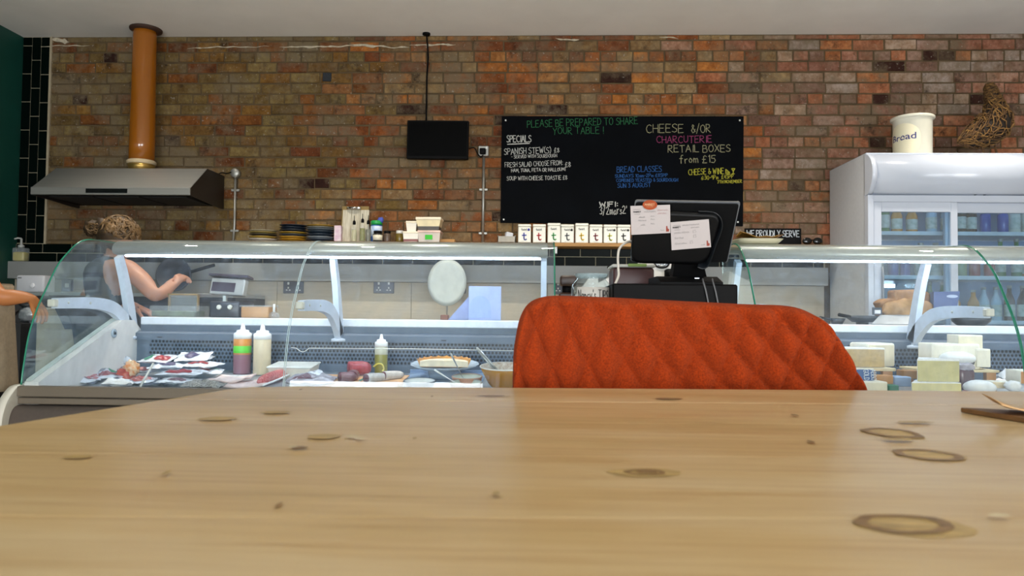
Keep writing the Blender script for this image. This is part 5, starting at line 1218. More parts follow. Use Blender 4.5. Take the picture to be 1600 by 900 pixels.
# vacuum packs of meat: pillow shaped
def pack(label, px, py, w, d, h, cols, lift=0.0, rz=0, tx=0, ty=0, nm='meat_pack', cat='packet', group='packs of sliced meat in the left counter', win=None, seed=0):
    p = dp(px, py); n_ = 16; up = DQ @ Vector((0, 0, 1)); base = p + up*lift
    t = thing(nm, label, cat, base, group)
    Rm = (DQ @ Euler((tx, ty, rz)).to_matrix()).to_4x4(); O_ = Matrix.Translation(base) @ Rm
    def f(u, v, s_):
        e = (1-abs(u)**3.2)*(1-abs(v)**3.2)
        cr_ = noise.noise(Vector((u*2.2+seed, v*2.2, seed*1.7)))*.5*h + noise.noise(Vector((u*6+seed, v*6, 3.1)))*.22*h
        return Vector((u*w/2 + noise.noise(Vector((v*2, seed, 1)))*.05*w, v*d/2 + noise.noise(Vector((u*2, seed, 5)))*.06*d, h*.5 + s_*(h*.5*e*.95 + .0006) + cr_*(.5+.5*e)))
    g1 = [[O_ @ f(j/n_*2-1, i/n_*2-1, 1) for j in range(n_+1)] for i in range(n_+1)]; g0 = [[O_ @ f(j/n_*2-1, i/n_*2-1, -1) for j in range(n_, -1, -1)] for i in range(n_+1)]
    MB().sheet(g1).sheet(g0).build('pouch', mat(*cols), t)
    if win:
        for (u0, v0, ru, rv, M_) in win:
            rows = []
            for i in range(6):
                rows.append([O_ @ (f(u0 + ru*i/5*math.cos(2*PI*k/18), v0 + rv*i/5*math.sin(2*PI*k/18), 1) + Vector((0, 0, .0018))) for k in range(19)])
            MB().sheet(rows).build('window', mat(*M_), t)
    return t
wht = ('white_foil', '#e8eaf0', .25, 0, .05); red = ('salami_red', '#a83236', .35, 0, .35, 90); pur = ('label_purple', '#4a3f66', .4, 0, .3, 50); pink = ('meat_pink', '#b5747c', .35, 0, .25, 50); blu = ('label_navy', '#2d3f63', .4, 0, .2, 40); grn = ('label_teal', '#2f8a68', .4, 0, .2, 30); mar = ('meat_maroon', '#6a3a44', .35, 0, .25, 60); clr = ('clear_film', '#cdd3df', .15, 0, .12, 40)
S3 = pxm(3.2)
W3 = lambda a: a*S3
pack('white meat pack with dark navy label lying lowest at the left of the pile', 268, 600, W3(66), .14, .022, ('navy_film', '#39445c', .25, 0, .3, 40), .0, .1, seed=1)
pack('white pack with dark maroon window at the bottom middle of the meat pile', 278, 603, W3(60), .1, .02, wht, .012, -.15, win=((.05, -.2, .5, .45, mar),), seed=2)
pack('white meat pack with red window low at the right of the pile', 318, 592, W3(60), .12, .02, wht, .022, .2, win=((-.1, -.3, .55, .5, red), (.55, .2, .25, .3, grn)), seed=3)
pack('white meat pack with red salami window at the middle of the pile front', 285, 598, W3(68), .12, .02, wht, .034, -.05, win=((-.05, -.35, .62, .5, red),), seed=4)
pack('white and blue pack with navy label at the left middle of the meat pile', 262, 592, W3(52), .12, .02, wht, .048, .25, win=((.0, -.2, .5, .45, pur), (-.6, .1, .25, .4, blu)), seed=5)
pack('white pack with wide red window at the right middle of the meat pile', 316, 590, W3(58), .12, .02, wht, .05, -.2, win=((-.1, -.25, .6, .5, red),), seed=6)
pack('dull maroon meat pack third from the top of the pile', 312, 584, W3(44), .1, .018, wht, .066, .1, win=((-.2, -.4, .6, .4, mar),), seed=7)
pack('white pack with bright red salami window at the top left of the pile', 250, 588, W3(52), .13, .02, wht, .072, -.12, .12, win=((.35, -.2, .5, .62, red), (-.6, -.1, .28, .5, grn)), seed=8)
pack('white pack with purple label at the top right of the meat pile', 304, 586, W3(52), .13, .018, wht, .078, .22, .16, win=((-.1, -.1, .48, .55, pur),), seed=9)
pack('crumpled clear bag of pink meat at the far left of the deck', 128, 598, W3(62), .16, .032, clr, 0, .1, win=((.55, -.2, .35, .5, pink),), seed=10)
pack('white and green pack with dark red meat beside the clear bag', 168, 594, W3(62), .13, .034, clr, .004, -.2, win=((.3, -.4, .5, .5, ('dull_red_meat', '#8e4a52', .35, 0, .25, 60)), (.2, .45, .35, .3, grn), (-.5, .0, .35, .4, ('grey_print', '#8b8f9a', .4))), seed=11)
pack('flat dark pack of sliced meat behind the orange bag', 190, 584, W3(50), .1, .018, clr, .01, 0, win=((-.2, -.2, .6, .5, mar),), seed=12)
pack('clear tray of minced red meat right of the orange bag', 222, 600, W3(44), .1, .026, clr, .0, .03, win=((0, -.1, .85, .8, ('mince_red', '#a04a48', .4, 0, .35, 120)),), seed=13)
pack('flat clear pack of red salami slices above the mince tray', 228, 588, W3(40), .09, .016, clr, .02, -.05, win=((0, -.1, .8, .7, red),), seed=14)
pack('crumpled white paper parcel under the orange bag', 186, 603, W3(44), .09, .03, ('white_paper', '#e6e4e2', .7, 0, .05), 0, .2, nm='paper_parcel', cat='parcel', group=None, seed=15)
# orange bag, twisted neck up
p = dp(199, 594); t = thing('orange_bag', 'orange and red see-through bag with twisted neck among the meat packs', 'bag', p)
MB().ball(p+Vector((-.012, 0, .022)), (.042, .03, .03), 18, 12, jit=.5, js=4).build('bag', mat('orange_film', '#d0521a', .2, 0, .4, 30, col2='#a52a14'), t)
MB().ball(p+Vector((.018, 0, .055)), (.035, .025, .032), 18, 12, jit=.5, js=3).build('folded_neck', mat('amber_film', '#dd7a14', .2, 0, .3, 50, col2='#ecd0a8'), t)
MB().ball(p+Vector((-.004, .004, .088)), (.018, .012, .018), 12, 8, jit=.9, js=5).build('neck_end', mat('clear_film', '#cdd3df', .15), t)
a, b = dp(222, 606), dp(222, 606); b = at(240, 567, a.y+.01)
solo(MB().tube([a + Vector((0, -.02, .002)), b], .0045, 8), 'white_stick', mat('white_plastic', '#e2e1da', .4), 'thin white plastic stick leaning on the meat packs', 'stick', a)
pack('net wrapped grey salami oval in front of the meat pile', 318, 608, W3(60), .1, .034, ('net_salami', '#b0aaa0', .6, 0, .5, 160, 0, 60, None, None, 0, 0, None, 0, None, '#5c544e'), .0, -.1, nm='salami', cat='salami', group=None, seed=16)
# paper stack
def flat(nm, label, cat, px, py, w, d, h, M_, rz=0, lift=0, group=None, bev=.001, curl=0):
    p = dp(px, py) + DQ @ Vector((0, 0, lift)); Rz = DQ @ Euler((0, 0, rz)).to_matrix()
    mb = MB()
    if curl:
        rows = [[p + Rz @ Vector(((j/10-.5)*w, (i/6-.5)*d, h + curl*max(0, j/10-.6)**2*4 + curl*.3*math.sin(i*1.3+j*.7))) for j in range(11)] for i in range(7)]
        mb.sheet(rows, h*.8, True, Rz @ Vector((0, 0, -1)))
    else: mb.box(p + Rz @ Vector((0, 0, h/2)), (w, d, h), Rz, bev)
    return solo(mb, nm, M_, label, cat, p, group)
Mwp = mat('white_paper', '#e6e4e2', .7); Mpk = mat('pink_paper', '#e2ccc6', .7, var=.06, nscale=12)
flat('paper_sheet', 'lower of two pinkish waxed paper sheets left of the sauce bottles', 'paper', 378, 602, W3(80), .16, .010, Mpk, .08, 0, 'waxed papers on the left deck', curl=.012)
flat('paper_sheet', 'upper pinkish waxed paper sheet on the deck left of the cream sauce bottle', 'paper', 362, 598, W3(62), .12, .008, Mpk, -.1, .012, 'waxed papers on the left deck', curl=.016)
flat('paper_sheet', 'plain white paper sheet lying under the sauce bottles', 'paper', 360, 590, W3(56), .11, .004, Mwp, .05)
# translucent tub
p = dp(460, 588); t = thing('storage_tub', 'milky translucent storage tub with lid behind the red salami', 'tub', p)
Md = Matrix.Translation(p) @ DQ.to_4x4()
mb = MB(); w, d, h = W3(70), .15, .05
mb.add([Md @ Vector(v) for v in ((-w*.45, -d*.45, 0), (w*.45, -d*.45, 0), (w*.45, d*.45, 0), (-w*.45, d*.45, 0), (-w*.5, -d*.5, h), (w*.5, -d*.5, h), (w*.5, d*.5, h), (-w*.5, d*.5, h))], [(3, 2, 1, 0), (4, 5, 6, 7), (0, 1, 5, 4), (1, 2, 6, 5), (2, 3, 7, 6), (3, 0, 4, 7)])
mb.build('tub', Mtub, t); MB().box(Md @ Vector((0, 0, h+.003)), (w*1.06, d*1.06, .008), DQ, .003).build('lid', mat('frosted_lid', '#d5d9d4', .35), t)
# long red salami, half in its net
a, b = dp(402, 606), dp(447, 590); 
t = thing('red_salami', 'long red speckled salami lying diagonally by the pane joint', 'salami', a)
ax = (b-a).normalized(); pts = [a + ax*((b-a).length*k/8) + Vector((0, 0, .024)) for k in range(9)]
MB().tube(pts, [.004, .018, .023, .025, .025, .025, .023, .019, .006], 16).build('sausage', mat('speckled_red', '#b5363a', .4, 0, .3, 140, col2='#d98a84'), t)
MB().tube([a + Vector((.03, -.02, .012)), a.lerp(b, .5) + Vector((.03, -.02, .014)), b + Vector((.028, -.015, .02))], .0045, 8).build('white_string', mat('white_cap', '#f0f2f2', .35), t)
pack('clear wrapped block of dark cured meat right of the pane joint', 487, 602, W3(72), .15, .045, ('film_wrapped', '#b3adb6', .18, 0, .3, 30), 0, .12, nm='wrapped_meat', cat='meat', group=None, win=((-.35, -.55, .5, .3, mar), (.05, .1, .4, .3, ('film_shine', '#dfe3ea', .15))), seed=21)  # the second, pale patch is a shine painted on the wrap
# wooden board with cut salamis
p = dp(566, 601); bdL = flat('wooden_board', 'pale wooden chopping board carrying the cut salamis', 'board', 566, 597, W3(140), .22, .014, mat('pale_board', '#c99a68', .6, var=.1, nscale=8, stretch=(1, 10, 1)), .02)
def salami(label, px, py, length, r_, skin, cut, dirv, lift=.014):
    p = dp(px, py); up = DQ @ Vector((0, 0, 1)); c = p + up*(lift+r_); d = Vector(dirv).normalized(); t = thing('cut_salami', label, 'salami', p, 'cut salamis on the wooden board')
    pts = [c + d*(length*k/6) for k in range(7)]; rs = [r_, r_, r_, r_*.98, r_*.95, r_*.85, r_*.5]
    MB().tube(pts, rs, 18).build('casing', mat(*skin), t)
    MB().tube([c - d*.0015, c + d*.0005], r_*.93, 18).build('cut_face', mat(*cut), t)
    return t
redskin = ('red_casing', '#a2404a', .35, 0, .2, 60); whskin = ('mould_casing', '#cfc9c2', .8, 0, .15, 50); cutf = ('cut_dark', '#63262c', .45, 0, .45, 130)
salami('thick red cut salami lying at the back of the board', 545, 592, .10, .034, redskin, ('cut_red', '#8f2f38', .4, 0, .4, 110), (.9, .45, .02), .012)
salami('small dark cut salami end at the front left of the board', 531, 603, .075, .023, ('brown_casing', '#8c6468', .45, 0, .2, 50), cutf, (.75, .6, 0))
salami('round dark red slice end beside the thick red salami', 550, 600, .05, .024, ('brown_casing', '#8c6468', .45), ('cut_purple', '#6d3238', .45, 0, .4, 130), (.1, 1, 0))
salami('white cased cut salami with yellow tie at the middle of the board', 572, 604, .12, .021, whskin, cutf, (.55, .8, 0))
salami('white cased cut salami at the right end of the board', 600, 599, .10, .020, whskin, cutf, (.7, .7, 0))
q = dp(590, 590) + Vector((0, 0, .05)); solo(MB().tube(cr([tuple(q+Vector(v)) for v in ((-.02, 0, 0), (0, -.005, .014), (.02, 0, .01), (.028, 0, -.01), (.022, -.006, -.02))], 5), .004, 6), 'yellow_tie', mat('yellow_string', '#d8cf5a', .6), 'yellow string tie on the middle white salami', 'string', q)
q = dp(566, 601) + Vector((0, 0, .02)); solo(MB().tube([q+Vector((-.01, -.01, -.002)), q+Vector((.012, -.015, .008)), q+Vector((.02, -.01, .014))], .004, 6), 'teal_clip', mat('teal_clip', '#3f9a8c', .5), 'small teal clip on the board between cut salamis', 'clip', q)
def bowl(nm, label, cat, px, py, wpx, prof, M_, inner=None, rimM=None, group=None):
    """py is the centre of the rim ellipse"""
    up = DQ @ Vector((0, 0, 1)); h = prof[-1][1]
    p = dp(px, py)
    for _ in range(12):                                     # slide until the rim centre projects on py
        c = p + up*h; dv = c - Vector((0, 0, E)); sy = 450 - FPX*dv.dot(_up)/dv.dot(_fw); p = dp(px, 604) if 0 else Vector((p.x, p.y - (py - sy)*pxm(p.y)*6, 0)); p.z = deckz(p.y)
        p.y = max(2.93, min(3.45, p.y)); p.z = deckz(p.y)
    p.x = at(px, py, p.y).x
    r_ = wpx/2*pxm(p.y); t = thing(nm, label, cat, p, group); k = r_/prof[-1][0]; O_ = DT(p)
    th = .004
    out = [(a*k, z) for a, z in prof]; inn = [(max(.001, a*k-th), z+ (th if i == 0 else 0)) for i, (a, z) in enumerate(prof)][::-1]
    MB().lathe(out + [(out[-1][0]-.001, h+.001)] , O_, 36, cap=False).lathe([(.0005, 0), out[0]], O_, 36, cap=False).build('outside', M_, t)
    MB().lathe([(out[-1][0]-.001, h+.001)] + inn + [(.0005, th)], O_, 36, cap=False).build('inside', inner or M_, t)
    if rimM: MB().lathe([(out[-1][0]+.0005, h-.003), (out[-1][0]+.001, h), (out[-1][0]-.002, h+.0022), (out[-1][0]-.005, h+.0008)], O_, 36, cap=False).build('rim', rimM, t)
    return t, p, O_, k
Menam = mat('enamel_white', '#e4e6e2', .2, var=.03); Mnavy = mat('navy_rim', '#26384a', .3)
bowl('enamel_bowl', 'white enamel bowl with navy rim at the front of the deck', 'bowl', 656, 594.5, 51, [(.6, 0), (.85, .018), (.95, .034), (1, .042)], Mnavy, Menam, Mnavy)
t, pp, O_, k = bowl('stoneware_bowl', 'brown rimmed bowl of pale filling, nearest of the pair right of centre', 'bowl', 728, 597, 51, [(.7, 0), (.9, .02), (1, .048)], mat('brown_glaze', '#8a6a56', .35), mat('pale_filling', '#b9bfae', .5), mat('rim_grey', '#9a8c80', .35))
t2, pq, O2, k2 = bowl('stoneware_bowl', 'orange brown rimmed bowl behind the brown rimmed bowl', 'bowl', 730, 588, 48, [(.7, 0), (.9, .022), (1, .052)], mat('orange_glaze', '#b9713a', .35), mat('pale_filling', '#b9bfae', .5), mat('rim_orange', '#b98258', .35))
t3, pr_, O3, k3 = bowl('yellow_bowl', 'large mustard yellow bowl with speckled white inside', 'bowl', 790, 572, 80, [(.45, 0), (.68, .03), (.88, .072), (1, .10)], mat('mustard_glaze', '#cc8c08', .25, var=.06), mat('speckled_inside', '#ded6c6', .4, var=.25, nscale=60, col2='#b59a80'), mat('white_rim', '#e6e2d6', .3))
def spoon(label, a, b, bowl_=True, M_=None):
    a, b = Vector(a), Vector(b); t = thing('spoon', label, 'spoon', a, 'spoons in the left counter bowls')
    d = b-a; pts = [a + d*(k/8) for k in range(9)]
    MB().tube(pts, [.007, .0075, .0065, .005, .004, .0035, .0033, .0033, .0033], 8, flat=.55).build('handle', M_ or Msteel, t)
    MB().ball(b, (.016, .022, .008), 12, 8, M=Euler((.5, 0, .3)).to_matrix()).build('spoon_bowl', M_ or Msteel, t)
spoon('steel serving spoon standing in the orange brown rimmed bowl', at(704, 552, pq.y-.03), pq + Vector((-.01, 0, .03)))
spoon('white handled spoon leaning in the brown rimmed bowl', at(679, 578, pp.y+.02), pp + Vector((-.02, 0, .03)), True, mat('white_cap', '#f0f2f2', .35))
tg = thing('steel_tongs', 'steel wire tongs resting in the yellow bowl', 'tongs', pr_)
b = pr_ + Vector((-.02, 0, .05))
for dx, q in ((0, (745, 545)), (.014, (751, 549))):
    a = at(*q, pr_.y+.0); MB().tube([a, a.lerp(b + Vector((dx, 0, 0)), .5), b + Vector((dx, 0, 0))], .0042, 8).build('arm', Msteel, tg)
a1, a2 = at(745, 545, pr_.y), at(751, 549, pr_.y); MB().tube(cr([tuple(a1), tuple((a1+a2)/2+Vector((-.006, 0, .008))), tuple(a2)], 4), .0042, 8).build('spring_end', Msteel, tg)
# tart on a glass plate, raised on a blue tray
p = dp(695, 592); up = DQ @ Vector((0, 0, 1))
tray = thing('blue_tray', 'shallow blue grey tray under the tart plate and bowls', 'tray', p)
MB().box(p + up*.006, (W3(130), .24, .008), DQ, .003).build('tray', mat('blue_tray', '#8098b8', .35), tray)
MB().box(p + up*.014 + Vector((0, .115, .01)), (W3(130), .01, .018), DQ, .002).build('tray_rim', mat('blue_tray', '#8098b8', .35), tray)
pc = at(695, 574, 3.34); R_ = 53.5*pxm(3.34)
pt = thing('glass_plate', 'scalloped glass plate carrying the half tart', 'plate', pc)
O_ = Matrix.Translation(pc) @ DQ.to_4x4(); mb = MB()
rows = []
for r_, z in ((.0, .0), (.6, .0), (.8, .006), (.97, .016), (1, .018), (.97, .013), (.8, .002), (.6, -.005), (0, -.005)):
    rows.append([O_ @ Vector((R_*r_*math.cos(2*PI*k/72)*(1 + (.018*math.cos(k*2*PI/4) if r_ > .9 else 0)), R_*r_*math.sin(2*PI*k/72)*(1 + (.018*math.cos(k*2*PI/4) if r_ > .9 else 0)), z)) for k in range(73)])
mb.sheet(rows).build('plate', mat('pale_blue_glass', '#b9c9d8', .12, var=.1, nscale=30), pt)
MB().lathe([(R_*.45, 0), (R_*.5, pc.z-deckz(pc.y)-.012)], Matrix.Translation((pc.x, pc.y, deckz(pc.y)+.006)), 24).build('plate_foot', mat('foot_glass', '#8fa2b8', .15), pt)
trt = thing('half_tart', 'half of a pale baked tart with golden crimped crust on the glass plate', 'tart', pc)
Mcrust = mat('golden_crust', '#c98f4a', .7, var=.2, nscale=40, bump=.5, bscale=120); Mtart = mat('pale_tart', '#e3d3b4', .7, var=.1, nscale=25, bump=.4)
RT = R_*.78; prof = [(0, .008), (RT*.9, .008), (RT*.96, .03), (RT*.9, .03)]
mb = MB(); n_ = 30; vs = []
for k in range(n_+1):
    a = PI*k/n_; f = 1 + .02*math.cos(k*2.1)
    for r_, z in ((0, .006), (RT*.88, .006), (RT*1.0*f, .040 + .004*math.cos(k*2.1)), (RT*.93, .041), (RT*.9, .030)): vs.append(O_ @ Vector((r_*math.cos(a), r_*math.sin(a)*.85 - .03, z)))
fs = []
for k in range(n_):
    for j in range(4): fs.append((k*5+j, (k+1)*5+j, (k+1)*5+j+1, k*5+j+1))
fs += [(0, 1, 2, 3, 4), tuple(n_*5+j for j in (4, 3, 2, 1, 0))]
mb.add(vs, fs, False).build('crust', Mcrust, trt)
vs = []; fs = []
for k in range(n_+1):
    a = PI*k/n_; vs += [O_ @ Vector((RT*.9*math.cos(a), RT*.9*math.sin(a)*.85-.032, .008)), O_ @ Vector((RT*.9*math.cos(a), RT*.9*math.sin(a)*.85-.032, .031)), O_ @ Vector((RT*.45*math.cos(a), RT*.45*math.sin(a)*.85-.032, .036+.003*math.sin(k*1.7))), O_ @ Vector((0, -.032, .035))]
for k in range(n_): fs += [(k*4+j, (k+1)*4+j, (k+1)*4+j+1, k*4+j+1) for j in range(3)]
front = [0, 1, 2, 3, n_*4+2, n_*4+1, n_*4]
MB().add(vs, fs + [tuple(front)], False).build('filling', Mtart, trt)
pkw = flat('paper_plate', 'white paper plate at the front edge of the wooden board', 'plate', 570, 612, W3(90), .10, .03, mat('white_paper', '#e6e4e2', .7), 0, .0, curl=.004)
flat('white_napkin', 'white folded napkin between enamel bowl and brown bowl', 'napkin', 692, 608, W3(36), .09, .022, Mwp, .1)

# ================================================================== ON THE RIGHT DISPLAY DECK: CHEESES
def wedge(label, px0, px1, py, top, Y, rind, face, dpt=.11, rz=0, nm='cheese', lift=None, round_=0, group='cheeses in the right counter', taper=0):
    """block of cheese standing with its base at pixel row py at depth Y"""
    a, b = at(px0, py, Y), at(px1, py, Y); h = (py-top)*pxm(Y); w = (b-a).length; c = (a+b)/2
    t = thing(nm, label, 'cheese', c, group); Rz = Euler((DROT*.0, 0, rz)).to_matrix()
    w0 = w; w = w/(1+.5*taper)
    mb = MB(); mb.box(c + Rz @ Vector((0, dpt/2, h/2)), (w, dpt, h), Rz, min(.003+round_, h*.4), 2)
    if taper:
        for v in mb.v:
            l = Rz.inverted() @ (v-c); l.x *= 1 - taper*(l.y/dpt-.5); q = c + Rz @ l; v.x, v.y, v.z = q
    mb.build('rind', mat(*rind), t)
    mb = MB(); mb.box(c + Rz @ Vector((0, .0002, h*.47)), (w0*.975-2*round_, .002, h*.9), Rz, .0009); mb.build('cut_face', mat(*face), t)
    return t
pale = ('cheese_pale', '#e6dcc0', .5, 0, .05, 20); ivory = ('cheese_ivory', '#ece6d4', .45, 0, .05, 18); tan_ = ('cheese_tan', '#c2a876', .55, 0, .12, 60); yel = ('cheese_yellow', '#d8cb8e', .35, 0, .1, 24); whrind = ('white_rind', '#eeeeec', .6, 0, .03)
Mbw = mat('warm_board', '#b9844e', .6, var=.12, nscale=8, stretch=(1, 10, 1))
def stand(label, px0, px1, py0, py1, Y, dpt, legs=True):
    a, b = at(px0, py1, Y), at(px1, py1, Y); z0, z1 = at(px0, py1, Y).z, at(px0, py0, Y).z; t = thing('display_stand', label, 'stand', ((a.x+b.x)/2, Y+dpt/2, deckz(Y)))
    MB().b2((a.x, Y, z0), (b.x, Y+dpt, z1), .002).build('top', mat('stand_top', '#d6c49c', .5), t)
    for x in (a.x+.03, b.x-.03):
        for y in (Y+.02, Y+dpt-.02): MB().b2((x-.02, y-.012, deckz(y)-.002), (x+.02, y+.012, z0)).build('leg', Mbw, t)
    return t
stand('low wooden stand under the tan cheese block by the orange chair', 1290, 1400, 574, 579, 3.16, .2)
stand('wooden stand under the stacked pale cheeses at the right', 1440, 1562, 577, 581, 3.25, .2)
wedge('long tan cut cheese block beside the orange chair edge', 1318, 1383, 574, 544, 3.18, ('white_rind', '#eeeeec', .6, 0, .03), tan_, .10, taper=.5)
wedge('pale wrapped cheese wedge behind the tan block', 1352, 1403, 573, 537, 3.24, ivory, pale, .12, .25, round_=.006)
flat('grey_packet', 'flat grey paper wrapped packet lying below the tan cheese', 'packet', 1383, 588, W3(64), .1, .018, mat('grey_paper', '#8f8a8c', .6), .06, .035)
flat('grey_packet', 'white topped small packet right of the grey paper packet', 'packet', 1424, 586, W3(32), .08, .014, Mwp, -.1, .05)
wedge('pale cheese block low at the front beside the chair', 1338, 1387, 618, 597, 2.98, ivory, pale, .09)
lb = wedge('small cheese with a blue printed paper label by the chair edge', 1333, 1366, 600, 576, 3.03, ivory, ('label_blue', '#2f5a94', .5, 0, .08), .03)
p = at(1337, 596, 3.028); Rr = Vector((-.15, 0, 1)).normalized(); mb = MB()
for i, txt in enumerate(('GOLD', 'ABBO')): write(mb, txt, at(1349+i*11, 578, 3.027), -Vector((-.12, 0, 1)).normalized(), Vector((1, 0, .12)).normalized(), Vector((0, -1, 0)), 7.5*pxm(3.03), 17*pxm(3.03), .0022, .0004, .02)
mb.build('lettering', mat('label_white', '#dfe6ee', .5), lb)
solo(MB().b2(at(1365, 600, 3.1), at(1396, 587, 3.1) + Vector((0, .06, 0)), .002), 'wood_riser', Mbw, 'brown wooden riser block under the grey packet', 'block', at(1380, 600, 3.1))
solo(MB().b2(at(1388, 612, 3.02), at(1405, 602, 3.02) + Vector((0, .06, 0)), .003), 'green_box', mat('green_box', '#1f6a4a', .5), 'small dark green box between the pale cheeses', 'box', at(1396, 612, 3.02))
solo(MB().b2(at(1398, 604, 3.12), at(1424, 589, 3.12) + Vector((0, .08, 0)), .003), 'blue_box', mat('blue_box', '#9db4d4', .5), 'pale blue box left of the wrapped yellow wedges', 'box', at(1410, 604, 3.12))
solo(MB().b2(at(1411, 592, 3.16), at(1434, 579, 3.16) + Vector((0, .06, 0)), .003), 'wood_riser', Mbw, 'wooden riser block left of the upper yellow wedge', 'block', at(1420, 592, 3.16))
wedge('lower clear wrapped pale yellow cheese wedge', 1424, 1503, 616, 598, 2.97, whrind, yel, .12, taper=1.3)
wedge('upper clear wrapped pale yellow cheese wedge with white rind', 1433, 1500, 597, 562, 3.0, whrind, ('cheese_olive', '#c8bf88', .3, 0, .12, 20), .12, taper=1.3)
wedge('broad ivory cheese block lower in the stack on the stand', 1456, 1532, 577, 538, 3.27, ivory, ivory, .12, round_=.004)
wedge('pale cheese cube topmost of the stack on the stand', 1497, 1536, 546, 524, 3.30, ivory, pale, .09)
wedge('ivory cheese block at the right of the stack on the stand', 1526, 1548, 574, 546, 3.26, ivory, ivory, .1)
pc = at(1502, 568, 3.22); tb_ = thing('brie_wheel', 'white rinded soft cheese with grey underside before the ivory block', 'cheese', pc, 'cheeses in the right counter')
MB().ball(pc + Vector((0, .03, .02)), (26*pxm(3.22), .06, .030), 24, 12).build('rind', mat('white_rind', '#eeeeec', .6), tb_)
MB().lathe([(24*pxm(3.22), 0), (25*pxm(3.22), .012)], Matrix.Translation(pc + Vector((0, .03, -.004))), 24, sy=.7).build('underside', mat('dark_rind', '#4a4a4c', .6), tb_)
p = at(1513, 607, 3.08); jb = thing('chutney_pack', 'purple brown wrapped pack right of the yellow wedges', 'packet', p)
MB().box(p + Vector((0, .05, .035)), (.07, .08, .085), Euler((0, 0, .2)).to_matrix(), .014, 3).build('wrap', mat('plum_wrap', '#5a3f48', .2, var=.3, nscale=30), jb)
MB().ball(p + Vector((0, .03, .085)), (.036, .03, .016), 14, 8, jit=.6, js=5).build('crimped_top', mat('film_wrapped', '#b3adb6', .18), jb)
pack('empty looking clear cellophane bag hanging right of the stacked cheeses', 1548, 586, W3(46), .09, .03, clr, .055, .1, nm='cellophane_bag', cat='bag', group=None, seed=31)
def crumple(label, px, py, w, d, h, M_, seed, nm='paper_parcel', cat='parcel'): return pack(label, px, py, w, d, h, M_, 0, .1*seed % .4, nm=nm, cat=cat, group=None, seed=seed+40)
crumple('crumpled white paper parcel at the far right of the cheese deck', 1585, 597, W3(56), .14, .05, ('white_paper', '#e6e4e2', .7, 0, .05), 1)
wedge('crumbly pale cheese wedge at the front right', 1552, 1584, 607, 597, 3.05, ivory, ('cheese_crumbly', '#dcc9a0', .6, 0, .15, 60), .08, -.1)
crumple('white waxed wrap on the crumbly cheese at the front right', 1560, 603, W3(40), .09, .025, ('white_wax', '#f0efec', .5, 0, .03), 2, 'waxed_wrap', 'wrap')
pc = at(1540, 614, 3.0); tb_ = thing('domed_cheese', 'white domed cheese with pink edge at the front of the right deck', 'cheese', pc, 'cheeses in the right counter')
MB().ball(pc + Vector((0, .04, .018)), (23*pxm(3.0), .055, .030), 24, 12).build('dome', mat('white_rind', '#eeeeec', .6), tb_)
MB().lathe([(23*pxm(3.0), 0), (23*pxm(3.0), .008)], Matrix.Translation(pc + Vector((0, .04, -.004))), 24, sy=.9).build('pink_edge', mat('pink_edge', '#b5838a', .5), tb_)
wedge('beige cheese edge cut off by the picture border', 1595, 1640, 600, 580, 3.1, ivory, ('cheese_orange', '#c98a4a', .5, 0, .1), .1)
for k, px in enumerate((1560,)): pass
p = at(1588, 612, 3.0); solo(MB().ball(p + Vector((0, .02, .02)), (.03, .03, .022), 14, 8, jit=.3), 'goat_cheese', mat('white_rind', '#eeeeec', .6), 'small round white goat cheese at the lower right corner of the deck', 'cheese', p, 'cheeses in the right counter')
# ================================================================== BEHIND THE COUNTERS
LZ = E-.042                                                  # rear work ledge of the counters
def box_px(x0, x1, y0, y1, Y, d, bev=.003, seg=1, zmin=None, mb=None):
    a, b = at(x0, y1, Y), at(x1, y0, Y); z0 = a.z if zmin is None else zmin
    return (mb or MB()).b2((a.x, Y, z0), (b.x, Y+d, b.z), bev, seg)
Mclr = mat('clear_plastic', '#c3ccd0', .15, var=.1, nscale=30, alpha=.25)
t = thing('clear_tub', 'clear plastic tub of greens on the ledge behind the left pane', 'tub', (at(270, 497, 3.7).x, 3.8, LZ))
box_px(232, 306, 478, 497, 3.70, .16, .008, 2, LZ).build('tub', Mclr, t); box_px(236, 302, 486, 496, 3.71, .13, .004, 1, LZ+.003).build('contents', mat('salad_greens', '#5f6f55', .7, 0, .4, 40), t)
t = thing('display_case', 'low glass sided case with brass edges behind the clear tub of greens', 'case', (at(290, 497, 3.9).x, 3.9, LZ))
box_px(262, 308, 460, 497, 3.87, .02, .0, 1, LZ).build('pane', Mclr, t); 
for a in (262, 307): box_px(a, a+2.2, 460, 497, 3.865, .02, 0, 1, LZ).build('edge_strip', mat('brass_edge', '#b09468', .4, .6), t)
box_px(262, 309, 459, 461, 3.865, .02, 0).build('edge_strip', MATS['brass_edge'], t)
t = thing('weighing_scale', 'black shop scale with two round white knobs on the left ledge', 'scale', (at(350, 497, 3.7).x, 3.75, LZ))
box_px(327, 374, 471, 497, 3.70, .2, .008, 2, LZ).build('body', mat('scale_black', '#2b2c33', .3), t)
for px in (343, 360): q = at(px, 480, 3.70); MB().lathe([(.0125, 0), (.012, .01), (.008, .013)], T((q.x, 3.70, q.z), rx=R(90)), 16).build('knob', mat('knob_white', '#cfd0c8', .4), t)
box_px(348, 353, 455, 471, 3.80, .02, 0).build('post', Msteel, t)
hd2 = MB(); c = at(358, 449, 3.79); Rr = Euler((R(-12), R(3), R(-8))).to_matrix()
hd2.box(c, (58*pxm(3.8), .04, 26*pxm(3.8)), Rr, .004).build('display_head', mat('scale_silver', '#b5b4b0', .35, .3), t)
MB().box(c + Rr @ Vector((-.02, -.0205, -.004)), (40*pxm(3.8), .003, 15*pxm(3.8)), Rr, .001).build('display_window', mat('display_purple', '#4a3f4a', .15), t)
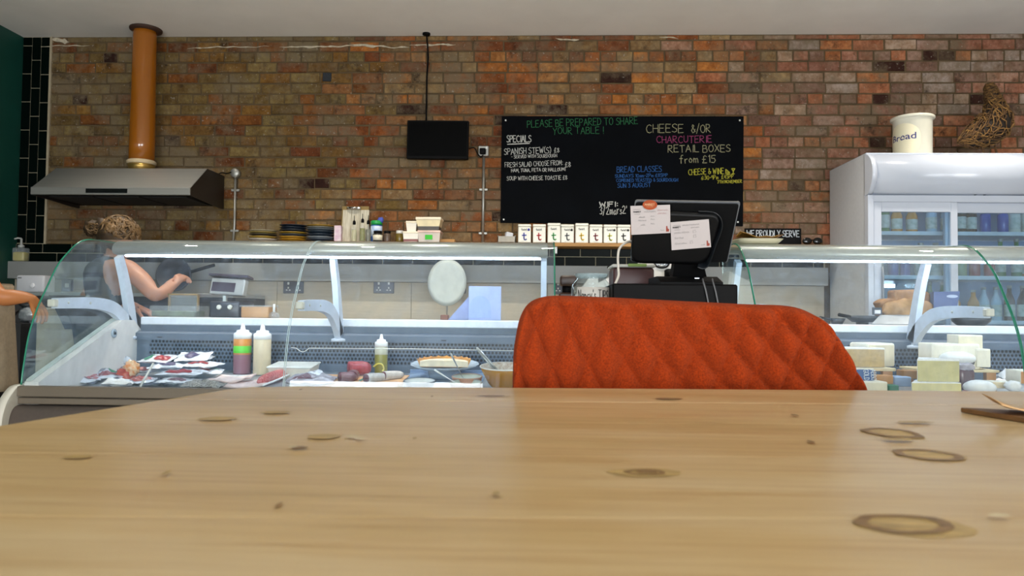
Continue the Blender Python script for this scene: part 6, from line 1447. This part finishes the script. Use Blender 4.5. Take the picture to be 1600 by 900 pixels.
MB().box(c + Rr @ Vector((0, -.0, .058)), (68*pxm(3.8), .06, .012), Rr, .002).build('hood', mat('display_purple', '#4a3f4a', .15), t)
t = thing('tan_tub', 'tan plastic tub of spread beside the black shop scale', 'tub', (at(395, 497, 3.7).x, 3.75, LZ))
box_px(376, 420, 479, 494, 3.70, .12, .006, 2, LZ).build('tub', mat('tan_tub', '#b58a5e', .4, var=.15), t); box_px(374, 422, 477, 480, 3.695, .13, .002).build('lid', Mclr, t)
t = thing('piping_nozzle', 'small clear squeeze bottle with white nozzle right of the tan tub', 'bottle', (at(428, 497, 3.7).x, 3.72, LZ))
q = at(428, 497, 3.72); MB().lathe([(.024, 0), (.03, .01), (.026, .025), (.008, .034), (.006, .07)], Matrix.Translation((q.x, 3.72, LZ)), 16).build('bottle', Mclr, t); MB().lathe([(.0065, .03), (.006, .072)], Matrix.Translation((q.x, 3.72, LZ)), 10).build('nozzle', mat('white_cap', '#f0f2f2', .35), t)
t = thing('paper_dispenser', 'pale blue folded sheet dispenser standing on the ledge left of the orange chair', 'dispenser', (at(760, 498, 3.75).x, 3.78, LZ))
Mpb = mat('pale_blue_card', '#a9b9e6', .6, var=.04, nscale=6)
box_px(732, 783, 447.5, 498, 3.76, .012, .001, 1, LZ).build('front_sheet', Mpb, t)
a, b, c_ = at(700, 498, 3.76), at(732, 498, 3.77), at(732, 464, 3.77); a.z = b.z = LZ+.001
MB().add([a, b, c_, a+Vector((0, .1, 0)), b+Vector((0, .1, 0)), c_+Vector((0, .1, 0))], [(0, 1, 2), (5, 4, 3), (0, 3, 4, 1), (1, 4, 5, 2), (2, 5, 3, 0)]).build('side_fold', mat('blue_card_fold', '#8f9cc8', .6), t)
p = at(750, 497, 3.757); mb = MB()
vs = [(at(732, 497, 3.757)), (at(767, 497, 3.757))]; arc = [at(750+17*math.cos(PI*k/12), 482-20*math.sin(PI*k/12), 3.757) for k in range(13)]
mb.add([vs[0]] + arc[::-1] + [vs[1]], [list(range(15))]); mb.build('arch_print', mat('arch_blue', '#9db2ee', .6, var=.02), t)
solo(box_px(688, 700, 492, 498, 3.74, .05, .003, 1, LZ), 'brown_block', mat('brown_block', '#7a4a34', .6), 'small brown block on the ledge left of the pale blue dispenser', 'block', at(694, 497, 3.75))
# round dark pan hanging behind the hand
p = at(270, 434, 4.88)
pn = thing('dark_pan', 'round dark blue pan behind the bent person\'s raised hand', 'pan', (p.x, 4.9, E+.1))
MB().lathe([(.02, 0), (.108, .004), (.118, .05), (.114, .05), (.104, .008)], T((at(270, 434, 4.85).x, 4.90, E+.225), rx=R(82)), 32).build('pan', mat('navy_pan', '#232a36', .5), pn)
MB().tube([(at(270, 434, 4.85).x+.105, 4.88, E+.25), (at(270, 434, 4.85).x+.26, 4.90, E+.30)], .011, 8).build('handle', Mblkm, pn)
# left worktop things
t = thing('white_wall_box', 'white plastic heater box with round dial on the left worktop', 'box', (at(45, 455, 4.85).x, 4.9, E+.10))
a, b = at(24, 455, 4.8), at(69, 430, 4.8)
MB().b2((a.x, 4.8, E+.10), (b.x, 4.92, b.z), .014, 3).build('casing', mat('box_white', '#b9bcc2', .4, var=.02), t)
q = at(51, 446, 4.8); MB().lathe([(.018, 0), (.017, .008), (.012, .01)], T((q.x, 4.8, q.z), rx=R(90)), 20).build('dial', mat('dial_grey', '#c9ccd2', .3), t)
MB().b2((a.x+.015, 4.798, b.z-.022), (a.x+.04, 4.8, b.z-.016)).build('name_strip', mat('ink_grey', '#4a4a48', .6), t)
t = thing('wall_switch', 'pale grey switch plate on the splashback beside the white heater box', 'switch', (at(105, 446, WY-.02).x, WY-.012, E+.15))
q = at(105, 446, WY-.02); MB().box((q.x, WY-.017, q.z), (.085, .009, .085), None, .003).build('plate', Msock, t); MB().box((q.x, WY-.024, q.z), (.03, .006, .03), None, .003).build('rocker', mat('switch_white', '#d8d8d4', .4), t)
def soap(px, label, liq, sc=1):
    Y = WY-.05; x = at(px, 408, Y).x; z = E+.328; t = thing('soap_dispenser', label, 'dispenser', (x, Y, z))
    MB().b2((x-.045*sc, Y-.035, z), (x+.045*sc, Y+.035, z+.10), .012, 3).build('bottle', Mclr, t)
    MB().b2((x-.042*sc, Y-.032, z+.003), (x+.042*sc, Y+.032, z+.068), .01, 2).build('liquid', liq, t)
    MB().lathe([(.02, .1), (.022, .115), (.012, .12), (.007, .125), (.007, .165)], Matrix.Translation((x, Y, z)), 14).tube([(x, Y, z+.165), (x-.02, Y-.01, z+.168), (x-.038, Y-.02, z+.16)], .006).build('pump', mat('pump_grey', '#b9bcb8', .35), t)
soap(32.5, 'yellow liquid soap dispenser on the grey ledge in front of the tiles', mat('yellow_soap', '#c9b850', .3))
soap(3, 'grey liquid soap dispenser at the left edge of the picture', mat('grey_soap', '#7f8886', .3))
t = thing('white_chest', 'pale cream storage box standing in the aisle behind the left bracket arm', 'box', (at(85, 500, 4.3).x, 4.35, 0))
a, b = at(56, 514, 4.28), at(118, 481, 4.28); MB().b2((a.x, 4.28, 0), (b.x, 4.55, b.z-.012), .006).build('box', mat('cream_box', '#c9c0ae', .6), t); MB().b2((a.x-.004, 4.275, b.z-.012), (b.x+.004, 4.555, b.z), .003).build('lid', mat('cream_box_lid', '#d6cfc0', .5), t)
q = atX(48, 497, -2.62); t = thing('utensil_bundle', 'clear bag of metal utensils on the worktop edge beside the left person', 'bag', (at(36, 492, 4.5).x, 4.5, E+.0))
a = at(36, 494, 4.4)
MB().b2((a.x-.12, 4.3, 0), (a.x+.06, 4.6, a.z-.045)).build('trolley', Mcab, t); MB().ball(a + Vector((0, .1, .01)), (.075, .06, .055), 16, 10, jit=.6, js=4).build('bag', mat('crinkled_film', '#b3b9bd', .15, .3, .3, 30), t)
MB().ball(a + Vector((-.02, .1, .075)), (.06, .05, .03), 14, 8, jit=.6, js=4).build('dark_contents', mat('dark_contents', '#222426', .4), t)
# right ledge: bread bag, box, trays, pans
t = thing('bread_bag', 'brown paper bread bag with a folded point on the ledge behind the right bracket', 'bag', (at(1420, 497, 3.8).x, 3.9, LZ))
mb = MB(); pr2 = [at(x, y, 3.85) for x, y in ((1376, 494), (1379, 480), (1373, 473), (1385, 466), (1398, 467), (1398, 453), (1440, 452), (1455, 458), (1455, 494))]
n = len(pr2); vs = pr2 + [v+Vector((0, .09, 0)) for v in pr2]; mb.add(vs, [list(range(n)), [n+i for i in range(n)][::-1]] + [(i, n+i, n+(i+1) % n, (i+1) % n) for i in range(n)])
o = mb.build('bag', mat('brown_bread_bag', '#9a7450', .75, 0, .3, 18, .5, 20), t); bv = o.modifiers.new('bevel', 'BEVEL'); bv.width = .012; bv.segments = 2
t = thing('loaf', 'dusty brown sourdough loaf leaning on the bread bag', 'bread', (at(1425, 490, 3.78).x, 3.78, LZ))
MB().ball(at(1420, 484, 3.825), (.13, .028, .055), 24, 14, jit=.2).build('crust', mat('loaf_crust', '#a8845c', .85, 0, .35, 16, .6, 30), t)
t = thing('blue_carton', 'dark blue carton with pale oval emblem on the right ledge', 'carton', (at(1480, 490, 3.8).x, 3.85, LZ))
mb = MB(); q = [at(x, y, 3.80) for x, y in ((1459, 490), (1459, 456), (1500, 455), (1494, 490))]; vs = q + [v + Vector((.03, .1, 0)) for v in q]
mb.add(vs, [(0, 3, 2, 1), (4, 5, 6, 7), (0, 1, 5, 4), (1, 2, 6, 5), (2, 3, 7, 6), (3, 0, 4, 7)]).build('carton', mat('carton_blue', '#4a5880', .5), t)
c = at(1488, 463, 3.798); MB().add([c + Vector((.028*math.cos(2*PI*k/24), 0, .008*math.sin(2*PI*k/24))) for k in range(24)], [list(range(24))]).build('emblem', mat('emblem_pale', '#a9b3c8', .5), t)
t = thing('grey_tray', 'sloped grey plastic tray with a price tag on the right ledge', 'tray', (at(1390, 497, 3.72).x, 3.75, LZ))
q = [at(1362, 509, 3.72), at(1375, 492, 3.80), at(1450, 492, 3.80), at(1450, 509, 3.72)]; q[0].z = q[3].z = LZ+.004
vs = q + [Vector((v.x, v.y+.02, LZ)) for v in q]; MB().add(vs, [(0, 3, 2, 1), (4, 5, 6, 7), (0, 1, 5, 4), (1, 2, 6, 5), (2, 3, 7, 6), (3, 0, 4, 7)]).build('tray', mat('tray_grey', '#a3a8ac', .35), t)
box_px(1363.5, 1378, 480.5, 492, 3.79, .006, 0).build('price_tag', mat('tag_dark', '#3a4048', .5), t); box_px(1367, 1376, 484.5, 490, 3.787, .003, 0).build('price_label', Mwp, t)
t = thing('black_pan', 'shallow black pan with handle on the right ledge beside the grey tray', 'pan', (at(1345, 497, 3.75).x, 3.8, LZ))
c = at(1350, 497, 3.8); MB().lathe([(.05, .012), (.075, .03), (.078, .045), (.072, .042), (.05, .018)], Matrix.Translation((c.x, 3.82, LZ)), 28, sy=.8).lathe([(.03, 0), (.03, .013)], Matrix.Translation((c.x, 3.82, LZ)), 16).build('pan', mat('pan_black', '#2a2f33', .35), t)
MB().tube([(c.x-.07, 3.80, LZ+.038), (c.x-.14, 3.76, LZ+.048)], .009, 8).build('handle', Mblkm, t)
t = thing('black_bowl', 'low black oval bowl on the right ledge under the bracket arm', 'bowl', (at(1522, 500, 3.78).x, 3.8, LZ))
c = at(1517, 499, 3.8); MB().lathe([(.06, 0), (.085, .022), (.09, .04), (.084, .04), (.06, .008)], Matrix.Translation((c.x, 3.8, LZ)), 28).build('bowl', mat('pan_black', '#2a2f33', .35), t)
t = thing('black_scoop', 'small dark scoop on the ledge above the orange chair corner', 'scoop', (at(1310, 500, 3.75).x, 3.8, LZ))
c = at(1308, 499, 3.78); MB().lathe([(.025, 0), (.04, .03), (.036, .03), (.022, .006)], Matrix.Translation((c.x, 3.78, LZ)), 20).build('cup', mat('pan_black', '#2a2f33', .35), t); MB().tube([(c.x-.035, 3.78, LZ+.025), (c.x-.09, 3.77, LZ+.035)], .006).build('handle', Mblkm, t)

# ---- ceiling downlights
Mlens = mat('lamp_lens', '#fff2dc', .4, var=0, emit='#ffe6c4', es=7)
k = 0
names = {(-3.0, 3.95): 'ceiling downlight above the left end of the left counter', }
for yy, row in ((4.15, 'back'),):
    for xx, side in ((-2.45, 'far left'), (-1.2, 'left'), (.05, 'centre'), (1.3, 'right'), (2.6, 'far right')):
        t = thing('ceiling_downlight', 'recessed ceiling downlight over the counters, %s of the row of five' % side, 'lamp', (xx, yy, ZC), 'recessed ceiling downlights')
        MB().lathe([(.034, -.001), (.05, -.004), (.05, 0), (.034, 0)], Matrix.Translation((xx, yy, ZC)), 24, cap=False).build('trim_ring', mat('lamp_ring', '#d8d6d2', .3, .3), t)
        MB().lathe([(.0335, -.0025), (.0335, -.0005)], Matrix.Translation((xx, yy, ZC)), 20).build('lens', Mlens, t)
        l = bpy.data.lights.new('downlight', 'SPOT'); l.energy = DL[row]; l.color = (1, .91, .79); l.spot_size = R(105); l.spot_blend = .8; l.shadow_soft_size = .04
        o = bpy.data.objects.new('downlight', l); o.location = (0, 0, -.02); o.parent = t; C.objects.link(o)

# ================================================================== PEOPLE
def skin(name, verts, edges, m_, parent, sub=2, extra=None):
    """verts: (Vector, radius); grown with Skin + Subdivision, baked to a mesh"""
    o0 = parent.location
    me = bpy.data.meshes.new(name); me.from_pydata([Vector(v)-o0 for v, _ in verts], edges, []); me.update()
    ob = bpy.data.objects.new(name, me); C.objects.link(ob)
    md = ob.modifiers.new('skin', 'SKIN'); md.use_smooth_shade = True
    for i, (_, r_) in enumerate(verts):
        sv = me.skin_vertices[0].data[i]; sv.radius = r_ if isinstance(r_, tuple) else (r_, r_); sv.use_root = (i == 0)
    s_ = ob.modifiers.new('sub', 'SUBSURF'); s_.levels = sub; s_.render_levels = sub
    bpy.context.view_layer.update()
    nm = bpy.data.meshes.new_from_object(ob.evaluated_get(bpy.context.evaluated_depsgraph_get()))
    C.objects.unlink(ob); bpy.data.objects.remove(ob)
    if extra:                                                # join further shapes (head details) into the same surface
        bm = bmesh.new(); bm.from_mesh(nm); o_ = len(bm.verts)
        vs = [bm.verts.new(v-o0) for v in extra.v]
        for f in extra.f:
            try: bm.faces.new([vs[i] for i in f]).smooth = True
            except ValueError: pass
        bm.to_mesh(nm); bm.free()
    nm.materials.clear(); nm.materials.append(m_); nm.polygons.foreach_set('use_smooth', [True]*len(nm.polygons))
    r = bpy.data.objects.new(name, nm); C.objects.link(r); r.parent = parent; return r
def chain(V, Ed, start, pts):
    i = start
    for p, r_ in pts: V.append((Vector(p), r_)); Ed.append((i, len(V)-1)); i = len(V)-1
    return i
def hand(V, Ed, wrist_i, d, n, side, L=.18, curl=.5):
    """palm and five fingers from a wrist vertex; d = along the hand, n = palm normal, side = towards the thumb"""
    w = V[wrist_i][0]; d, n, side = Vector(d).normalized(), Vector(n).normalized(), Vector(side).normalized()
    palm = chain(V, Ed, wrist_i, [(w + d*L*.22, (.034, .018)), (w + d*L*.46, (.037, .016))])
    for k, (off, ln) in enumerate(((.030, .40), (.010, .45), (-.010, .42), (-.029, .33))):
        b = w + d*L*.52 + side*off; f1 = b + (d + n*curl*.5)*ln*L*.42; f2 = f1 + (d*(1-curl*.7) + n*curl)*ln*L*.36; f3 = f2 + (d*(1-curl*1.3) + n*curl*1.3)*ln*L*.28
        chain(V, Ed, palm, [(b, .0105), (f1, .0095), (f2, .0088), (f3, .0078)])
    th = w + d*L*.2 + side*.038 + n*.008
    chain(V, Ed, wrist_i, [(th, .013), (th + (d*.7+side*.5+n*.3)*L*.2, .0105), (th + (d*1.1+side*.45+n*.6)*L*.32, .009)])
def head(mb, c, r_, fwd, up):
    """head with nose, brow, mouth, eyes and ears, built about centre c"""
    fwd = Vector(fwd).normalized(); up = Vector(up).normalized(); side = up.cross(fwd).normalized(); up = fwd.cross(side)
    M_ = Matrix((fwd, side, up)).transposed()
    n0 = len(mb.v); seg, ring = 32, 24; mb.ball((0, 0, 0), 1, seg, ring)
    for i in range(n0, len(mb.v)):
        v = mb.v[i]; x, y, z = v.x*.86, v.y*.76, v.z*1.12
        if z < -.2: x *= 1 - .12*(-z-.2); y *= 1 - .42*(-z-.2)
        if v.x > .55:
            x += .20*math.exp(-((y/.14)**2)) * math.exp(-(((z+.18)/.22)**2))            # nose
            x += .05*math.exp(-((z-.18)/.09)**2)                                          # brow
            x -= .09*math.exp(-(((abs(y)-.30)/.13)**2)) * math.exp(-(((z-.02)/.10)**2))   # eye sockets
            x += .05*math.exp(-((y/.25)**2)) * math.exp(-(((z+.52)/.07)**2)) - .03*math.exp(-((y/.28)**2))*math.exp(-(((z+.585)/.025)**2)) + .05*math.exp(-((y/.22)**2)) * math.exp(-(((z+.65)/.06)**2))
            x += .06*math.exp(-((y/.25)**2)) * math.exp(-(((z+.95)/.12)**2))
        mb.v[i] = Vector(c) + M_ @ (Vector((x, y, z))*r_)
    for s_ in (-1, 1):
        mb.ball(Vector(c) + M_ @ Vector((.72*r_, s_*.30*r_, .02*r_)), .10*r_, 10, 8)
        mb.ball(Vector(c) + M_ @ Vector((-.02*r_, s_*.76*r_, -.08*r_)), (.16*r_, .06*r_, .26*r_), 12, 8, M=M_)
    return M_
Mskin = mat('skin_fair', '#c08a70', .5, var=.08, nscale=12); Mskin2 = mat('skin_warm_lit', '#b5713f', .5, var=.08, nscale=12)  # left person's orange-tan has the warm room light put into the colour
Mnavy_c = mat('navy_cloth', '#1c232e', .9, var=.12, nscale=40); Mtrous = mat('black_trousers', '#15161a', .9, var=.15, nscale=40)

# person bent over the bench behind the left counter
PY_ = 4.22
hip = at(150, 500, PY_); hip.z = .92
P1 = thing('person', 'person with tied wavy hair in a sleeveless navy top bent over behind the left counter', 'person', (hip.x, PY_, 0))
q = lambda px, py, Y: at(px, py, Y)
shR, shL = q(196, 418, 4.05), q(178, 418, 4.40); chest = q(168, 428, PY_); waist = q(160, 462, PY_); neck = q(183, 402, PY_); hc = q(187, 378, PY_-.01)
V = [(hip, (.13, .12))]; Ed = []
def link(a, p, r_): V.append((Vector(p), r_)); Ed.append((a, len(V)-1)); return len(V)-1
iw = link(0, waist, .105); ic = link(iw, chest + Vector((0, 0, -.03)), .11); inn = link(ic, neck, .055); link(inn, hc + Vector((-.01, 0, -.05)), .06)
ia = link(ic, shR, .062); ie = link(ia, q(222, 438, 3.97), .052); ie = link(ie, q(243, 464, 3.93), .043); ifo = link(ie, q(258, 455, 4.0), .040); iwr = link(ifo, q(268, 446, 4.06), .026)
hand(V, Ed, iwr, q(276, 438, 4.10)-q(268, 446, 4.06), (.3, .5, -.8), (-.35, -.9, .2), .165, 1.0)
ib = link(ic, shL, .060); ie = link(ib, q(182, 456, 4.42), .046); iw2 = link(ie, q(196, 476, 4.36), .038); iw3 = link(iw2, q(214, 480, 4.3), .026)
hand(V, Ed, iw3, (.9, -.2, -.3), (0, 0, -1), (0, -1, 0), .17, .5)
for s_ in (-1, 1):
    h1 = link(0, hip + Vector((.02, s_*.09, -.08)), .095); kn = link(h1, Vector((hip.x+.04, PY_+s_*.1, .50)), .062); an = link(kn, Vector((hip.x-.02, PY_+s_*.1, .10)), .045); link(an, Vector((hip.x+.12, PY_+s_*.11, .04)), (.045, .035))
hb = MB(); HM = head(hb, hc, .108, (.80, .12, -.52), (.5, .0, .85))
body = skin('body', V, Ed, Mskin, P1, 2, hb)
V = [(hip, (.165, .145))]; Ed = []
iw = link(0, waist, .15); ic = link(iw, chest + Vector((0, 0, -.035)), .17); link(ic, neck + Vector((-.02, 0, -.03)), .075); link(ic, shR*.66 + chest*.34 + Vector((0, -.02, 0)), .082); link(ic, shL*.72+chest*.28, .07)
skin('navy_top', V, Ed, Mnavy_c, P1)
V = [(hip + Vector((0, 0, .02)), (.17, .15))]; Ed = []
for s_ in (-1, 1):
    h1 = link(0, hip + Vector((.02, s_*.09, -.09)), .108); kn = link(h1, Vector((hip.x+.04, PY_+s_*.1, .50)), .074); link(kn, Vector((hip.x-.02, PY_+s_*.1, .09)), .06)
skin('trousers', V, Ed, Mtrous, P1)
Mhair = mat('brown_hair', '#47361f', .6, 0, .5, 30, col2='#2a1f14'); Mhair2 = mat('fair_hair_strand', '#6b5231', .5, 0, .4, 20)
hm = MB(); hm.ball(hc + HM @ Vector((-.022, 0, .026)), (.112, .100, .118), 28, 20, M=HM, jit=.16, js=3)
hm.ball(q(148, 357, PY_), (.055, .05, .045), 18, 12, jit=.7, js=4).ball(q(163, 356, PY_), (.06, .06, .05), 16, 10, jit=.5)
hm.build('hair', Mhair, P1)
random.seed(21); hs = MB()
for i in range(70):
    a = random.uniform(-1.4, 1.5); b = random.uniform(-1.35, .2); L_ = random.uniform(.5, 1.2); pts = []
    for k in range(7):
        aa = a + (k/6-.5)*L_ + .1*math.sin(k*2+i); bb = b + .12*math.sin(k*1.7+i*2)
        d = Vector((math.sin(aa)*math.cos(bb), math.sin(bb)*1.0, math.cos(aa)*math.cos(bb))); pts.append(hc + HM @ Vector((-.022 + d.x*.116, d.y*.104, .026 + d.z*.122)))
    hs.tube(pts, [.002, .005, .007, .0075, .007, .005, .002], 5)
for i in range(26):
    c = q(147 + random.uniform(-10, 18), 357 + random.uniform(-4, 4), PY_ - random.uniform(.0, .05)); r_ = random.uniform(.015, .035); ph = random.random()*6
    hs.tube([c + Vector((r_*math.cos(ph+t*.7), -.03+.004*t, r_*.8*math.sin(ph+t*.7))) for t in range(7)], [.001, .003, .004, .004, .004, .003, .001], 5)
for i in range(5):
    c = q(184+i*1.5, 344, PY_); hs.tube([c, c + Vector((.01*math.sin(i), 0, .012)), c + Vector((.012, 0, .016)), c+Vector((.02, .0, .004))], .0012, 4)
hs.build('hair_strands', Mhair2, P1)

# person at the left edge, forearm and apron in view
QY = 3.42; hx = at(-46, 520, QY).x
P2 = thing('person', 'person in grey top, beige half apron and black trousers cut off by the left edge', 'person', (hx, QY, 0))
hip = Vector((hx, QY, .88)); chest = Vector((hx-.13, QY, 1.20)); neck = Vector((hx-.20, QY, 1.40)); hc = Vector((hx-.22, QY, 1.54))
V = [(hip, (.14, .13))]; Ed = []
iw = link(0, (hx-.06, QY, 1.02), (.125, .12)); ic = link(iw, chest, (.14, .12)); inn = link(ic, neck, .055); link(inn, hc+Vector((-.01, 0, -.06)), .06)
sh = Vector((hx-.12, QY-.19, 1.30)); el = at(3, 468, QY-.22)
ia = link(ic, (hx-.16, QY-.14, 1.32), .065); ia = link(ia, sh, .058); ie = link(ia, (sh+el)/2, .05); ie = link(ie, el, .043); im = link(ie, at(20, 463, QY-.2), .040); iwr = link(im, at(38, 457, QY-.16), .029)
hand(V, Ed, iwr, at(47, 467, QY-.14)-at(38, 457, QY-.16), (-.5, 0, -.9), (.2, .9, 0), .165, .7)
sh2 = Vector((hx-.12, QY+.19, 1.30)); ib = link(ic, (hx-.16, QY+.14, 1.32), .065); ib = link(ib, sh2, .058); ie = link(ib, (hx-.16, QY+.24, 1.06), .043); iw2 = link(ie, (hx-.06, QY+.22, .86), .028)
hand(V, Ed, iw2, (.2, -.1, -.95), (0, -1, -.1), (1, 0, 0), .165, .4)
for s_ in (-1, 1):
    h1 = link(0, hip + Vector((.0, s_*.09, -.08)), .09); kn = link(h1, (hx+.02, QY+s_*.1, .48), .06); an = link(kn, (hx-.02, QY+s_*.1, .10), .044); link(an, (hx+.12, QY+s_*.11, .04), (.045, .035))
hb = MB(); HM = head(hb, hc, .105, (.95, .1, -.3), (.3, 0, .95)); skin('body', V, Ed, Mskin2, P2, 2, hb)
V = [(hip+Vector((0, 0, .04)), (.15, .14))]; Ed = []
iw = link(0, (hx-.06, QY, 1.02), (.14, .135)); ic = link(iw, chest, (.155, .135)); link(ic, neck+Vector((0, 0, -.06)), .075)
for s_ in (-1, 1): a = link(ic, (hx-.16, QY+s_*.14, 1.31), .075); link(a, (hx-.12, QY+s_*.2, 1.23), .066)
skin('grey_top', V, Ed, mat('grey_cloth', '#8f8c8c', .9, var=.08, nscale=40), P2)
V = [(hip, (.15, .14))]; Ed = []
for s_ in (-1, 1):
    h1 = link(0, hip + Vector((0, s_*.09, -.09)), .105); kn = link(h1, (hx+.02, QY+s_*.1, .48), .074); link(kn, (hx-.02, QY+s_*.1, .09), .06)
skin('trousers', V, Ed, Mtrous, P2)
rows = []
for i in range(15):
    v = i/14; row = []
    for j in range(25):
        a = -2.0 + 4.0*j/24; rr = .158 + .02*v + .006*math.sin(j*1.9)*v; row.append(Vector((hx + .01 + rr*math.cos(a)*1.0 + .015*v, QY + rr*math.sin(a)*1.0, .95 - v*.50)))
    rows.append(row)
MB().sheet(rows, .003, True, (-1, 0, 0)).build('apron', mat('beige_apron', '#8f7f68', .9, var=.1, nscale=60, bump=.3, bscale=200), P2)
MB().lathe([(.160, -.012), (.163, 0), (.160, .012)], Matrix.Translation((hx, QY, .945)), 28, cap=False).build('apron_tie', MATS['beige_apron'], P2)
MB().ball(hc + HM @ Vector((-.02, 0, .022)), (.110, .098, .112), 24, 16, M=HM, jit=.1).build('hair', Mhair, P2)
for P, Mx in ((P1, 0), (P2, 0)):
    for s_ in (-1, 1):
        xx, yy = P.location.x, P.location.y
        MB().box((xx+.06, yy+s_*.105, .045), (.25, .09, .085), None, .03, 3).build('shoe', Mblkm, P)
